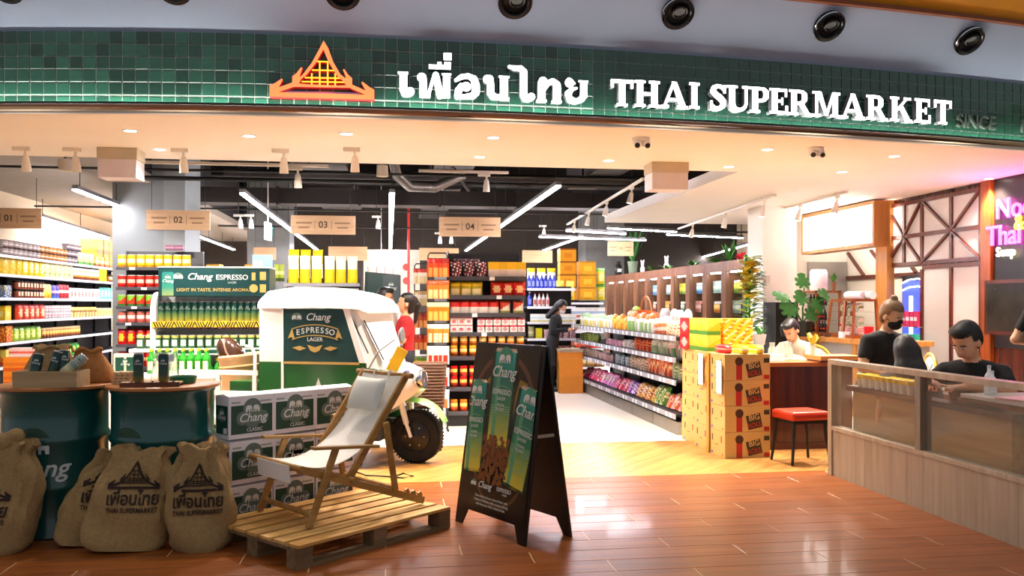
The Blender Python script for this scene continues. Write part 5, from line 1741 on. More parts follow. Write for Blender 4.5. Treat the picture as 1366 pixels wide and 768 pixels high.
def row(name, me, cat, label, group, a, b, n, rz, stack=1, dh=0., jit=.012, tilt=0., skip=(), mark=True, vary=0.):
    a, b = Vector(a), Vector(b)
    wd = max(v.co.x for v in me.vertices) - min(v.co.x for v in me.vertices)
    if not skip: n = max(1, min(n, int((b - a).length / (wd * 1.0) + .35)))
    jit = min(jit, .012)
    base_label = label
    for i in range(n):
        if i in skip: continue
        p = a.lerp(b, (i + .5) / n)
        for s in range(stack):
            ext = ''
            if n > 1 and stack * n > 1 and mark:
                ext = ', leftmost' if i == 0 else (', rightmost' if i == n - 1 else ', %s from left' % ORD[i])
            if stack > 1 and mark:
                ext += (', %s tier' % ('lower', 'upper')[s]) if stack == 2 else ', tier %s' % ('one', 'two', 'three', 'four')[s]
            label = base_label + ext if len((base_label + ext).split()) <= 16 else base_label
            put(name, me, p + Vector((rg.uniform(-jit, jit) * .3, rg.uniform(-jit, jit) * .3, s * dh)), rz + rg.uniform(-.05, .05) * (1 + 4 * vary / .15), label, cat, group, tilt + rg.uniform(-.5, .5) * vary, 1 + rg.uniform(-1, .6) * vary if vary else None)

# ------------------------------------------------------------------ shelving
m_shb = mat('black_shelf_steel', '#1d1a1c', rough=.45, var=.08)
m_shg = mat('dark_grey_shelf', '#45434a', rough=.4, var=.05)
m_rail = mat('white_price_rail', '#eceaf0', rough=.35, var=.02)
m_railg = mat('grey_price_rail', '#9d9aa2', rough=.35, var=.03)
m_tagw = mat('price_ticket', '#ffffff', rough=.5)
def shelving(name, label, loc, rz, L, depth, levels, height, bays=1, body=m_shb, rail=m_rail, kick=.12, cat='shelf', back=True, railh=.035, kickm=None, tickets=0, group=None):
    t = thing(name, label, cat, loc, rz, group)
    if back:
        MB().box(-L / 2, L / 2, depth / 2 - .02, depth / 2, 0, height).build('back_panel', body, t)
    bw = L / bays
    for i in range(bays + 1):
        x = -L / 2 + i * bw
        x0, x1 = max(-L / 2, x - .015), min(L / 2, x + .015)
        MB().box(x0, x1, depth / 2 - .06, depth / 2 - .02, 0, height).build('upright', body, t)
    for i in range(bays):
        x0, x1 = -L / 2 + i * bw + .003, -L / 2 + (i + 1) * bw - .003
        MB().box(x0, x1, -depth / 2 + .02, depth / 2 - .02, 0, kick).build('kick_plate', kickm or body, t)
        for z in levels:
            s = MB().box(x0, x1, -depth / 2, depth / 2 - .02, z - .022, z).build('shelf_board', body, t)
            MB().box(x0, x1, -depth / 2 - .012, -depth / 2, z - railh, z + .004).build('price_rail', rail, s)
            for k in range(tickets):
                xx = x0 + (x1 - x0) * (k + .5 + .2 * math.sin(k * 3 + z * 9)) / tickets
                MB().box(xx - .03, xx + .03, -depth / 2 - .014, -depth / 2 - .012, z - railh + .003, z).build('price_ticket', m_tagw, s)
    return t

# 1 left wall run, facing +X
XL = -5.16
LV = [.18, .55, .87, 1.17, 1.48, 1.80, 2.06]
for i in range(7):
    y = 11.6 + i * .95
    shelving('wall_shelf_bay', 'tall white-railed shelf bay on left wall, %s from the entrance' % ('nearest', 'second', 'third', 'fourth', 'fifth', 'sixth', 'farthest')[i], (XL - .225, y + .47, 0), R(90), .945, .45, LV, 2.08, 1, group='left wall shelving')
def lrow(name, me, cat, look, zi, px0, px1, n, stack=1, dh=0., y=None, dx=-.09, jit=.012):
    z = LV[zi] + .002
    a, b = atX(px0, 380, XL + dx), atX(px1, 380, XL + dx)
    nm = ('bottom', 'second', 'third', 'fourth', 'fifth', 'sixth', 'top')[zi]
    row(name, me, cat, '%s on %s shelf of left wall shelving' % (look, nm), '%s, left wall' % look, (a.x, a.y, z), (b.x, b.y, z), n, R(90), stack, dh, jit)
cupA = cup_m(.075, .105, ('#b9a7a0', '#e4dcd6', '#5b3a30', '#2b2422')); cupB = cup_m(.075, .105, ('#c98a4a', '#efe0c0', '#7a3a20', '#2a2320'))
lrow('noodle_cup', cupA, 'cup', 'grey-white noodle cups with dark lids', 6, 0, 50, 11, 2, .107)
lrow('noodle_cup', cupB, 'cup', 'orange-brown noodle cups with dark lids', 6, 50, 86, 9, 2, .107)
lrow('noodle_cup', cup_m(.075, .105, ('#8c7f80', '#d8cfd2', '#4a3a44', '#2a2326')), 'cup', 'taller stack of grey noodle cups', 6, 86, 105, 5, 3, .107)
lrow('food_carton', carton(.22, .20, .16, ('#d9b66a', '#ecd9a0', '#3f8a2a'), 'split'), 'carton', 'cream and green food cartons', 6, 98, 120, 3, 1)
lrow('food_carton', carton(.20, .18, .16, ('#e0b25a', '#f2dfa6', '#d05a2a'), 'band'), 'carton', 'cream and orange food cartons', 6, 120, 140, 3, 1)
lrow('shipping_carton', carton(.30, .26, .3, ('#cf9a3a', '#dca945', '#a8761f'), 'band'), 'carton', 'tall stack of ochre shipping cartons', 6, 118, 150, 4, 2, .262, dx=-.26)
ypA = pouch(.21, .27, .10, ('#e8b916', '#f7e35a', '#f5c400'), 'spots'); ypB = pouch(.21, .26, .10, ('#f2cf1c', '#fbf0a8', '#e0a80c'), 'disc'); ypC = pouch(.20, .25, .1, ('#efd98a', '#fff6da', '#5ea33a'), 'spots')
lrow('snack_pouch', ypA, 'pouch', 'yellow crisp pouches', 5, 0, 26, 4); lrow('snack_pouch', ypB, 'pouch', 'bright yellow snack pouches', 5, 26, 56, 6); lrow('snack_pouch', ypC, 'pouch', 'pale cream snack pouches', 5, 56, 95, 9)
lrow('snack_jar', jar_m(.07, .20, ('#d98a2a', '#f2e2b2', '#7a3a18', '#f0e8d8'), 'band'), 'jar', 'orange snack tubs with pale lids', 5, 95, 128, 9)
lrow('yellow_sign_card', carton(.34, .24, .02, ('#f6dc10', '#f6dc10', '#f6dc10'), 'plain'), 'card', 'plain yellow card', 5, 130, 144, 1, dx=-.02)
lrow('snack_jar', jar_m(.06, .14, ('#c9772a', '#efd7a0', '#6a2f14', '#3a2a20'), 'band'), 'jar', 'brown snack jars past the yellow card', 5, 143, 150, 3)
lrow('blue_packet', carton(.2, .17, .08, ('#4a6aa8', '#e8d86a', '#9ab0d8'), 'spots'), 'packet', 'blue and yellow packets', 4, 0, 13, 2)
jr = jar_m(.05, .125, ('#8a3a1c', '#d8c9a2', '#c05020', '#181412'), 'label')
lrow('curry_jar', jr, 'jar', 'red-brown curry jars in two tiers', 4, 20, 56, 10, 2, .127)
lrow('yellow_packet', pouch(.14, .22, .06, ('#f2c916', '#fbe98a', '#e0a010'), 'split'), 'packet', 'slim yellow packets', 4, 56, 68, 4); lrow('purple_packet', pouch(.14, .21, .06, ('#5a4aa0', '#c8b8e0', '#3a6ac0'), 'band'), 'packet', 'violet packets', 4, 68, 78, 3)
lrow('red_packet', pouch(.14, .23, .06, ('#c81e24', '#f3d7d2', '#a01018'), 'band'), 'packet', 'red packets', 4, 78, 91, 4); lrow('sauce_packet', pouch(.16, .18, .06, ('#eedfd8', '#e08070', '#f6efe6'), 'disc'), 'packet', 'white and pink packets', 4, 91, 132, 12); lrow('teal_packet', pouch(.18, .22, .06, ('#6fc2b0', '#d8f0ea', '#3a9a8a'), 'disc'), 'packet', 'pale teal packets', 4, 132, 150, 5)
lrow('yellow_box', carton(.2, .2, .1, ('#eec11c', '#f6e08a', '#c89a10'), 'label'), 'box', 'mustard boxes', 3, 0, 12, 2); lrow('red_pouch', pouch(.2, .22, .09, ('#d8401c', '#f0c8a0', '#b02010'), 'disc'), 'pouch', 'red-orange noodle pouches', 3, 20, 57, 8)
lrow('white_cup', cup_m(.06, .10, ('#d8d2d0', '#e8a0a0', '#b8b0b0', '#c8c0c0')), 'cup', 'small whitish cups', 3, 57, 92, 10, 2, .102); lrow('brown_packet', pouch(.15, .17, .07, ('#8a5a30', '#e8c878', '#f0d050'), 'window'), 'packet', 'brown and yellow packets', 3, 92, 128, 11); lrow('yellow_packet', pouch(.15, .15, .07, ('#d8b050', '#f5e7b0', '#9ac0b0'), 'spots'), 'packet', 'mixed yellow and white packets', 3, 128, 150, 7)
lrow('orange_pack', carton(.22, .22, .12, ('#dc5a1a', '#f2c23a', '#b83a10'), 'spots'), 'pack', 'orange packs', 2, 0, 12, 2); lrow('lime_pouch', pouch(.2, .2, .09, ('#9ab82a', '#e2ea8a', '#5a8a1a'), 'disc'), 'pouch', 'lime green pouches', 2, 14, 52, 8); lrow('amber_jar', jar_m(.055, .16, ('#a8632a', '#e8c060', '#6a3a1a', '#c8a878'), 'band'), 'jar', 'amber sauce jars', 2, 54, 104, 14)
lrow('orange_pack', carton(.22, .22, .12, ('#e07a20', '#f0d25a', '#c04a14'), 'split'), 'pack', 'orange and yellow packs', 1, 0, 22, 5); lrow('green_pack', pouch(.18, .2, .08, ('#3a9a30', '#a8d860', '#1a6a20'), 'disc'), 'pack', 'green packs', 1, 70, 104, 9); lrow('brown_pack', pouch(.18, .2, .08, ('#a87a3a', '#e8c860', '#6a4a20'), 'disc'), 'pack', 'brown packs', 1, 24, 68, 9)
# orange cartons in the aisle
OC = atz(127, 545, 0)
for s in range(2):
    pass
m_oc = carton(.46, .155, .34, ('#f08a1e', '#e2701a', '#d85a14'), 'band')
for s in range(5):
    put('orange_carton', m_oc, (-4.17, 10.75, s * .157), R(4), 'orange carton in the stack by the grey column, %s of five' % ('lowest', 'second', 'third', 'fourth', 'topmost')[s], 'carton', 'stack of orange cartons')
row('pink_cup_pack', carton(.10, .10, .16, ('#f2d2cc', '#e86a5a', '#f8ece8'), 'band'), 'pack', 'white and pink cup pack on top of the orange cartons', 'cup packs on the orange cartons', (-4.38, 10.75, .787), (-3.96, 10.75, .787), 4, R(4))

# 2 left gondola end
def ezrow(Y, z, name, me, cat, look, where, px0, px1, n, stack=1, dh=0., jit=.008, rz=0., skip=()):
    a, b = atY(px0, 400, Y), atY(px1, 400, Y)
    row(name, me, cat, '%s on %s' % (look, where), '%s, %s' % (look, where), (a.x, Y, z + .002), (b.x, Y, z + .002), n, rz, stack, dh, jit, skip=skip)
Y2 = 10.0
g0, g1 = atY(155, 400, Y2).x, atY(262, 400, Y2).x
lv2 = [.15, .45, .70, .95, 1.19, 1.37, 1.58, 1.80]
shelving('gondola_end', 'dark gondola end with cans left of the brewery rack', ((g0 + g1) / 2, Y2 + .2, 0), 0, g1 - g0, .42, lv2, 2.0, 1, m_shg, m_shg, railh=.03, tickets=2)
w2 = 'the gondola end before the grey column'
cY = Y2 + .07
ezrow(cY, 1.80, 'yellow_tin', can_m(.046, .145, ('#e6c01c', '#f5ecc0', '#d8871c')), 'can', 'tall yellow tins in top row', w2, 157, 255, 9)
ezrow(cY, 1.58, 'red_tin', can_m(.046, .135, ('#d02a1e', '#f0b8a8', '#b01410')), 'can', 'red tins in second row', w2, 157, 255, 9)
ezrow(cY, 1.37, 'green_tin', can_m(.046, .13, ('#c83a24', '#7ab83a', '#2a7a34'), 'split'), 'can', 'green and red tins in third row', w2, 157, 255, 9)
ezrow(cY, 1.19, 'pink_tin', can_m(.046, .125, ('#c86a5a', '#f2d8d0', '#b04a40')), 'can', 'dusty pink tins in fourth row', w2, 157, 255, 9)
ezrow(cY, .95, 'red_packet', pouch(.095, .17, .07, ('#c8141c', '#f0c030', '#a00810'), 'disc'), 'packet', 'red packets in fifth row', w2, 157, 255, 9)
ezrow(cY, .70, 'red_packet', pouch(.095, .17, .07, ('#b81a1c', '#f0e0a0', '#a00810'), 'band'), 'packet', 'dark red packets in sixth row', w2, 157, 255, 9)
ezrow(Y2 + .2, 2.0, 'purple_pack', carton(.09, .06, .1, ('#7a3a5a', '#a86a8a', '#5a2440'), 'band'), 'pack', 'purple packs lying on top', w2, 222, 246, 4)
# gondola run behind it, going back
shelving('gondola', 'long gondola running back behind the left gondola end', (-2.30, 12.2, 0), R(90), 3.2, .5, [.15, .5, .85, 1.2, 1.5], 1.75, 4)

# 3 brewery rack: rounded white frame with header
YR = 9.0
rx0, rx1 = atY(201, 400, YR).x, atY(366, 400, YR).x
rw = rx1 - rx0; rc = (rx0 + rx1) / 2
rk = thing('brewery_rack', 'white rounded display rack with dark green brewery header', 'display rack', (rc, YR + .22, 0), 0)
# rounded side cheeks
for s in (-1, 1):
    x0 = -rw / 2 if s < 0 else rw / 2 - .05
    b = MB()
    pts = [(-.25, 0), (.25, 0), (.25, 1.50)] + [(.25 - .22 + .22 * math.cos(R(a)) - .0, 1.30 + .22 * math.sin(R(a))) for a in (75, 90)] + [(-.05 + .2 * math.cos(R(a)), 1.32 + .2 * math.sin(R(a))) for a in (90, 110, 130, 150, 170, 180)]
    n = len(pts)
    b.add([(x0, y, z) for y, z in pts] + [(x0 + .05, y, z) for y, z in pts], [tuple(range(n)) if s < 0 else tuple(range(n)), tuple(reversed(range(n, 2 * n)))] + [(j, i, n + i, n + j) for i in range(n) for j in ((i + 1) % n,)])
    b.build('side_cheek', m_white, rk, bevel=.01)
MB().box(-rw / 2, rw / 2, .22, .25, 0, 1.5).build('back_panel', m_white, rk)
rl = [.22, .62, .95, 1.22]
m_haz = mat('gold_hazard', '#d8b02a', rough=.5)
for z in rl:
    s = MB().box(-rw / 2 + .05, rw / 2 - .05, -.25, .22, z - .03, z).build('shelf_board', m_white, rk)
    if z == 1.22:
        MB().box(-rw / 2 + .02, rw / 2 - .02, -.262, -.25, z - .055, z + .004).build('chevron_strip', m_haz, s)
        b = MB(); n = 46
        for i in range(n):
            x = -rw / 2 + .03 + (rw - .06) * i / n; q = (rw - .06) / n
            d_ = 1 if (i // 4) % 2 else -1
            b.add([(x, -.264, z - .053 if d_ > 0 else z), (x + q * .5, -.264, z - .053 if d_ > 0 else z), (x + q * 1.5, -.264, z if d_ > 0 else z - .053), (x + q, -.264, z if d_ > 0 else z - .053)], [(0, 1, 2, 3) if d_ > 0 else (3, 2, 1, 0)])
        b.build('chevron_print', m_blackm, s)
    else:
        MB().box(-rw / 2 + .02, rw / 2 - .02, -.262, -.25, z - .06, z + .004).build('price_rail', m_white, s)
        for k in range(5):
            x = -rw / 2 + .12 + (rw - .2) * k / 4.6
            MB().box(x - .07, x + .09, -.265, -.262, z - .045, z - .008).build('green_label', m_boxg, s)
MB().box(-rw / 2 - .20, -rw / 2, -.25, .10, rl[2] - .03, rl[2]).build('side_wing', m_white, rk)
MB().box(-rw / 2 - .20, -rw / 2 - .17, -.24, .09, 0, rl[2] - .03).build('side_wing_support', m_white, rk)
# header box
hx0, hx1 = atY(214, 400, YR).x - rc, atY(361, 400, YR).x - rc
hz0, hz1 = atY(300, 395, YR - .1).z, atY(300, 357, YR - .1).z
m_hd = mat('header_teal', '#0b3536', rough=.4, var=.05)
hd = MB().box(hx0, hx1, -.30, .16, hz0, hz1).build('header_box', m_hd, rk, bevel=.004)
MB().box(hx0 - .006, hx1 + .006, -.306, .166, hz1, hz1 + .012).build('header_edge', m_white, hd)
hw = hx1 - hx0; hy = -.3015
def hp(u, v): return (hx0 + hw * u, hy, hz0 + (hz1 - hz0) * v)
link('brand_logo', brand_logo('side', hw * .30), hd, hp(.30, .68))
lettering('ESPRESSO', hd, hp(.66, .66), hw * .068, m_silver, depth=.002, bold=.012)
lettering('LAGER', hd, hp(.66, .48), hw * .026, m_silver, depth=.002)
lettering('LIGHT IN TASTE, INTENSE AROMA.', hd, hp(.49, .22), hw * .042, m_gold, depth=.002, bold=.01)
for u, v, w_, h_ in ((.855, .70, .035, .30), (.94, .72, .055, .32), (.94, .28, .055, .32)):
    c_ = hp(u, v)
    MB().box(c_[0] - hw * w_ / 2, c_[0] + hw * w_ / 2, hy - .003, hy, c_[2] - .26 * h_ * .5, c_[2] + .26 * h_ * .5).build('gold_medal', m_gold, hd)
c_ = hp(.855, .28)
b = MB(); b.T = Matrix.Translation(c_) @ Matrix.Rotation(R(90), 4, 'X'); b.lathe([(.001, .003), (.04, .003), (.042, 0)], 20, caps=False).build('gold_medal', m_gold, hd)
c_ = hp(.085, .02)
MB().prism([(-.055, 0), (.055, 0), (.055, .22), (.045, .235), (-.045, .235), (-.055, .22)], -.004, 0).build('can_picture', gradz('header_can', [(0, '#7f8f5a'), (.35, '#2f7a68'), (1, '#1a6a66')], 0, .235), hd, c_)
link('brand_logo', brand_logo('stack', .095), hd, (c_[0], c_[1] - .004, c_[2] + .15))
# cans and bottles on the rack
ca = can_tree('beer_can', .20, .034, gradz('espresso_can_rack', [(0, '#a8902f'), (.25, '#6f8240'), (.55, '#1f5648'), (1, '#0f4442')], 0, .2, metal=.3), 'slim dark green can on brewery rack upper shelf, leftmost', group='row of espresso cans on the rack', small=True)
n = 17
a, b_ = atY(212, 400, YR).x, atY(362, 400, YR).x
for i in range(n):
    p = (a + (b_ - a) * (i + .3) / n, YR + .02, rl[3] + .001)
    if i == 0: ca.location = p
    else: dup(ca, p, rg.uniform(-.3, .3), 'slim dark green can on brewery rack upper shelf, %s from left' % ORD[i])
def rrow(z, name, me, cat, look, px0, px1, n, y=0, **kw):
    ezrow(YR + .03 + y, z, name, me, cat, look, 'the brewery rack', px0, px1, n, **kw)
gcan = can_m(.040, .135, ('#2f5a3a', '#dfe6d2', '#c9b45a'), 'disc')
rrow(rl[2], 'green_can', gcan, 'can', 'pale green beer cans in second row', 182, 352, 21)
gb = bottle_m(.034, .23, ('#1f7a1e', '#e8e2b0', '#2a8a24', '#d8c23a'), 'label')
rrow(rl[1], 'green_bottle', gb, 'bottle', 'bright green beer bottles in third row', 206, 352, 20)
rrow(rl[1], 'green_bottle', gb, 'bottle', 'green beer bottles in the rear of third row', 208, 350, 19, y=.1)
rrow(rl[0], 'green_bottle', gb, 'bottle', 'green beer bottles in lowest row', 206, 352, 19)
rrow(rl[2] + .19, 'sweet_packet', pouch(.07, .06, .05, ('#8a3a7a', '#e08a3a', '#d8a0c0'), 'spots'), 'packet', 'small violet and orange packets under the cans', 250, 350, 14, y=.12)
# low white counter left of the rack with bottles
lc = thing('low_counter', 'low white counter with green label behind the drums', 'counter', (atY(240, 500, 8.4).x - .1, 8.55, 0), 0)
MB().box(-.80, .42, -.16, .16, .70, .74).build('top', m_white, lc, bevel=.004)
MB().box(-.78, .40, -.15, -.13, .1, .70).build('front_panel', m_white, lc)
for x in (-.74, .35):
    MB().box(x, x + .04, .08, .12, 0, .70).build('leg', m_white, lc)
    MB().box(x, x + .04, -.13, -.09, 0, .70).build('leg', m_white, lc)
MB().box(.20, .36, -.155, -.15, .52, .66).build('green_label', m_boxg, lc)
ezrow(8.50, .742, 'green_bottle', gb, 'bottle', 'green beer bottles in front row', 'the low white counter', 196, 280, 12)
ezrow(8.61, .742, 'green_bottle', gb, 'bottle', 'green beer bottles in back row', 'the low white counter', 198, 282, 12)
pk = thing('beer_multipack', 'small boxed pack of pale green beer cans on the low counter', 'pack', (atY(163, 480, 8.4).x, 8.52, .742), R(8))
MB().box(-.10, .10, -.06, .06, 0, .19).build('sleeve', P('#cdd6b0'), pk, bevel=.004)
MB().box(-.085, -.01, -.062, -.06, .03, .16).build('can_window', m_boxg, pk); MB().box(.01, .085, -.062, -.06, .03, .16).build('can_window', m_boxg, pk)
link('brand_logo', brand_logo('stack', .07), pk, (0, -.063, .10))

# 4 centre gondola end
Y4 = 9.85
g0, g1 = atY(598, 400, Y4).x, atY(701, 400, Y4).x
lv4 = [.17, .445, .80, 1.07, 1.29, 1.495, 1.71]
shelving('gondola_end', 'black gondola end with instant food behind the sandwich board', ((g0 + g1) / 2, Y4 + .22, 0), 0, g1 - g0, .45, lv4, 2.0, 1, m_shb, m_shg, railh=.045, tickets=1)
MB().box(-.004, .004, -.22, .22, 0, 2.0).build('side_panel', m_shb, [o for o in C.objects if o.get('label', '').startswith('black gondola end')][0], ((g0 - g1) / 2, 0, 0))
w4 = 'the centre gondola end'
c4 = Y4 + .06
ezrow(c4, lv4[6], 'noodle_pouch', pouch(.135, .17, .10, ('#3a1a1c', '#e8e0e0', '#c01828'), 'spots'), 'pouch', 'black, red and white noodle pouches', w4, 600, 650, 4)
ezrow(c4 + .1, lv4[6] + .15, 'noodle_pouch', pouch(.16, .06, .12, ('#4a1a24', '#a88890', '#301014'), 'spots'), 'pouch', 'dark pouches lying on the noodle pouches', w4, 605, 640, 2)
ezrow(c4, lv4[6], 'cereal_box', carton(.115, .17, .08, ('#f4e8e0', '#f6c820', '#f2b8a8'), 'top'), 'box', 'white and yellow cereal boxes', w4, 652, 700, 4)
ezrow(c4, lv4[5], 'soup_pouch', pouch(.14, .155, .08, ('#b8a81c', '#f2e6b0', '#e8c820'), 'window'), 'pouch', 'yellow-green soup pouches', w4, 600, 643, 3)
ezrow(c4, lv4[5], 'red_bag', pouch(.145, .16, .08, ('#d02018', '#e8c890', '#e83a20'), 'disc'), 'pouch', 'red food bags with cream bowl', w4, 655, 700, 3)
ezrow(c4, lv4[4], 'rice_bag', pouch(.12, .145, .08, ('#f4efe8', '#d8302a', '#e86050'), 'top'), 'pouch', 'white bags with red tops', w4, 600, 665, 6)
ezrow(c4, lv4[4], 'rice_bag', pouch(.12, .14, .08, ('#f2ead8', '#d84a30', '#a8b060'), 'split'), 'pouch', 'white bags with tomato print', w4, 665, 700, 3)
ezrow(c4, lv4[3], 'small_box', carton(.085, .085, .085, ('#f3eeee', '#d87080', '#b84050'), 'label'), 'box', 'small white boxes in two tiers', w4, 600, 630, 3, 2, .087)
ezrow(c4, lv4[3], 'small_box', carton(.082, .08, .085, ('#f4f0f0', '#c8a0a8', '#c04050'), 'disc'), 'box', 'small pale boxes in two tiers right of the gap', w4, 636, 700, 6, 2, .082)
jo = jar_m(.045, .12, ('#c87a1c', '#f0d890', '#8a3a10', '#e8c02a'), 'band')
ezrow(c4, lv4[2], 'sauce_jar', jo, 'jar', 'amber jars with yellow lids', w4, 599, 700, 8, 2, .122)
ezrow(c4, lv4[1], 'chili_jar', jar_m(.045, .12, ('#b8341a', '#f0c060', '#8a1a10', '#d81c1c'), 'band'), 'jar', 'red-lidded jars', w4, 599, 700, 8, 2, .122)
ezrow(c4, lv4[0], 'chili_jar', jar_m(.045, .13, ('#e0681c', '#f4cf70', '#b83a10', '#e8801c'), 'band'), 'jar', 'orange jars on the lowest shelf', w4, 599, 700, 8)
shelving('gondola', 'long black gondola running back behind the centre gondola end', ((g0 + g1) / 2 + .02, 12.8, 0), R(90), 5.0, .7, [.15, .5, .85, 1.2, 1.5], 1.9, 5)

# hanging-packet racks on the gondola side
def packet_rack(px0, px1, Y, y_top, cols_rows, lb, nper):
    a, b = atY(px0, 400, Y), atY(px1, 400, Y)
    w = b.x - a.x; zt = atY(px0, y_top, Y).z
    t = thing('packet_rack', lb, 'rack', ((a.x + b.x) / 2, Y, 0), 0)
    for s in (-1, 1):
        MB().cyl((s * w / 2, 0, 0), (s * w / 2, 0, zt), .008, n=8).build('post', m_blackm, t)
        MB().box(s * w / 2 - .01, s * w / 2 + .01, -.12, .12, 0, .02).build('foot', m_blackm, t)
    MB().tube([(-w / 2, 0, zt), (-w / 2 + .02, 0, zt + .03), (w / 2 - .02, 0, zt + .03), (w / 2, 0, zt)], .008, 8).build('top_bow', m_blackm, t)
    n = len(cols_rows)
    for i, (look, me, hh) in enumerate(cols_rows):
        z = zt - .03 - i * (zt - .25) / n
        MB().cyl((-w / 2, 0, z), (w / 2, 0, z), .005, n=6).build('cross_bar', m_blackm, t)
        for k in range(nper):
            x = a.x + w * (k + .5) / nper
            put('hanging_packet', me, (x, Y - .045 - .012 * (k % 2), z - hh - .004), rg.uniform(-.2, .2), look, 'packet', look)
    return t
def pkt(cols, w=.085, h=.20): return pouch(w, h, .035, cols, 'window', 5, 8)
ro = ['red and orange packets hanging in the top row of the tall rack', 'orange packets hanging in the second row of the tall rack', 'amber packets hanging in the third row of the tall rack', 'pale orange packets hanging in the fourth row of the tall rack', 'white and red packets hanging in the fifth row of the tall rack', 'white and red packets hanging in the sixth row of the tall rack', 'white packets hanging in the lowest row of the tall rack']
cc = [('#d8481c', '#f0a050', '#c01c1c'), ('#e07a2a', '#f3c88a', '#d8541c'), ('#d87818', '#f2b45a', '#f6d8a0'), ('#e8822a', '#f8dab0', '#f2e6d0'), ('#efe2d6', '#d83020', '#f6efe8'), ('#f2e8dc', '#c82a20', '#f8f0ea'), ('#f0e6da', '#e06a30', '#fff')]
cc[6] = ('#f0e6da', '#e06a30', '#ffffff')
packet_rack(571, 597, 9.55, 341, [(l, pkt(c), .20) for l, c in zip(ro, cc)], 'tall black wire rack of hanging packets beside the gondola end', 4)
ro2 = ['white packets hanging at the top of the rear rack', 'cream packets hanging in the second row of the rear rack', 'orange packets hanging in the third row of the rear rack', 'red-orange packets hanging in the fourth row of the rear rack', 'yellow packets hanging in the fifth row of the rear rack', 'green and red packets hanging in the lowest row of the rear rack']
cc2 = [('#e8dcc8', '#d8c090', '#c84030'), ('#ece2d0', '#d0b888', '#b89868'), ('#b84a20', '#e8a060', '#8a2a18'), ('#d8401c', '#f0a060', '#b82010'), ('#d8b820', '#f2e070', '#6a8a20'), ('#6a9a30', '#d83a2a', '#e8c040')]
packet_rack(553, 570, 10.6, 355, [(l, pkt(c, .08, .18), .18) for l, c in zip(ro2, cc2)], 'shorter black wire rack of hanging packets farther back', 3)

# 5 bottle gondola right of the centre end
Y5 = 13.9
g0, g1 = atY(703, 400, Y5).x, atY(768, 400, Y5).x
lv5 = [.15, .51, .83, 1.10, 1.354, 1.65]
shelving('bottle_gondola', 'black gondola with blue bottles behind the woman in black', ((g0 + g1) / 2, Y5 + .2, 0), 0, g1 - g0, .42, lv5, 1.69, 1, m_shb, m_rail, tickets=2)
w5 = 'the bottle gondola'; c5 = Y5 + .07
bbt = bottle_m(.034, .24, ('#3a48c0', '#8a98e8', '#2a38a8', '#e8e8f4'), 'label'); rbt = bottle_m(.03, .22, ('#e8d8d4', '#d86a5a', '#f2e8e4', '#d8483a'), 'label')
ezrow(c5, lv5[5], 'blue_bottle', bbt, 'bottle', 'blue bottles in top row', w5, 703, 742, 8)
ezrow(Y5 + .25, lv5[5], 'white_pouch', pouch(.14, .34, .10, ('#f4f2e8', '#fffdf4', '#f2d020'), 'disc'), 'pouch', 'tall white pouches with yellow tops', w5, 702, 742, 4)
ezrow(c5, lv5[4], 'blue_bottle', bbt, 'bottle', 'blue bottles in second row', w5, 702, 711, 2); ezrow(c5, lv5[4], 'white_bottle', rbt, 'bottle', 'white bottles with red caps', w5, 711, 733, 5)
ezrow(c5, lv5[3], 'white_pack', carton(.13, .13, .1, ('#f2efe6', '#c8d8e0', '#d8d08a'), 'band'), 'pack', 'white packs in third row', w5, 708, 768, 6)
ezrow(c5, lv5[2], 'olive_pack', pouch(.1, .2, .06, ('#a8a070', '#d8d0a0', '#6a6a40'), 'band'), 'pack', 'olive packs', w5, 703, 714, 2); ezrow(c5, lv5[2], 'yellow_pack', carton(.1, .17, .08, ('#e8d81c', '#f4ec60', '#c8b810'), 'plain'), 'pack', 'yellow packs in fourth row', w5, 714, 724, 2); ezrow(c5, lv5[2], 'mixed_pack', pouch(.1, .15, .06, ('#c89aa0', '#f0e0d8', '#a86070'), 'spots'), 'pack', 'pink packs', w5, 725, 768, 6)
ezrow(c5, lv5[1], 'purple_pack', pouch(.1, .22, .06, ('#8a5a98', '#c8a0c8', '#6a3a78'), 'band'), 'pack', 'purple packs', w5, 703, 714, 2); ezrow(c5, lv5[1], 'yellow_pack', carton(.11, .2, .08, ('#ecdc1c', '#f4ec60', '#c8b810'), 'plain'), 'pack', 'yellow packs in fifth row', w5, 714, 726, 2); ezrow(c5, lv5[1], 'mixed_pack', pouch(.1, .2, .06, ('#d85a3a', '#f2d8c0', '#58a880'), 'spots'), 'pack', 'red and teal packs', w5, 745, 768, 3)
ezrow(c5, lv5[0], 'red_bottle', rbt, 'bottle', 'red and white bottles in lowest row', w5, 700, 714, 3); ezrow(c5, lv5[0], 'yellow_pack', carton(.12, .25, .08, ('#f0dc20', '#f4ec60', '#c8b810'), 'plain'), 'pack', 'yellow packs in lowest row', w5, 714, 724, 1)

# 6 back unit with yellow cartons on top
Y6 = 15.7
g0, g1 = atY(745, 400, Y6).x, atY(806, 400, Y6).x
lv6 = [.22, .57, .89, 1.14, 1.42]
shelving('carton_gondola', 'black gondola carrying tall yellow cartons far back', ((g0 + g1) / 2, Y6 + .25, 0), R(-4), g1 - g0, .5, lv6, 1.46, 1, m_shb, m_rail)
w6 = 'the far carton gondola'
yc = carton(.30, .24, .3, ('#eaa81c', '#f4c63a', '#b87a10'), 'label'); yc2 = carton(.30, .24, .3, ('#e89a14', '#d8840c', '#8a4a08'), 'label')
ezrow(Y6 + .25, lv6[4] + .05, 'yellow_carton', yc2, 'carton', 'orange-yellow cartons in tall stack', w6, 748, 764, 1, 4, .242)
ezrow(Y6 + .25, lv6[4] + .05, 'yellow_carton', yc, 'carton', 'yellow cartons in the middle stacks', w6, 768, 796, 2, 3, .242)
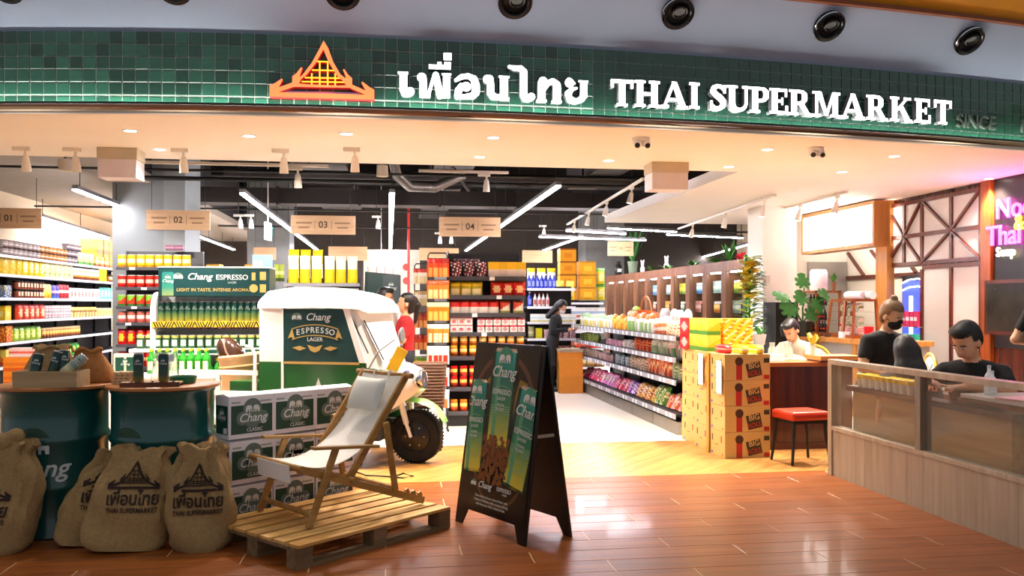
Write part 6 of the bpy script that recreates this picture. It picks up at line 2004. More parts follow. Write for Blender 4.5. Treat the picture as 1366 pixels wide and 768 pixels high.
ezrow(Y6 + .1, lv6[4] + .05, 'yellow_bag', pouch(.16, .36, .1, ('#f2dc6a', '#fbf2c0', '#e8c020'), 'band'), 'bag', 'slim pale yellow bags', w6, 740, 768, 3); ezrow(Y6 + .25, lv6[4] + .05, 'green_pack', pouch(.16, .3, .1, ('#d8d020', '#f4f0a0', '#5aa83a'), 'disc'), 'pack', 'yellow packs with green print', w6, 796, 806, 1, 2, .3)
ezrow(Y6 + .1, lv6[3], 'white_pack', carton(.13, .19, .1, ('#f0eeea', '#a8b8d8', '#d87060'), 'band'), 'pack', 'white packs', w6, 745, 806, 7); ezrow(Y6 + .1, lv6[2], 'white_pack', carton(.13, .13, .1, ('#f2f0ee', '#b8d0e0', '#c8d8b0'), 'label'), 'pack', 'low white packs', w6, 745, 806, 7)
ezrow(Y6 + .1, lv6[1], 'red_pack', carton(.13, .18, .1, ('#e86a4a', '#f4d8c8', '#d8402a'), 'split'), 'pack', 'red packs', w6, 745, 806, 6); ezrow(Y6 + .1, lv6[0], 'tan_pack', carton(.16, .22, .1, ('#d8b070', '#f0e0b8', '#a87a40'), 'band'), 'pack', 'tan packs', w6, 745, 806, 5)
# orange cartons on the floor by the woman
oc = carton(.37, .27, .30, ('#e08a2a', '#e8a04a', '#f4ead8'), 'plain')
pO = atz(756, 524, 0)
for s in range(2):
    put('orange_floor_carton', oc, (pO.x + .06, pO.y + .06, s * .272), R(-3), '%s orange carton on the floor beside the woman in black' % ('lower', 'upper')[s], 'carton', 'orange cartons beside the woman')
t = thing('open_carton', 'open orange carton with pale inner flaps on top of the floor stack', 'carton', (pO.x + .06, pO.y + .06, .545), R(-3))
MB().box(-.185, .185, -.15, .15, 0, .10).build('carton_body', P('#e58a2a'), t)
for s in (-1, 1):
    MB().hexa([(-.185, s * .15, .098), (.185, s * .15, .098), (.185, s * .15 + .004, .098), (-.185, s * .15 + .004, .098)], [(-.185, s * .21, .15), (.185, s * .21, .15), (.185, s * .21 + .004, .15), (-.185, s * .21 + .004, .15)]).build('flap', P('#f2e6d0'), t)

# 7 long produce shelf, facing -X
XR = 3.0
lv7 = [.22, .58, .82, 1.05]
for i in range(6):
    y = 8.82 + i * .88
    shelving('produce_shelf_bay', 'black produce shelf bay with grey kick panel, %s from the entrance' % ('nearest', 'second', 'third', 'fourth', 'fifth', 'farthest')[i], (XR + .35, y + .44, 0), R(-90), .875, .70, lv7, 1.08, 1, m_shb, m_railg, kick=.14, kickm=mat('taupe_kick', '#8d8378', rough=.5), railh=.05, tickets=4, group='long produce shelf')
def prow(name, me, cat, look, zi, px0, px1, n, dx=.12, dz=0., **kw):
    a, b = atX(px0, 450, XR + dx), atX(px1, 450, XR + dx)
    nm = ('lowest', 'second', 'third', 'top')[zi]
    row(name, me, cat, '%s on %s level of produce shelf' % (look, nm), '%s, %s level' % (look, nm), (a.x, a.y, lv7[zi] + .002 + dz), (b.x, b.y, lv7[zi] + .002 + dz), n, R(-90), vary=.15, **kw)
vb = lambda c, k='spots', w=.15, h=.2: pouch(w, h, .09, c, k)
prow('white_sachet', vb(('#f6f4ee', '#e8d070', '#a8c890'), 'window', .15, .19), 'bag', 'white bags with small yellow print', 3, 776, 818, 12)
prow('orange_bag', vb(('#e8902a', '#f4c46a', '#e8d84a')), 'bag', 'orange and yellow produce bags', 3, 820, 838, 5)
prow('white_veg_bag', vb(('#f4f2ec', '#8ab860', '#e8873a'), 'window', .17, .24), 'bag', 'plump white vegetable bags', 3, 840, 874, 7)
prow('peach_bag', vb(('#f2e8da', '#e89050', '#d86a3a'), 'band', .15, .2), 'bag', 'white and orange bags', 3, 875, 892, 4); prow('fruit_tub', vb(('#f4d8b0', '#e8741c', '#f6efe2'), 'spots', .15, .17), 'bag', 'orange fruit bags', 3, 892, 912, 3)
prow('white_veg_bag', vb(('#f6f4f0', '#f2e0d8', '#d8e0d0'), 'spots', .18, .28), 'bag', 'tall round white bags at the back', 3, 884, 922, 4, dx=.4)
prow('green_bunch', vb(('#8a9a3a', '#c8c870', '#5a7a2a'), 'spots', .13, .12), 'bag', 'olive green bunches', 2, 776, 800, 7); prow('pink_tray', vb(('#d88aa0', '#f2d8dc', '#b85a78'), 'spots', .15, .08), 'pack', 'pink root packs', 2, 811, 832, 5); prow('pale_tray', vb(('#e8ded0', '#c8b8a8', '#d8a8a0'), 'spots', .15, .1), 'pack', 'pale root packs', 2, 834, 850, 3)
prow('chili_bag', vb(('#d83a1c', '#f0902a', '#8a1a10'), 'spots', .15, .16), 'bag', 'red chilli bags', 2, 850, 870, 4); prow('leaf_bag', vb(('#c8c8b8', '#8aa070', '#e8e0d8'), 'window', .15, .18), 'bag', 'white and green leaf bags', 2, 871, 892, 4); prow('leaf_bag', vb(('#d8b0b0', '#5a8a4a', '#e8d8d0'), 'window', .16, .17), 'bag', 'pinkish leaf bags', 2, 893, 914, 3)
prow('root_bag', vb(('#c8a890', '#e8d8c8', '#a86a5a'), 'spots', .15, .12), 'bag', 'tan root bags', 1, 776, 800, 7); prow('pink_bag', vb(('#d8a0a8', '#f0e0b0', '#c87080'), 'spots', .16, .1), 'bag', 'pink and cream bags', 1, 802, 820, 4); prow('clear_bag', vb(('#aab2ba', '#dfe6ec', '#7a848e'), 'spots', .2, .15), 'bag', 'clear grey plastic bags', 1, 822, 842, 3)
prow('mixed_bag', vb(('#c8a888', '#f2e8da', '#8a3a2a'), 'spots', .15, .17), 'bag', 'beige and red bags', 1, 844, 866, 5); prow('red_bag', vb(('#d8481c', '#f2b060', '#f4e0d0'), 'spots', .15, .2), 'bag', 'bright orange-red bags', 1, 867, 898, 6); prow('green_bag', vb(('#9aa880', '#e2dcc0', '#5a7a4a'), 'spots', .16, .18), 'bag', 'pale green bags', 1, 900, 914, 2)
prow('sweet_bag', vb(('#d8285a', '#f2c0d0', '#e03a3a'), 'spots', .19, .2), 'bag', 'pink-red sweet bags', 0, 779, 802, 6, tilt=R(-30)); prow('sweet_bag', vb(('#c870b0', '#f2e4b0', '#e8508a'), 'disc', .19, .2), 'bag', 'lilac sweet bags', 0, 803, 820, 4, tilt=R(-30)); prow('sweet_bag', vb(('#c81c3a', '#e8a0b8', '#8a1030'), 'spots', .19, .18), 'bag', 'crimson sweet bags', 0, 821, 838, 4, tilt=R(-30))
prow('violet_bag', vb(('#7a3a9a', '#e8d8f0', '#c03060'), 'spots', .18, .18), 'bag', 'violet sweet bags', 0, 838, 850, 2, tilt=R(-30)); prow('sweet_bag', vb(('#e8b020', '#d8283a', '#f4f0e0'), 'spots', .18, .2), 'bag', 'yellow and red sweet bags', 0, 851, 876, 5, tilt=R(-25)); prow('sweet_bag', vb(('#5a9a3a', '#f2f0d8', '#e8c020'), 'spots', .17, .22), 'bag', 'green and white sweet bags', 0, 876, 888, 2, tilt=R(-20)); prow('sweet_bag', vb(('#e05a2a', '#f2c8d0', '#f0c030'), 'spots', .18, .2), 'bag', 'orange and pink sweet bags', 0, 889, 914, 4, tilt=R(-25))
# fruit basket with pineapple leaves on the shelf top
fb = thing('fruit_basket', 'tilted orange fruit basket with green fruit on produce shelf', 'basket', (XR + .45, atX(862, 430, XR + .45).y, 1.08), 0)
b = MB(); b.T = Matrix.Rotation(R(25), 4, 'X')
b.lathe([(.10, 0), (.2, .05), (.26, .14), (.25, .145), (.18, .06), (.001, .02)], 20, caps=False).build('bowl', P('#d8641c'), fb)
MB().tube([(.0, .28 * math.cos(R(a)), .12 + .3 * math.sin(R(a))) for a in range(10, 171, 16)], .012, 6).build('handle', P('#c8742a'), fb)
for x, y, z, r, m, lb in ((0, .42, .12, .07, '#9ac83a', 'round green fruit beside the basket'), (.02, .58, .09, .06, '#e8d83a', 'yellow fruit beside the basket'), (-.05, .30, .2, .06, '#b8d860', 'pale green fruit on the basket edge'), (-.05, .72, .06, .06, '#d85a5a', 'pinkish fruit at the end of the row')):
    o = MB().ball((0, 0, 0), r, 14, 10).build('fruit', P(m, .3), None, (fb.location.x + x, fb.location.y + y, 1.05 + r + (z if z > .15 else 0)))
    tag(o, lb, 'fruit', 'loose fruit on the produce shelf')

# 8 gondola of yellow-white bags behind the tuk-tuk
Y8 = 10.4
g0, g1 = atY(378, 400, Y8).x, atY(480, 400, Y8).x
lv8 = [.3, .62, .92, 1.2, 1.42, 1.64]
shelving('bag_gondola', 'gondola of yellow and white bags behind the tuk-tuk', ((g0 + g1) / 2, Y8 + .22, 0), 0, g1 - g0, .42, lv8, 1.70, 1, m_shb, m_railg)
w8 = 'the gondola behind the tuk-tuk'
ezrow(Y8 + .08, lv8[5] + .06, 'rice_bag', pouch(.12, .34, .07, ('#f4f0e0', '#f2d420', '#d8cc90'), 'top'), 'bag', 'tall white bags', w8, 384, 432, 5)
yb = pouch(.12, .32, .07, ('#ecd01c', '#f7f3e2', '#c8c03a'), 'top')
for px, n in ((384, 5), (432, 6)):
    ezrow(Y8 + .02, lv8[5] + .004, 'rice_bag', yb, 'bag', 'tall bags, white above and yellow below, %s group' % ('left' if px == 384 else 'right'), w8, px, px + 46, n)
ezrow(Y8 + .07, lv8[4], 'clear_box', carton(.14, .16, .12, ('#8d8a84', '#c8c4ba', '#5a5650'), 'split'), 'box', 'grey clear boxes', w8, 382, 478, 7)
ezrow(Y8 + .07, lv8[3], 'clear_box', carton(.14, .16, .12, ('#9a948a', '#d8d2c6', '#6a645a'), 'band'), 'box', 'beige clear boxes', w8, 382, 478, 7)
ezrow(Y8 - .02, 1.66, 'green_stick_pack', pouch(.06, .2, .04, ('#9aa83a', '#e0dc90', '#3a4a1a'), 'band'), 'pack', 'green slim packs left end', w8, 366, 379, 3)
# 9 ochre cartons stacked far left, with slanting yellow row
Y9 = 14.0
g0 = atY(276, 400, Y9).x
shelving('far_gondola', 'far gondola carrying ochre cartons beside the column', (g0 + .6, Y9 + .25, 0), 0, 1.2, .5, [.4, .8, 1.2, 1.55], 1.62, 1)
ezrow(Y9 + .25, 1.62, 'ochre_carton', carton(.2, .2, .3, ('#d8a23a', '#e6b84e', '#a8741c'), 'band'), 'carton', 'ochre cartons in lower tier', 'the far gondola', 278, 346, 4)
ezrow(Y9 + .25, 1.823, 'ochre_carton', carton(.2, .2, .3, ('#dcaa44', '#e6b84e', '#a8741c'), 'label'), 'carton', 'ochre cartons in upper tier', 'the far gondola', 278, 346, 4, skip=(1, 2))
ezrow(Y9 + .0, 1.64, 'yellow_packet', pouch(.14, .12, .08, ('#ecc820', '#f8ec90', '#d8a010'), 'disc'), 'packet', 'yellow packets before the cartons', 'the far gondola', 280, 345, 7)
bp = thing('blue_poster', 'small blue and white poster hanging right of the ochre cartons', 'poster', (atY(350, 350, 12.0).x, 12.0, 0), 0)
MB().box(-.13, .13, 0, .01, 1.86, 2.06).build('sheet', P('#8ac8e8'), bp); MB().box(-.12, 0, -.003, 0, 1.9, 1.98).build('white_block', P('#f4f8fc'), bp); MB().box(-.13, .13, .0, .01, 0, 1.86).build('stand_panel', P('#c8b89a'), bp)
# 10 rear brewery header and shopping trolleys
rh = thing('rear_header', 'dark teal brewery header box tilted behind the tuk-tuk roof', 'display box', (atY(510, 380, 10.9).x, 10.9, 0), R(-6))
MB().hexa([(-.22, -.1, 1.42), (.22, -.1, 1.38), (.22, .1, 1.38), (-.22, .1, 1.42)], [(-.20, -.1, 1.80), (.22, -.1, 1.76), (.22, .1, 1.76), (-.20, .1, 1.80)]).build('header', m_hd, rh)
link('brand_logo', brand_logo('stack', .11), rh, (.12, -.103, 1.60))
MB().box(.02, .22, -.102, -.1, 1.40, 1.76).build('dark_half', mat('header_dark', '#3a4a4e', rough=.4), rh)
for s in (-1, 1):
    MB().cyl((s * .18, 0, 0), (s * .18, 0, 1.42), .012, n=8).build('post', m_white, rh)
tr2 = thing('wire_trolley_rack', 'white and red wire rack under the exit sign', 'rack', (atY(512, 360, 14.0).x, 14.0, 0), 0)
for k in range(12):
    MB().cyl((-.25 + k * .045, 0, 1.70), (-.25 + k * .045, 0, 2.0), .006, n=6).build('wire', m_whitem if k % 3 else P('#c83a30'), tr2)
for z in (1.70, 2.0):
    MB().cyl((-.26, 0, z), (.26, 0, z), .008, n=6).build('rim_wire', m_whitem, tr2)
for s in (-1, 1):
    MB().cyl((s * .25, 0, 0), (s * .25, 0, 1.70), .012, n=8).build('post', m_whitem, tr2)
# rear red fire pipe
rp = thing('sprinkler_pipe', 'red upright sprinkler pipe with valves far back', 'pipe', (atY(545, 380, 19).x, 19, 0), 0)
MB().cyl((0, 0, 0), (0, 0, 4.1), .03, n=10).build('riser', P('#b82a20'), rp)
for z in (1.9, 2.2):
    MB().cyl((-.05, -.06, z), (-.05, .02, z), .08, n=14).build('valve_wheel', P('#c8281c'), rp)
slab('wall_rear_partition', atY(485, 400, 19.3).x, atY(560, 400, 19.3).x, 19.3, 19.4, 0, 2.6, mat('cream_partition', '#b4a592', rough=.8))
# ------------------------------------------------------------------ snack carton stack
m_kraft = mat('printed_kraft', '#d0a860', rough=.55, var=.06, scale=8)
m_kd = mat('kraft_dark_print', '#3f3420', rough=.55)
m_kr = mat('kraft_red_print', '#b8281c', rough=.5)
m_ko = mat('kraft_orange_print', '#d8662a', rough=.5)
KW, KD, KH = .44, .37, .234
def snack_carton():
    t = thing('snack_carton', '', 'carton', (0, 0, 0), 0)
    MB().box(-KW / 2, KW / 2, -KD / 2, KD / 2, 0, KH).build('carton_body', m_kraft, t, bevel=.003)
    y = -KD / 2 - .001
    MB().box(-KW * .25, -KW * .12, y, y + .001, .002, KH * .68).build('red_tube_print', m_kr, t)
    b = MB(); b.T = Matrix.Translation((-KW * .185, y, KH * .72)) @ Matrix.Rotation(R(90), 4, 'X'); b.lathe([(.001, .001), (.04, .001), (.04, 0)], 14, caps=False).build('snack_print', mat('dark_brown_spot', '#4a2a16'), t)
    pl = MB(); pl.T = Matrix.Rotation(R(-12), 4, 'Y'); pl.box(-.07, .07, y, y + .0012, -.07, .06)
    pl.build('brand_plate', m_kd, t, (KW * .14, 0, KH * .42))
    lettering('BIG', t, (KW * .14, y - .001, KH * .55), .070, m_kraft, depth=.001, bold=.012).rotation_euler = (0, R(-10), 0)
    lettering('ROLL', t, (KW * .15, y - .001, KH * .26), .060, m_kr, depth=.001, bold=.012).rotation_euler = (0, R(-10), 0)
    MB().box(KW * .36, KW * .48, y, y + .001, .006, .045).build('red_mark', m_kr, t)
    MB().box(KW * .36, KW * .48, y, y + .001, KH * .66, KH * .84).build('dark_mark', m_kd, t)
    x = -KW / 2 - .001
    b = MB()
    for i, (yy, zz, w, h) in enumerate(((-.12, .13, .025, .06), (-.03, .10, .07, .006), (.08, .13, .025, .06))):
        MB().box(x, x + .001, yy, yy + w, zz, zz + h).build('side_print', (m_kr, m_kd, m_kd)[i], t)
    MB().box(x, x + .001, -.15, -.12, .012, .035).build('side_print', m_ko, t)
    MB().box(x, x + .001, .08, .12, .012, .035).build('side_print', mat('blue_print', '#6a62a0'), t)
    return t
sk = snack_carton(); fst = True
xk = 2.98 + KW / 2
for c, yk in enumerate((7.46 + KD / 2, 7.46 + KD * 1.5 + .01, 7.46 + KD * 2.5 + .05)):
    for r in range(4 if c < 2 else 4):
        lb = 'brown printed snack carton, %s stack from the front, %s' % (('first', 'second', 'third')[c], ('bottom', 'second up', 'third up', 'top')[r])
        o = sk if fst else copy_tree(sk)
        fst = False
        o.location = (xk + rg.uniform(-.006, .006) + (.02 if c == 2 else 0), yk, r * (KH + .002)); o.rotation_euler = (0, 0, R(2) + rg.uniform(-.012, .012))
        tag(o, lb, 'carton', 'stacked snack cartons')
ZK = 4 * (KH + .002)
o = MB().box(-.004, .004, -.03, .03, 0, .94).build('corner_post', P('#b8862a'), None, (2.968, 7.46 + KD * 1 - .02, 0)); tag(o, 'slim brown card strip standing against the snack cartons', 'strip')
for k, (yy, zz, lb) in enumerate(((7.53, .58, 'white price sheet hanging on the front snack carton stack'), (8.0, .62, 'white price sheet hanging on the rear snack carton stack'))):
    tag(MB().box(-.002, .002, -.06, .06, 0, .30).build('price_sheet', m_tagw, None, (2.966, yy, zz - .0)), lb, 'paper', 'white price sheets')
# packs lying on the cartons and display boxes behind
row('yellow_pack', pouch(.11, .075, .36, ('#f0cf1c', '#f8f0c0', '#e8d85a'), 'band'), 'pack', 'yellow snack packs lined up on front snack carton', 'yellow packs on the cartons', (3.13, 7.63, ZK), (3.42, 7.64, ZK), 4, 0)
row('red_pack', pouch(.10, .08, .3, ('#d81c20', '#f0b0a0', '#b80c14'), 'band'), 'pack', 'red snack packs on front snack carton', 'red packs on the cartons', (2.99, 7.66, ZK), (3.13, 7.66, ZK), 2, 0)
yd = carton(.13, .155, .24, ('#f2b81c', '#f6d24a', '#4a8a2a'), 'split'); od = carton(.30, .155, .24, ('#f4b41c', '#ee7a22', '#f8e8c0'), 'spots', 18); rd = carton(.10, .155, .24, ('#d81820', '#f0b0a8', '#a80810'), 'disc')
for s in range(2):
    z = ZK + s * .157
    put('display_box', od, (3.30, 8.02, z), R(2), '%s orange-yellow patterned display box behind the front cartons' % ('lower', 'upper')[s], 'box', 'patterned display boxes')
    for k in range(2):
        put('display_box', yd, (3.06, 8.02 + k * .25, z), R(2), '%s yellow display box, %s' % (('lower', 'upper')[s], ('front one', 'rear one')[k]), 'box', 'yellow display boxes')
    put('display_box', rd, (3.03, 8.515, z), R(2), '%s red display box at the rear of the stack' % ('lower', 'upper')[s], 'box', 'red display boxes')
put('white_tray_box', carton(.34, .10, .20, ('#f6f0e2', '#f2c04a', '#ffffff'), 'band'), (3.32, 8.30, ZK), R(3), 'white tray box with orange rim behind display boxes', 'box', 'tray boxes')
put('white_tray_box', carton(.34, .14, .20, ('#f8f2e4', '#f0a030', '#ffffff'), 'top'), (3.32, 8.30, ZK + .102), R(-2), 'upper white tray box with orange top edge', 'box', 'tray boxes')

# ------------------------------------------------------------------ brown glass-door coolers, facing -X
XC = 5.30
m_cbr = wood('cooler_brown', '#7d4f30', '#613a22', 'Z', scale=2, rough=.45, rnd=.05)
m_glass = mat('cooler_glass', '#1c2624', rough=.03, alpha=.10)
m_inl = mat('cooler_light', '#f2fbff', emit=22)
def cooler(loc):
    t = thing('glass_door_cooler', '', 'cooler', loc, R(-90))
    W_, D_, H_ = .84, .62, 2.08
    MB().box(-W_ / 2, W_ / 2, D_ / 2 - .03, D_ / 2, 0, H_).build('back', m_shb, t)
    for s in (-1, 1):
        MB().box(*((W_ / 2 - .025, W_ / 2) if s > 0 else (-W_ / 2, -W_ / 2 + .025)), -D_ / 2 + .05, D_ / 2 - .03, 0, H_).build('side', m_cbr, t)
    MB().box(-W_ / 2, W_ / 2, -D_ / 2, D_ / 2, H_ - .16, H_).build('top_fascia', m_cbr, t)
    MB().box(-W_ / 2, W_ / 2, -D_ / 2, D_ / 2, 0, .25).build('plinth', m_cbr, t)
    dr = MB().box(-W_ / 2, -W_ / 2 + .09, -D_ / 2, -D_ / 2 + .05, .25, H_ - .16).build('door', m_cbr, t)
    MB().box(W_ / 2 - .09, W_ / 2, -D_ / 2, -D_ / 2 + .05, .25, H_ - .16).build('door_stile', m_cbr, dr)
    MB().box(-W_ / 2 + .09, W_ / 2 - .09, -D_ / 2 + .02, -D_ / 2 + .03, .25, H_ - .16).build('pane', m_glass, dr)
    MB().cyl((W_ / 2 - .06, -D_ / 2 - .02, .9), (W_ / 2 - .06, -D_ / 2 - .02, 1.4), .01, n=8).build('handle', m_blackm, dr)
    MB().box(-.3, .3, -.24, -.20, H_ - .18, H_ - .162).build('inner_light', m_inl, t)
    MB().box(W_ / 2 - .05, W_ / 2 - .026, -.25, -.23, .3, H_ - .2).build('hidden_fill_strip', m_inl, t)  # added glowing strip, hidden behind the stile to brighten the contents
    for z in (.55, .9, 1.25, 1.58):
        MB().box(-W_ / 2 + .03, W_ / 2 - .03, -.18, D_ / 2 - .03, z - .012, z).build('rack', m_chrome, t)
    return t
ck = cooler((XC + .31, 12.85, 0)); fst = True
nth = ('nearest', 'second', 'third', 'fourth', 'fifth', 'sixth', 'seventh', 'eighth', 'ninth', 'farthest')
CG = [[('#7a8a3a', '#d0c040', '#4a7a2a'), ('#c8d0d8', '#8aa0b0', '#e8eef2'), ('#8a9a88', '#c8d0c0', '#5a6a58'), ('#b8b83a', '#e0d860', '#6a8a2a')], [('#c86a3a', '#e8a870', '#9a4020'), ('#8aa0a8', '#c8d8dc', '#6a8088'), ('#d89a4a', '#f0c880', '#a86a20'), ('#b8d0c8', '#e8f4ee', '#88a8a0')], [('#8aa0b8', '#c8d8e8', '#5a7898'), ('#d8c8b0', '#f0e8d8', '#b0a088'), ('#b87a6a', '#e0b8a8', '#8a4a3a'), ('#7aa8c8', '#c0dcec', '#4a80a8')]]
for i in range(10):
    yy = 12.85 + i * .85
    o = ck if fst else copy_tree(ck); fst = False
    o.location = (XC + .31, yy, 0); tag(o, '%s brown cooler with glass door in the row behind produce' % nth[i], 'cooler', 'row of brown glass-door coolers')
    if i < 6:
        for k, z in enumerate((.55, .9, 1.25, 1.58)):
            me = (jar_m(.05, .19, CG[i % 3][k] + ('#d0d0c8',)) if (i + k) % 2 else carton(.11, .2, .1, CG[i % 3][k], 'band'))
            row('chilled_item', me, 'food', 'chilled packs, %s rack of %s brown cooler' % (('lowest', 'second', 'third', 'top')[k], nth[i]), 'chilled food in the coolers', (XC + .17, yy - .34, z + .001), (XC + .17, yy + .34, z + .001), 6, R(-90), mark=False)
tag(MB().box(0, .07, -.025, 0, 0, 2.14).build('green_end_panel', P('#1f8a4a'), None, (XC - .01, 12.42, 0)), 'green end panel closing the row of brown coolers', 'panel')
# plants and ornaments along the cooler tops
m_leaf = mat('leaf_green', '#3f8a2e', rough=.5, var=.3, scale=9, rnd=.2)
m_leafd = mat('leaf_deep', '#3a8436', rough=.45, var=.25, scale=9)
m_blue = mat('blue_green_leaf', '#7aa892', rough=.55, var=.2)
m_flo = mat('orange_flower', '#ffc42e', rough=.5, var=.25, scale=12)
m_yel = mat('yellow_green_leaf', '#dbe550', rough=.5, var=.2)
def leaf_shape(b, base, tip, w, droop=.0, m=0, n=6):
    base, tip = Vector(base), Vector(tip)
    d = tip - base
    side = d.cross(Vector((0, 0, 1)))
    if side.length < 1e-4: side = Vector((1, 0, 0))
    side.normalize()
    L, Rr = [], []
    for i in range(n + 1):
        t = i / n
        p = base + d * t - Vector((0, 0, droop * t * t))
        ww = w * math.sin(PI * min(1, .08 + t * .92)) ** .8
        L.append(p - side * ww / 2 + Vector((0, 0, .15 * ww))); Rr.append(p + side * ww / 2 + Vector((0, 0, .15 * ww)))
    vs = []
    for i in range(n + 1):
        vs += [L[i], base + d * (i / n) - Vector((0, 0, droop * (i / n) ** 2)), Rr[i]]
    fs = []
    for i in range(n):
        a = 3 * i
        fs += [(a, a + 1, a + 4, a + 3), (a + 1, a + 2, a + 5, a + 4)]
    b.add(vs, fs, m, True)
def tuft(name, label, loc, n, L, w, m, seed, up=.6, pot=None, group=None, spread=1.):
    rr = random.Random(seed)
    t = thing(name, label, 'plant', loc, 0, group)
    z0 = 0
    if pot:
        MB().lathe([(pot[0] * .7, 0), (pot[0], pot[1]), (pot[0] * .9, pot[1]), (pot[0] * .85, pot[1] * .85), (.001, pot[1] * .85)], 16, caps=False).build('pot', pot[2], t); z0 = pot[1] * .85
    for i in range(n):
        a = rr.uniform(0, 2 * PI); l = L * rr.uniform(.7, 1.1); u = up * rr.uniform(.8, 1.2)
        b = MB(); leaf_shape(b, (0, 0, z0), (spread * l * math.cos(a) * (1 - u * .6), spread * l * math.sin(a) * (1 - u * .6), z0 + l * u), w, .15 * l * (1 - u))
        b.build('leaf', m, t)
    return t
ZC = 2.08
def top(px): return atX(px, 360, XC + .25)
p = top(844); tuft('sword_plant', 'pointed sword-leaf plant in a glass pot on the far cooler', (p.x, p.y, ZC), 9, .85, .10, m_leafd, 3, .95, (.12, .30, P('#7a8a70')), spread=.9)
p = top(825); t = thing('black_vase', 'small black vase beside the sword-leaf plant', 'vase', (p.x, p.y, ZC)); MB().lathe([(.07, 0), (.1, .1), (.1, .22), (.05, .3), (.06, .36), (.05, .36)], 14).build('vase_body', m_blackm, t); MB().box(-.05, .05, -.105, -.1, .1, .18).build('vase_label', m_tagw, t)
for px, n, sd, lb in ((870, 12, 4, 'low green tuft with grey cut-out ornaments on the coolers'), (925, 16, 5, 'bushy bright green plant on the middle coolers'), (955, 14, 6, 'dark green plant on the second cooler'), (890, 10, 8, 'small pale plant on the coolers left of the bushy one')):
    p = top(px); tuft('cooler_plant', lb, (p.x, p.y, ZC), n, .26, .08, m_leaf if sd != 6 else m_leafd, sd, .5, group='plants on the cooler tops')
p = top(973); tuft('upright_plant', 'upright green plant near the end of the coolers', (p.x, p.y, ZC), 10, .34, .09, m_leaf, 12, .9)
p = top(988); tuft('red_flower', 'red flower ornament on the cooler end', (p.x, p.y, ZC), 12, .2, .07, P('#d82a3a'), 13, .7)
for px, lb in ((857, 'grey cut-out animal ornament beside the far plant'), (889, 'grey cut-out animal ornament on the middle coolers')):
    p = top(px); t = thing('cutout_ornament', lb, 'ornament', (p.x, p.y, ZC), R(-80)); MB().ball((0, 0, .20), .07, 10, 8, sy=.3).build('head', P('#c9c4c2'), t); MB().ball((0, 0, .08), .1, 10, 8, sy=.3, sz=.9).build('torso', P('#c9c4c2'), t)
    for s in (-1, 1): MB().ball((s * .06, 0, .27), .03, 8, 6, sy=.4).build('ear', P('#c9c4c2'), t)
# big flower column at the end
fp = atz(1003, 560, 0)
fpx = atY(1000, 470, 11.6)
ft = thing('flower_column', 'tall decoration of orange flowers and yellow-green leaves by the coolers', 'plant', (fpx.x, 11.6, 0), 0)
MB().lathe([(.10, 0), (.16, .05), (.18, .42), (.16, .42), (.14, .38), (.001, .38)], 18, caps=False).build('planter', P('#a8a8a4'), ft)
MB().cyl((0, 0, .38), (.0, .02, 2.0), .015, n=8).build('stem', m_leafd, ft)
rr = random.Random(3)
for i in range(90):
    z = .75 + i * .0145; a = i * 2.4; L_ = .24 * (1 - .15 * (i / 90))
    b = MB(); leaf_shape(b, (0, 0, z), (L_ * math.cos(a), L_ * math.sin(a), z + .05 + .06 * rr.random()), .075, .04); b.build('leaf', m_yel if i % 3 else m_leaf, ft)
for i in range(80):
    a = rr.uniform(0, 2 * PI); z = rr.uniform(1.45, 2.0); b = MB()
    leaf_shape(b, (.02 * math.cos(a), .02 * math.sin(a), z), (.15 * math.cos(a), .15 * math.sin(a), z + rr.uniform(-.05, .1)), .10, .02); b.build('petal', m_flo, ft)
for i in range(44):
    a = rr.uniform(-.6, .9); z = rr.uniform(.9, 2.1); b = MB()
    leaf_shape(b, (.10, .10, z), (.10 + .2 * math.cos(a), .1 + .2 * math.sin(a), z + rr.uniform(.0, .12)), .07, .06); b.build('feathery_leaf', m_blue, ft)
pot2 = atY(1010, 470, 9.6)
# small planter before the customer
tuft('potted_herb', 'small grey pot of herbs behind the snack cartons', (atY(1013, 465, 8.9).x, 8.9, .95), 9, .14, .05, m_leaf, 22, .7, (.075, .12, P('#b4b0aa')))

# ------------------------------------------------------------------ restaurant: shell
m_mah = wood('mahogany', '#5a2414', '#3a140b', 'Z', scale=2, rough=.25, rnd=.04, coat=.3)
m_mahx = wood('mahogany_trim', '#6a2a16', '#45180c', 'X', scale=2, rough=.3, rnd=.05, coat=.2)
m_oak = wood('honey_oak', '#c98a45', '#a96d2e', 'Z', scale=2, rough=.4, rnd=.03)
m_rib = mat('ribbed_white_panel', '#dcd6cf', rough=.4, var=.05, scale=30, stretch=(1, 40, 1))
XW = 6.85
def yat(px): return atX(px, 400, XW).y
wr = MB().box(XW, XW + .2, 7.2, yat(1232), 0, ZS).box(XW, XW + .2, yat(1232), 11.45, 1.90, ZS).box(XW + .75, XW + .8, yat(1232) - .3, 11.45, 0, 1.9).build('wall_restaurant', m_mah); wr['kind'] = 'structure'
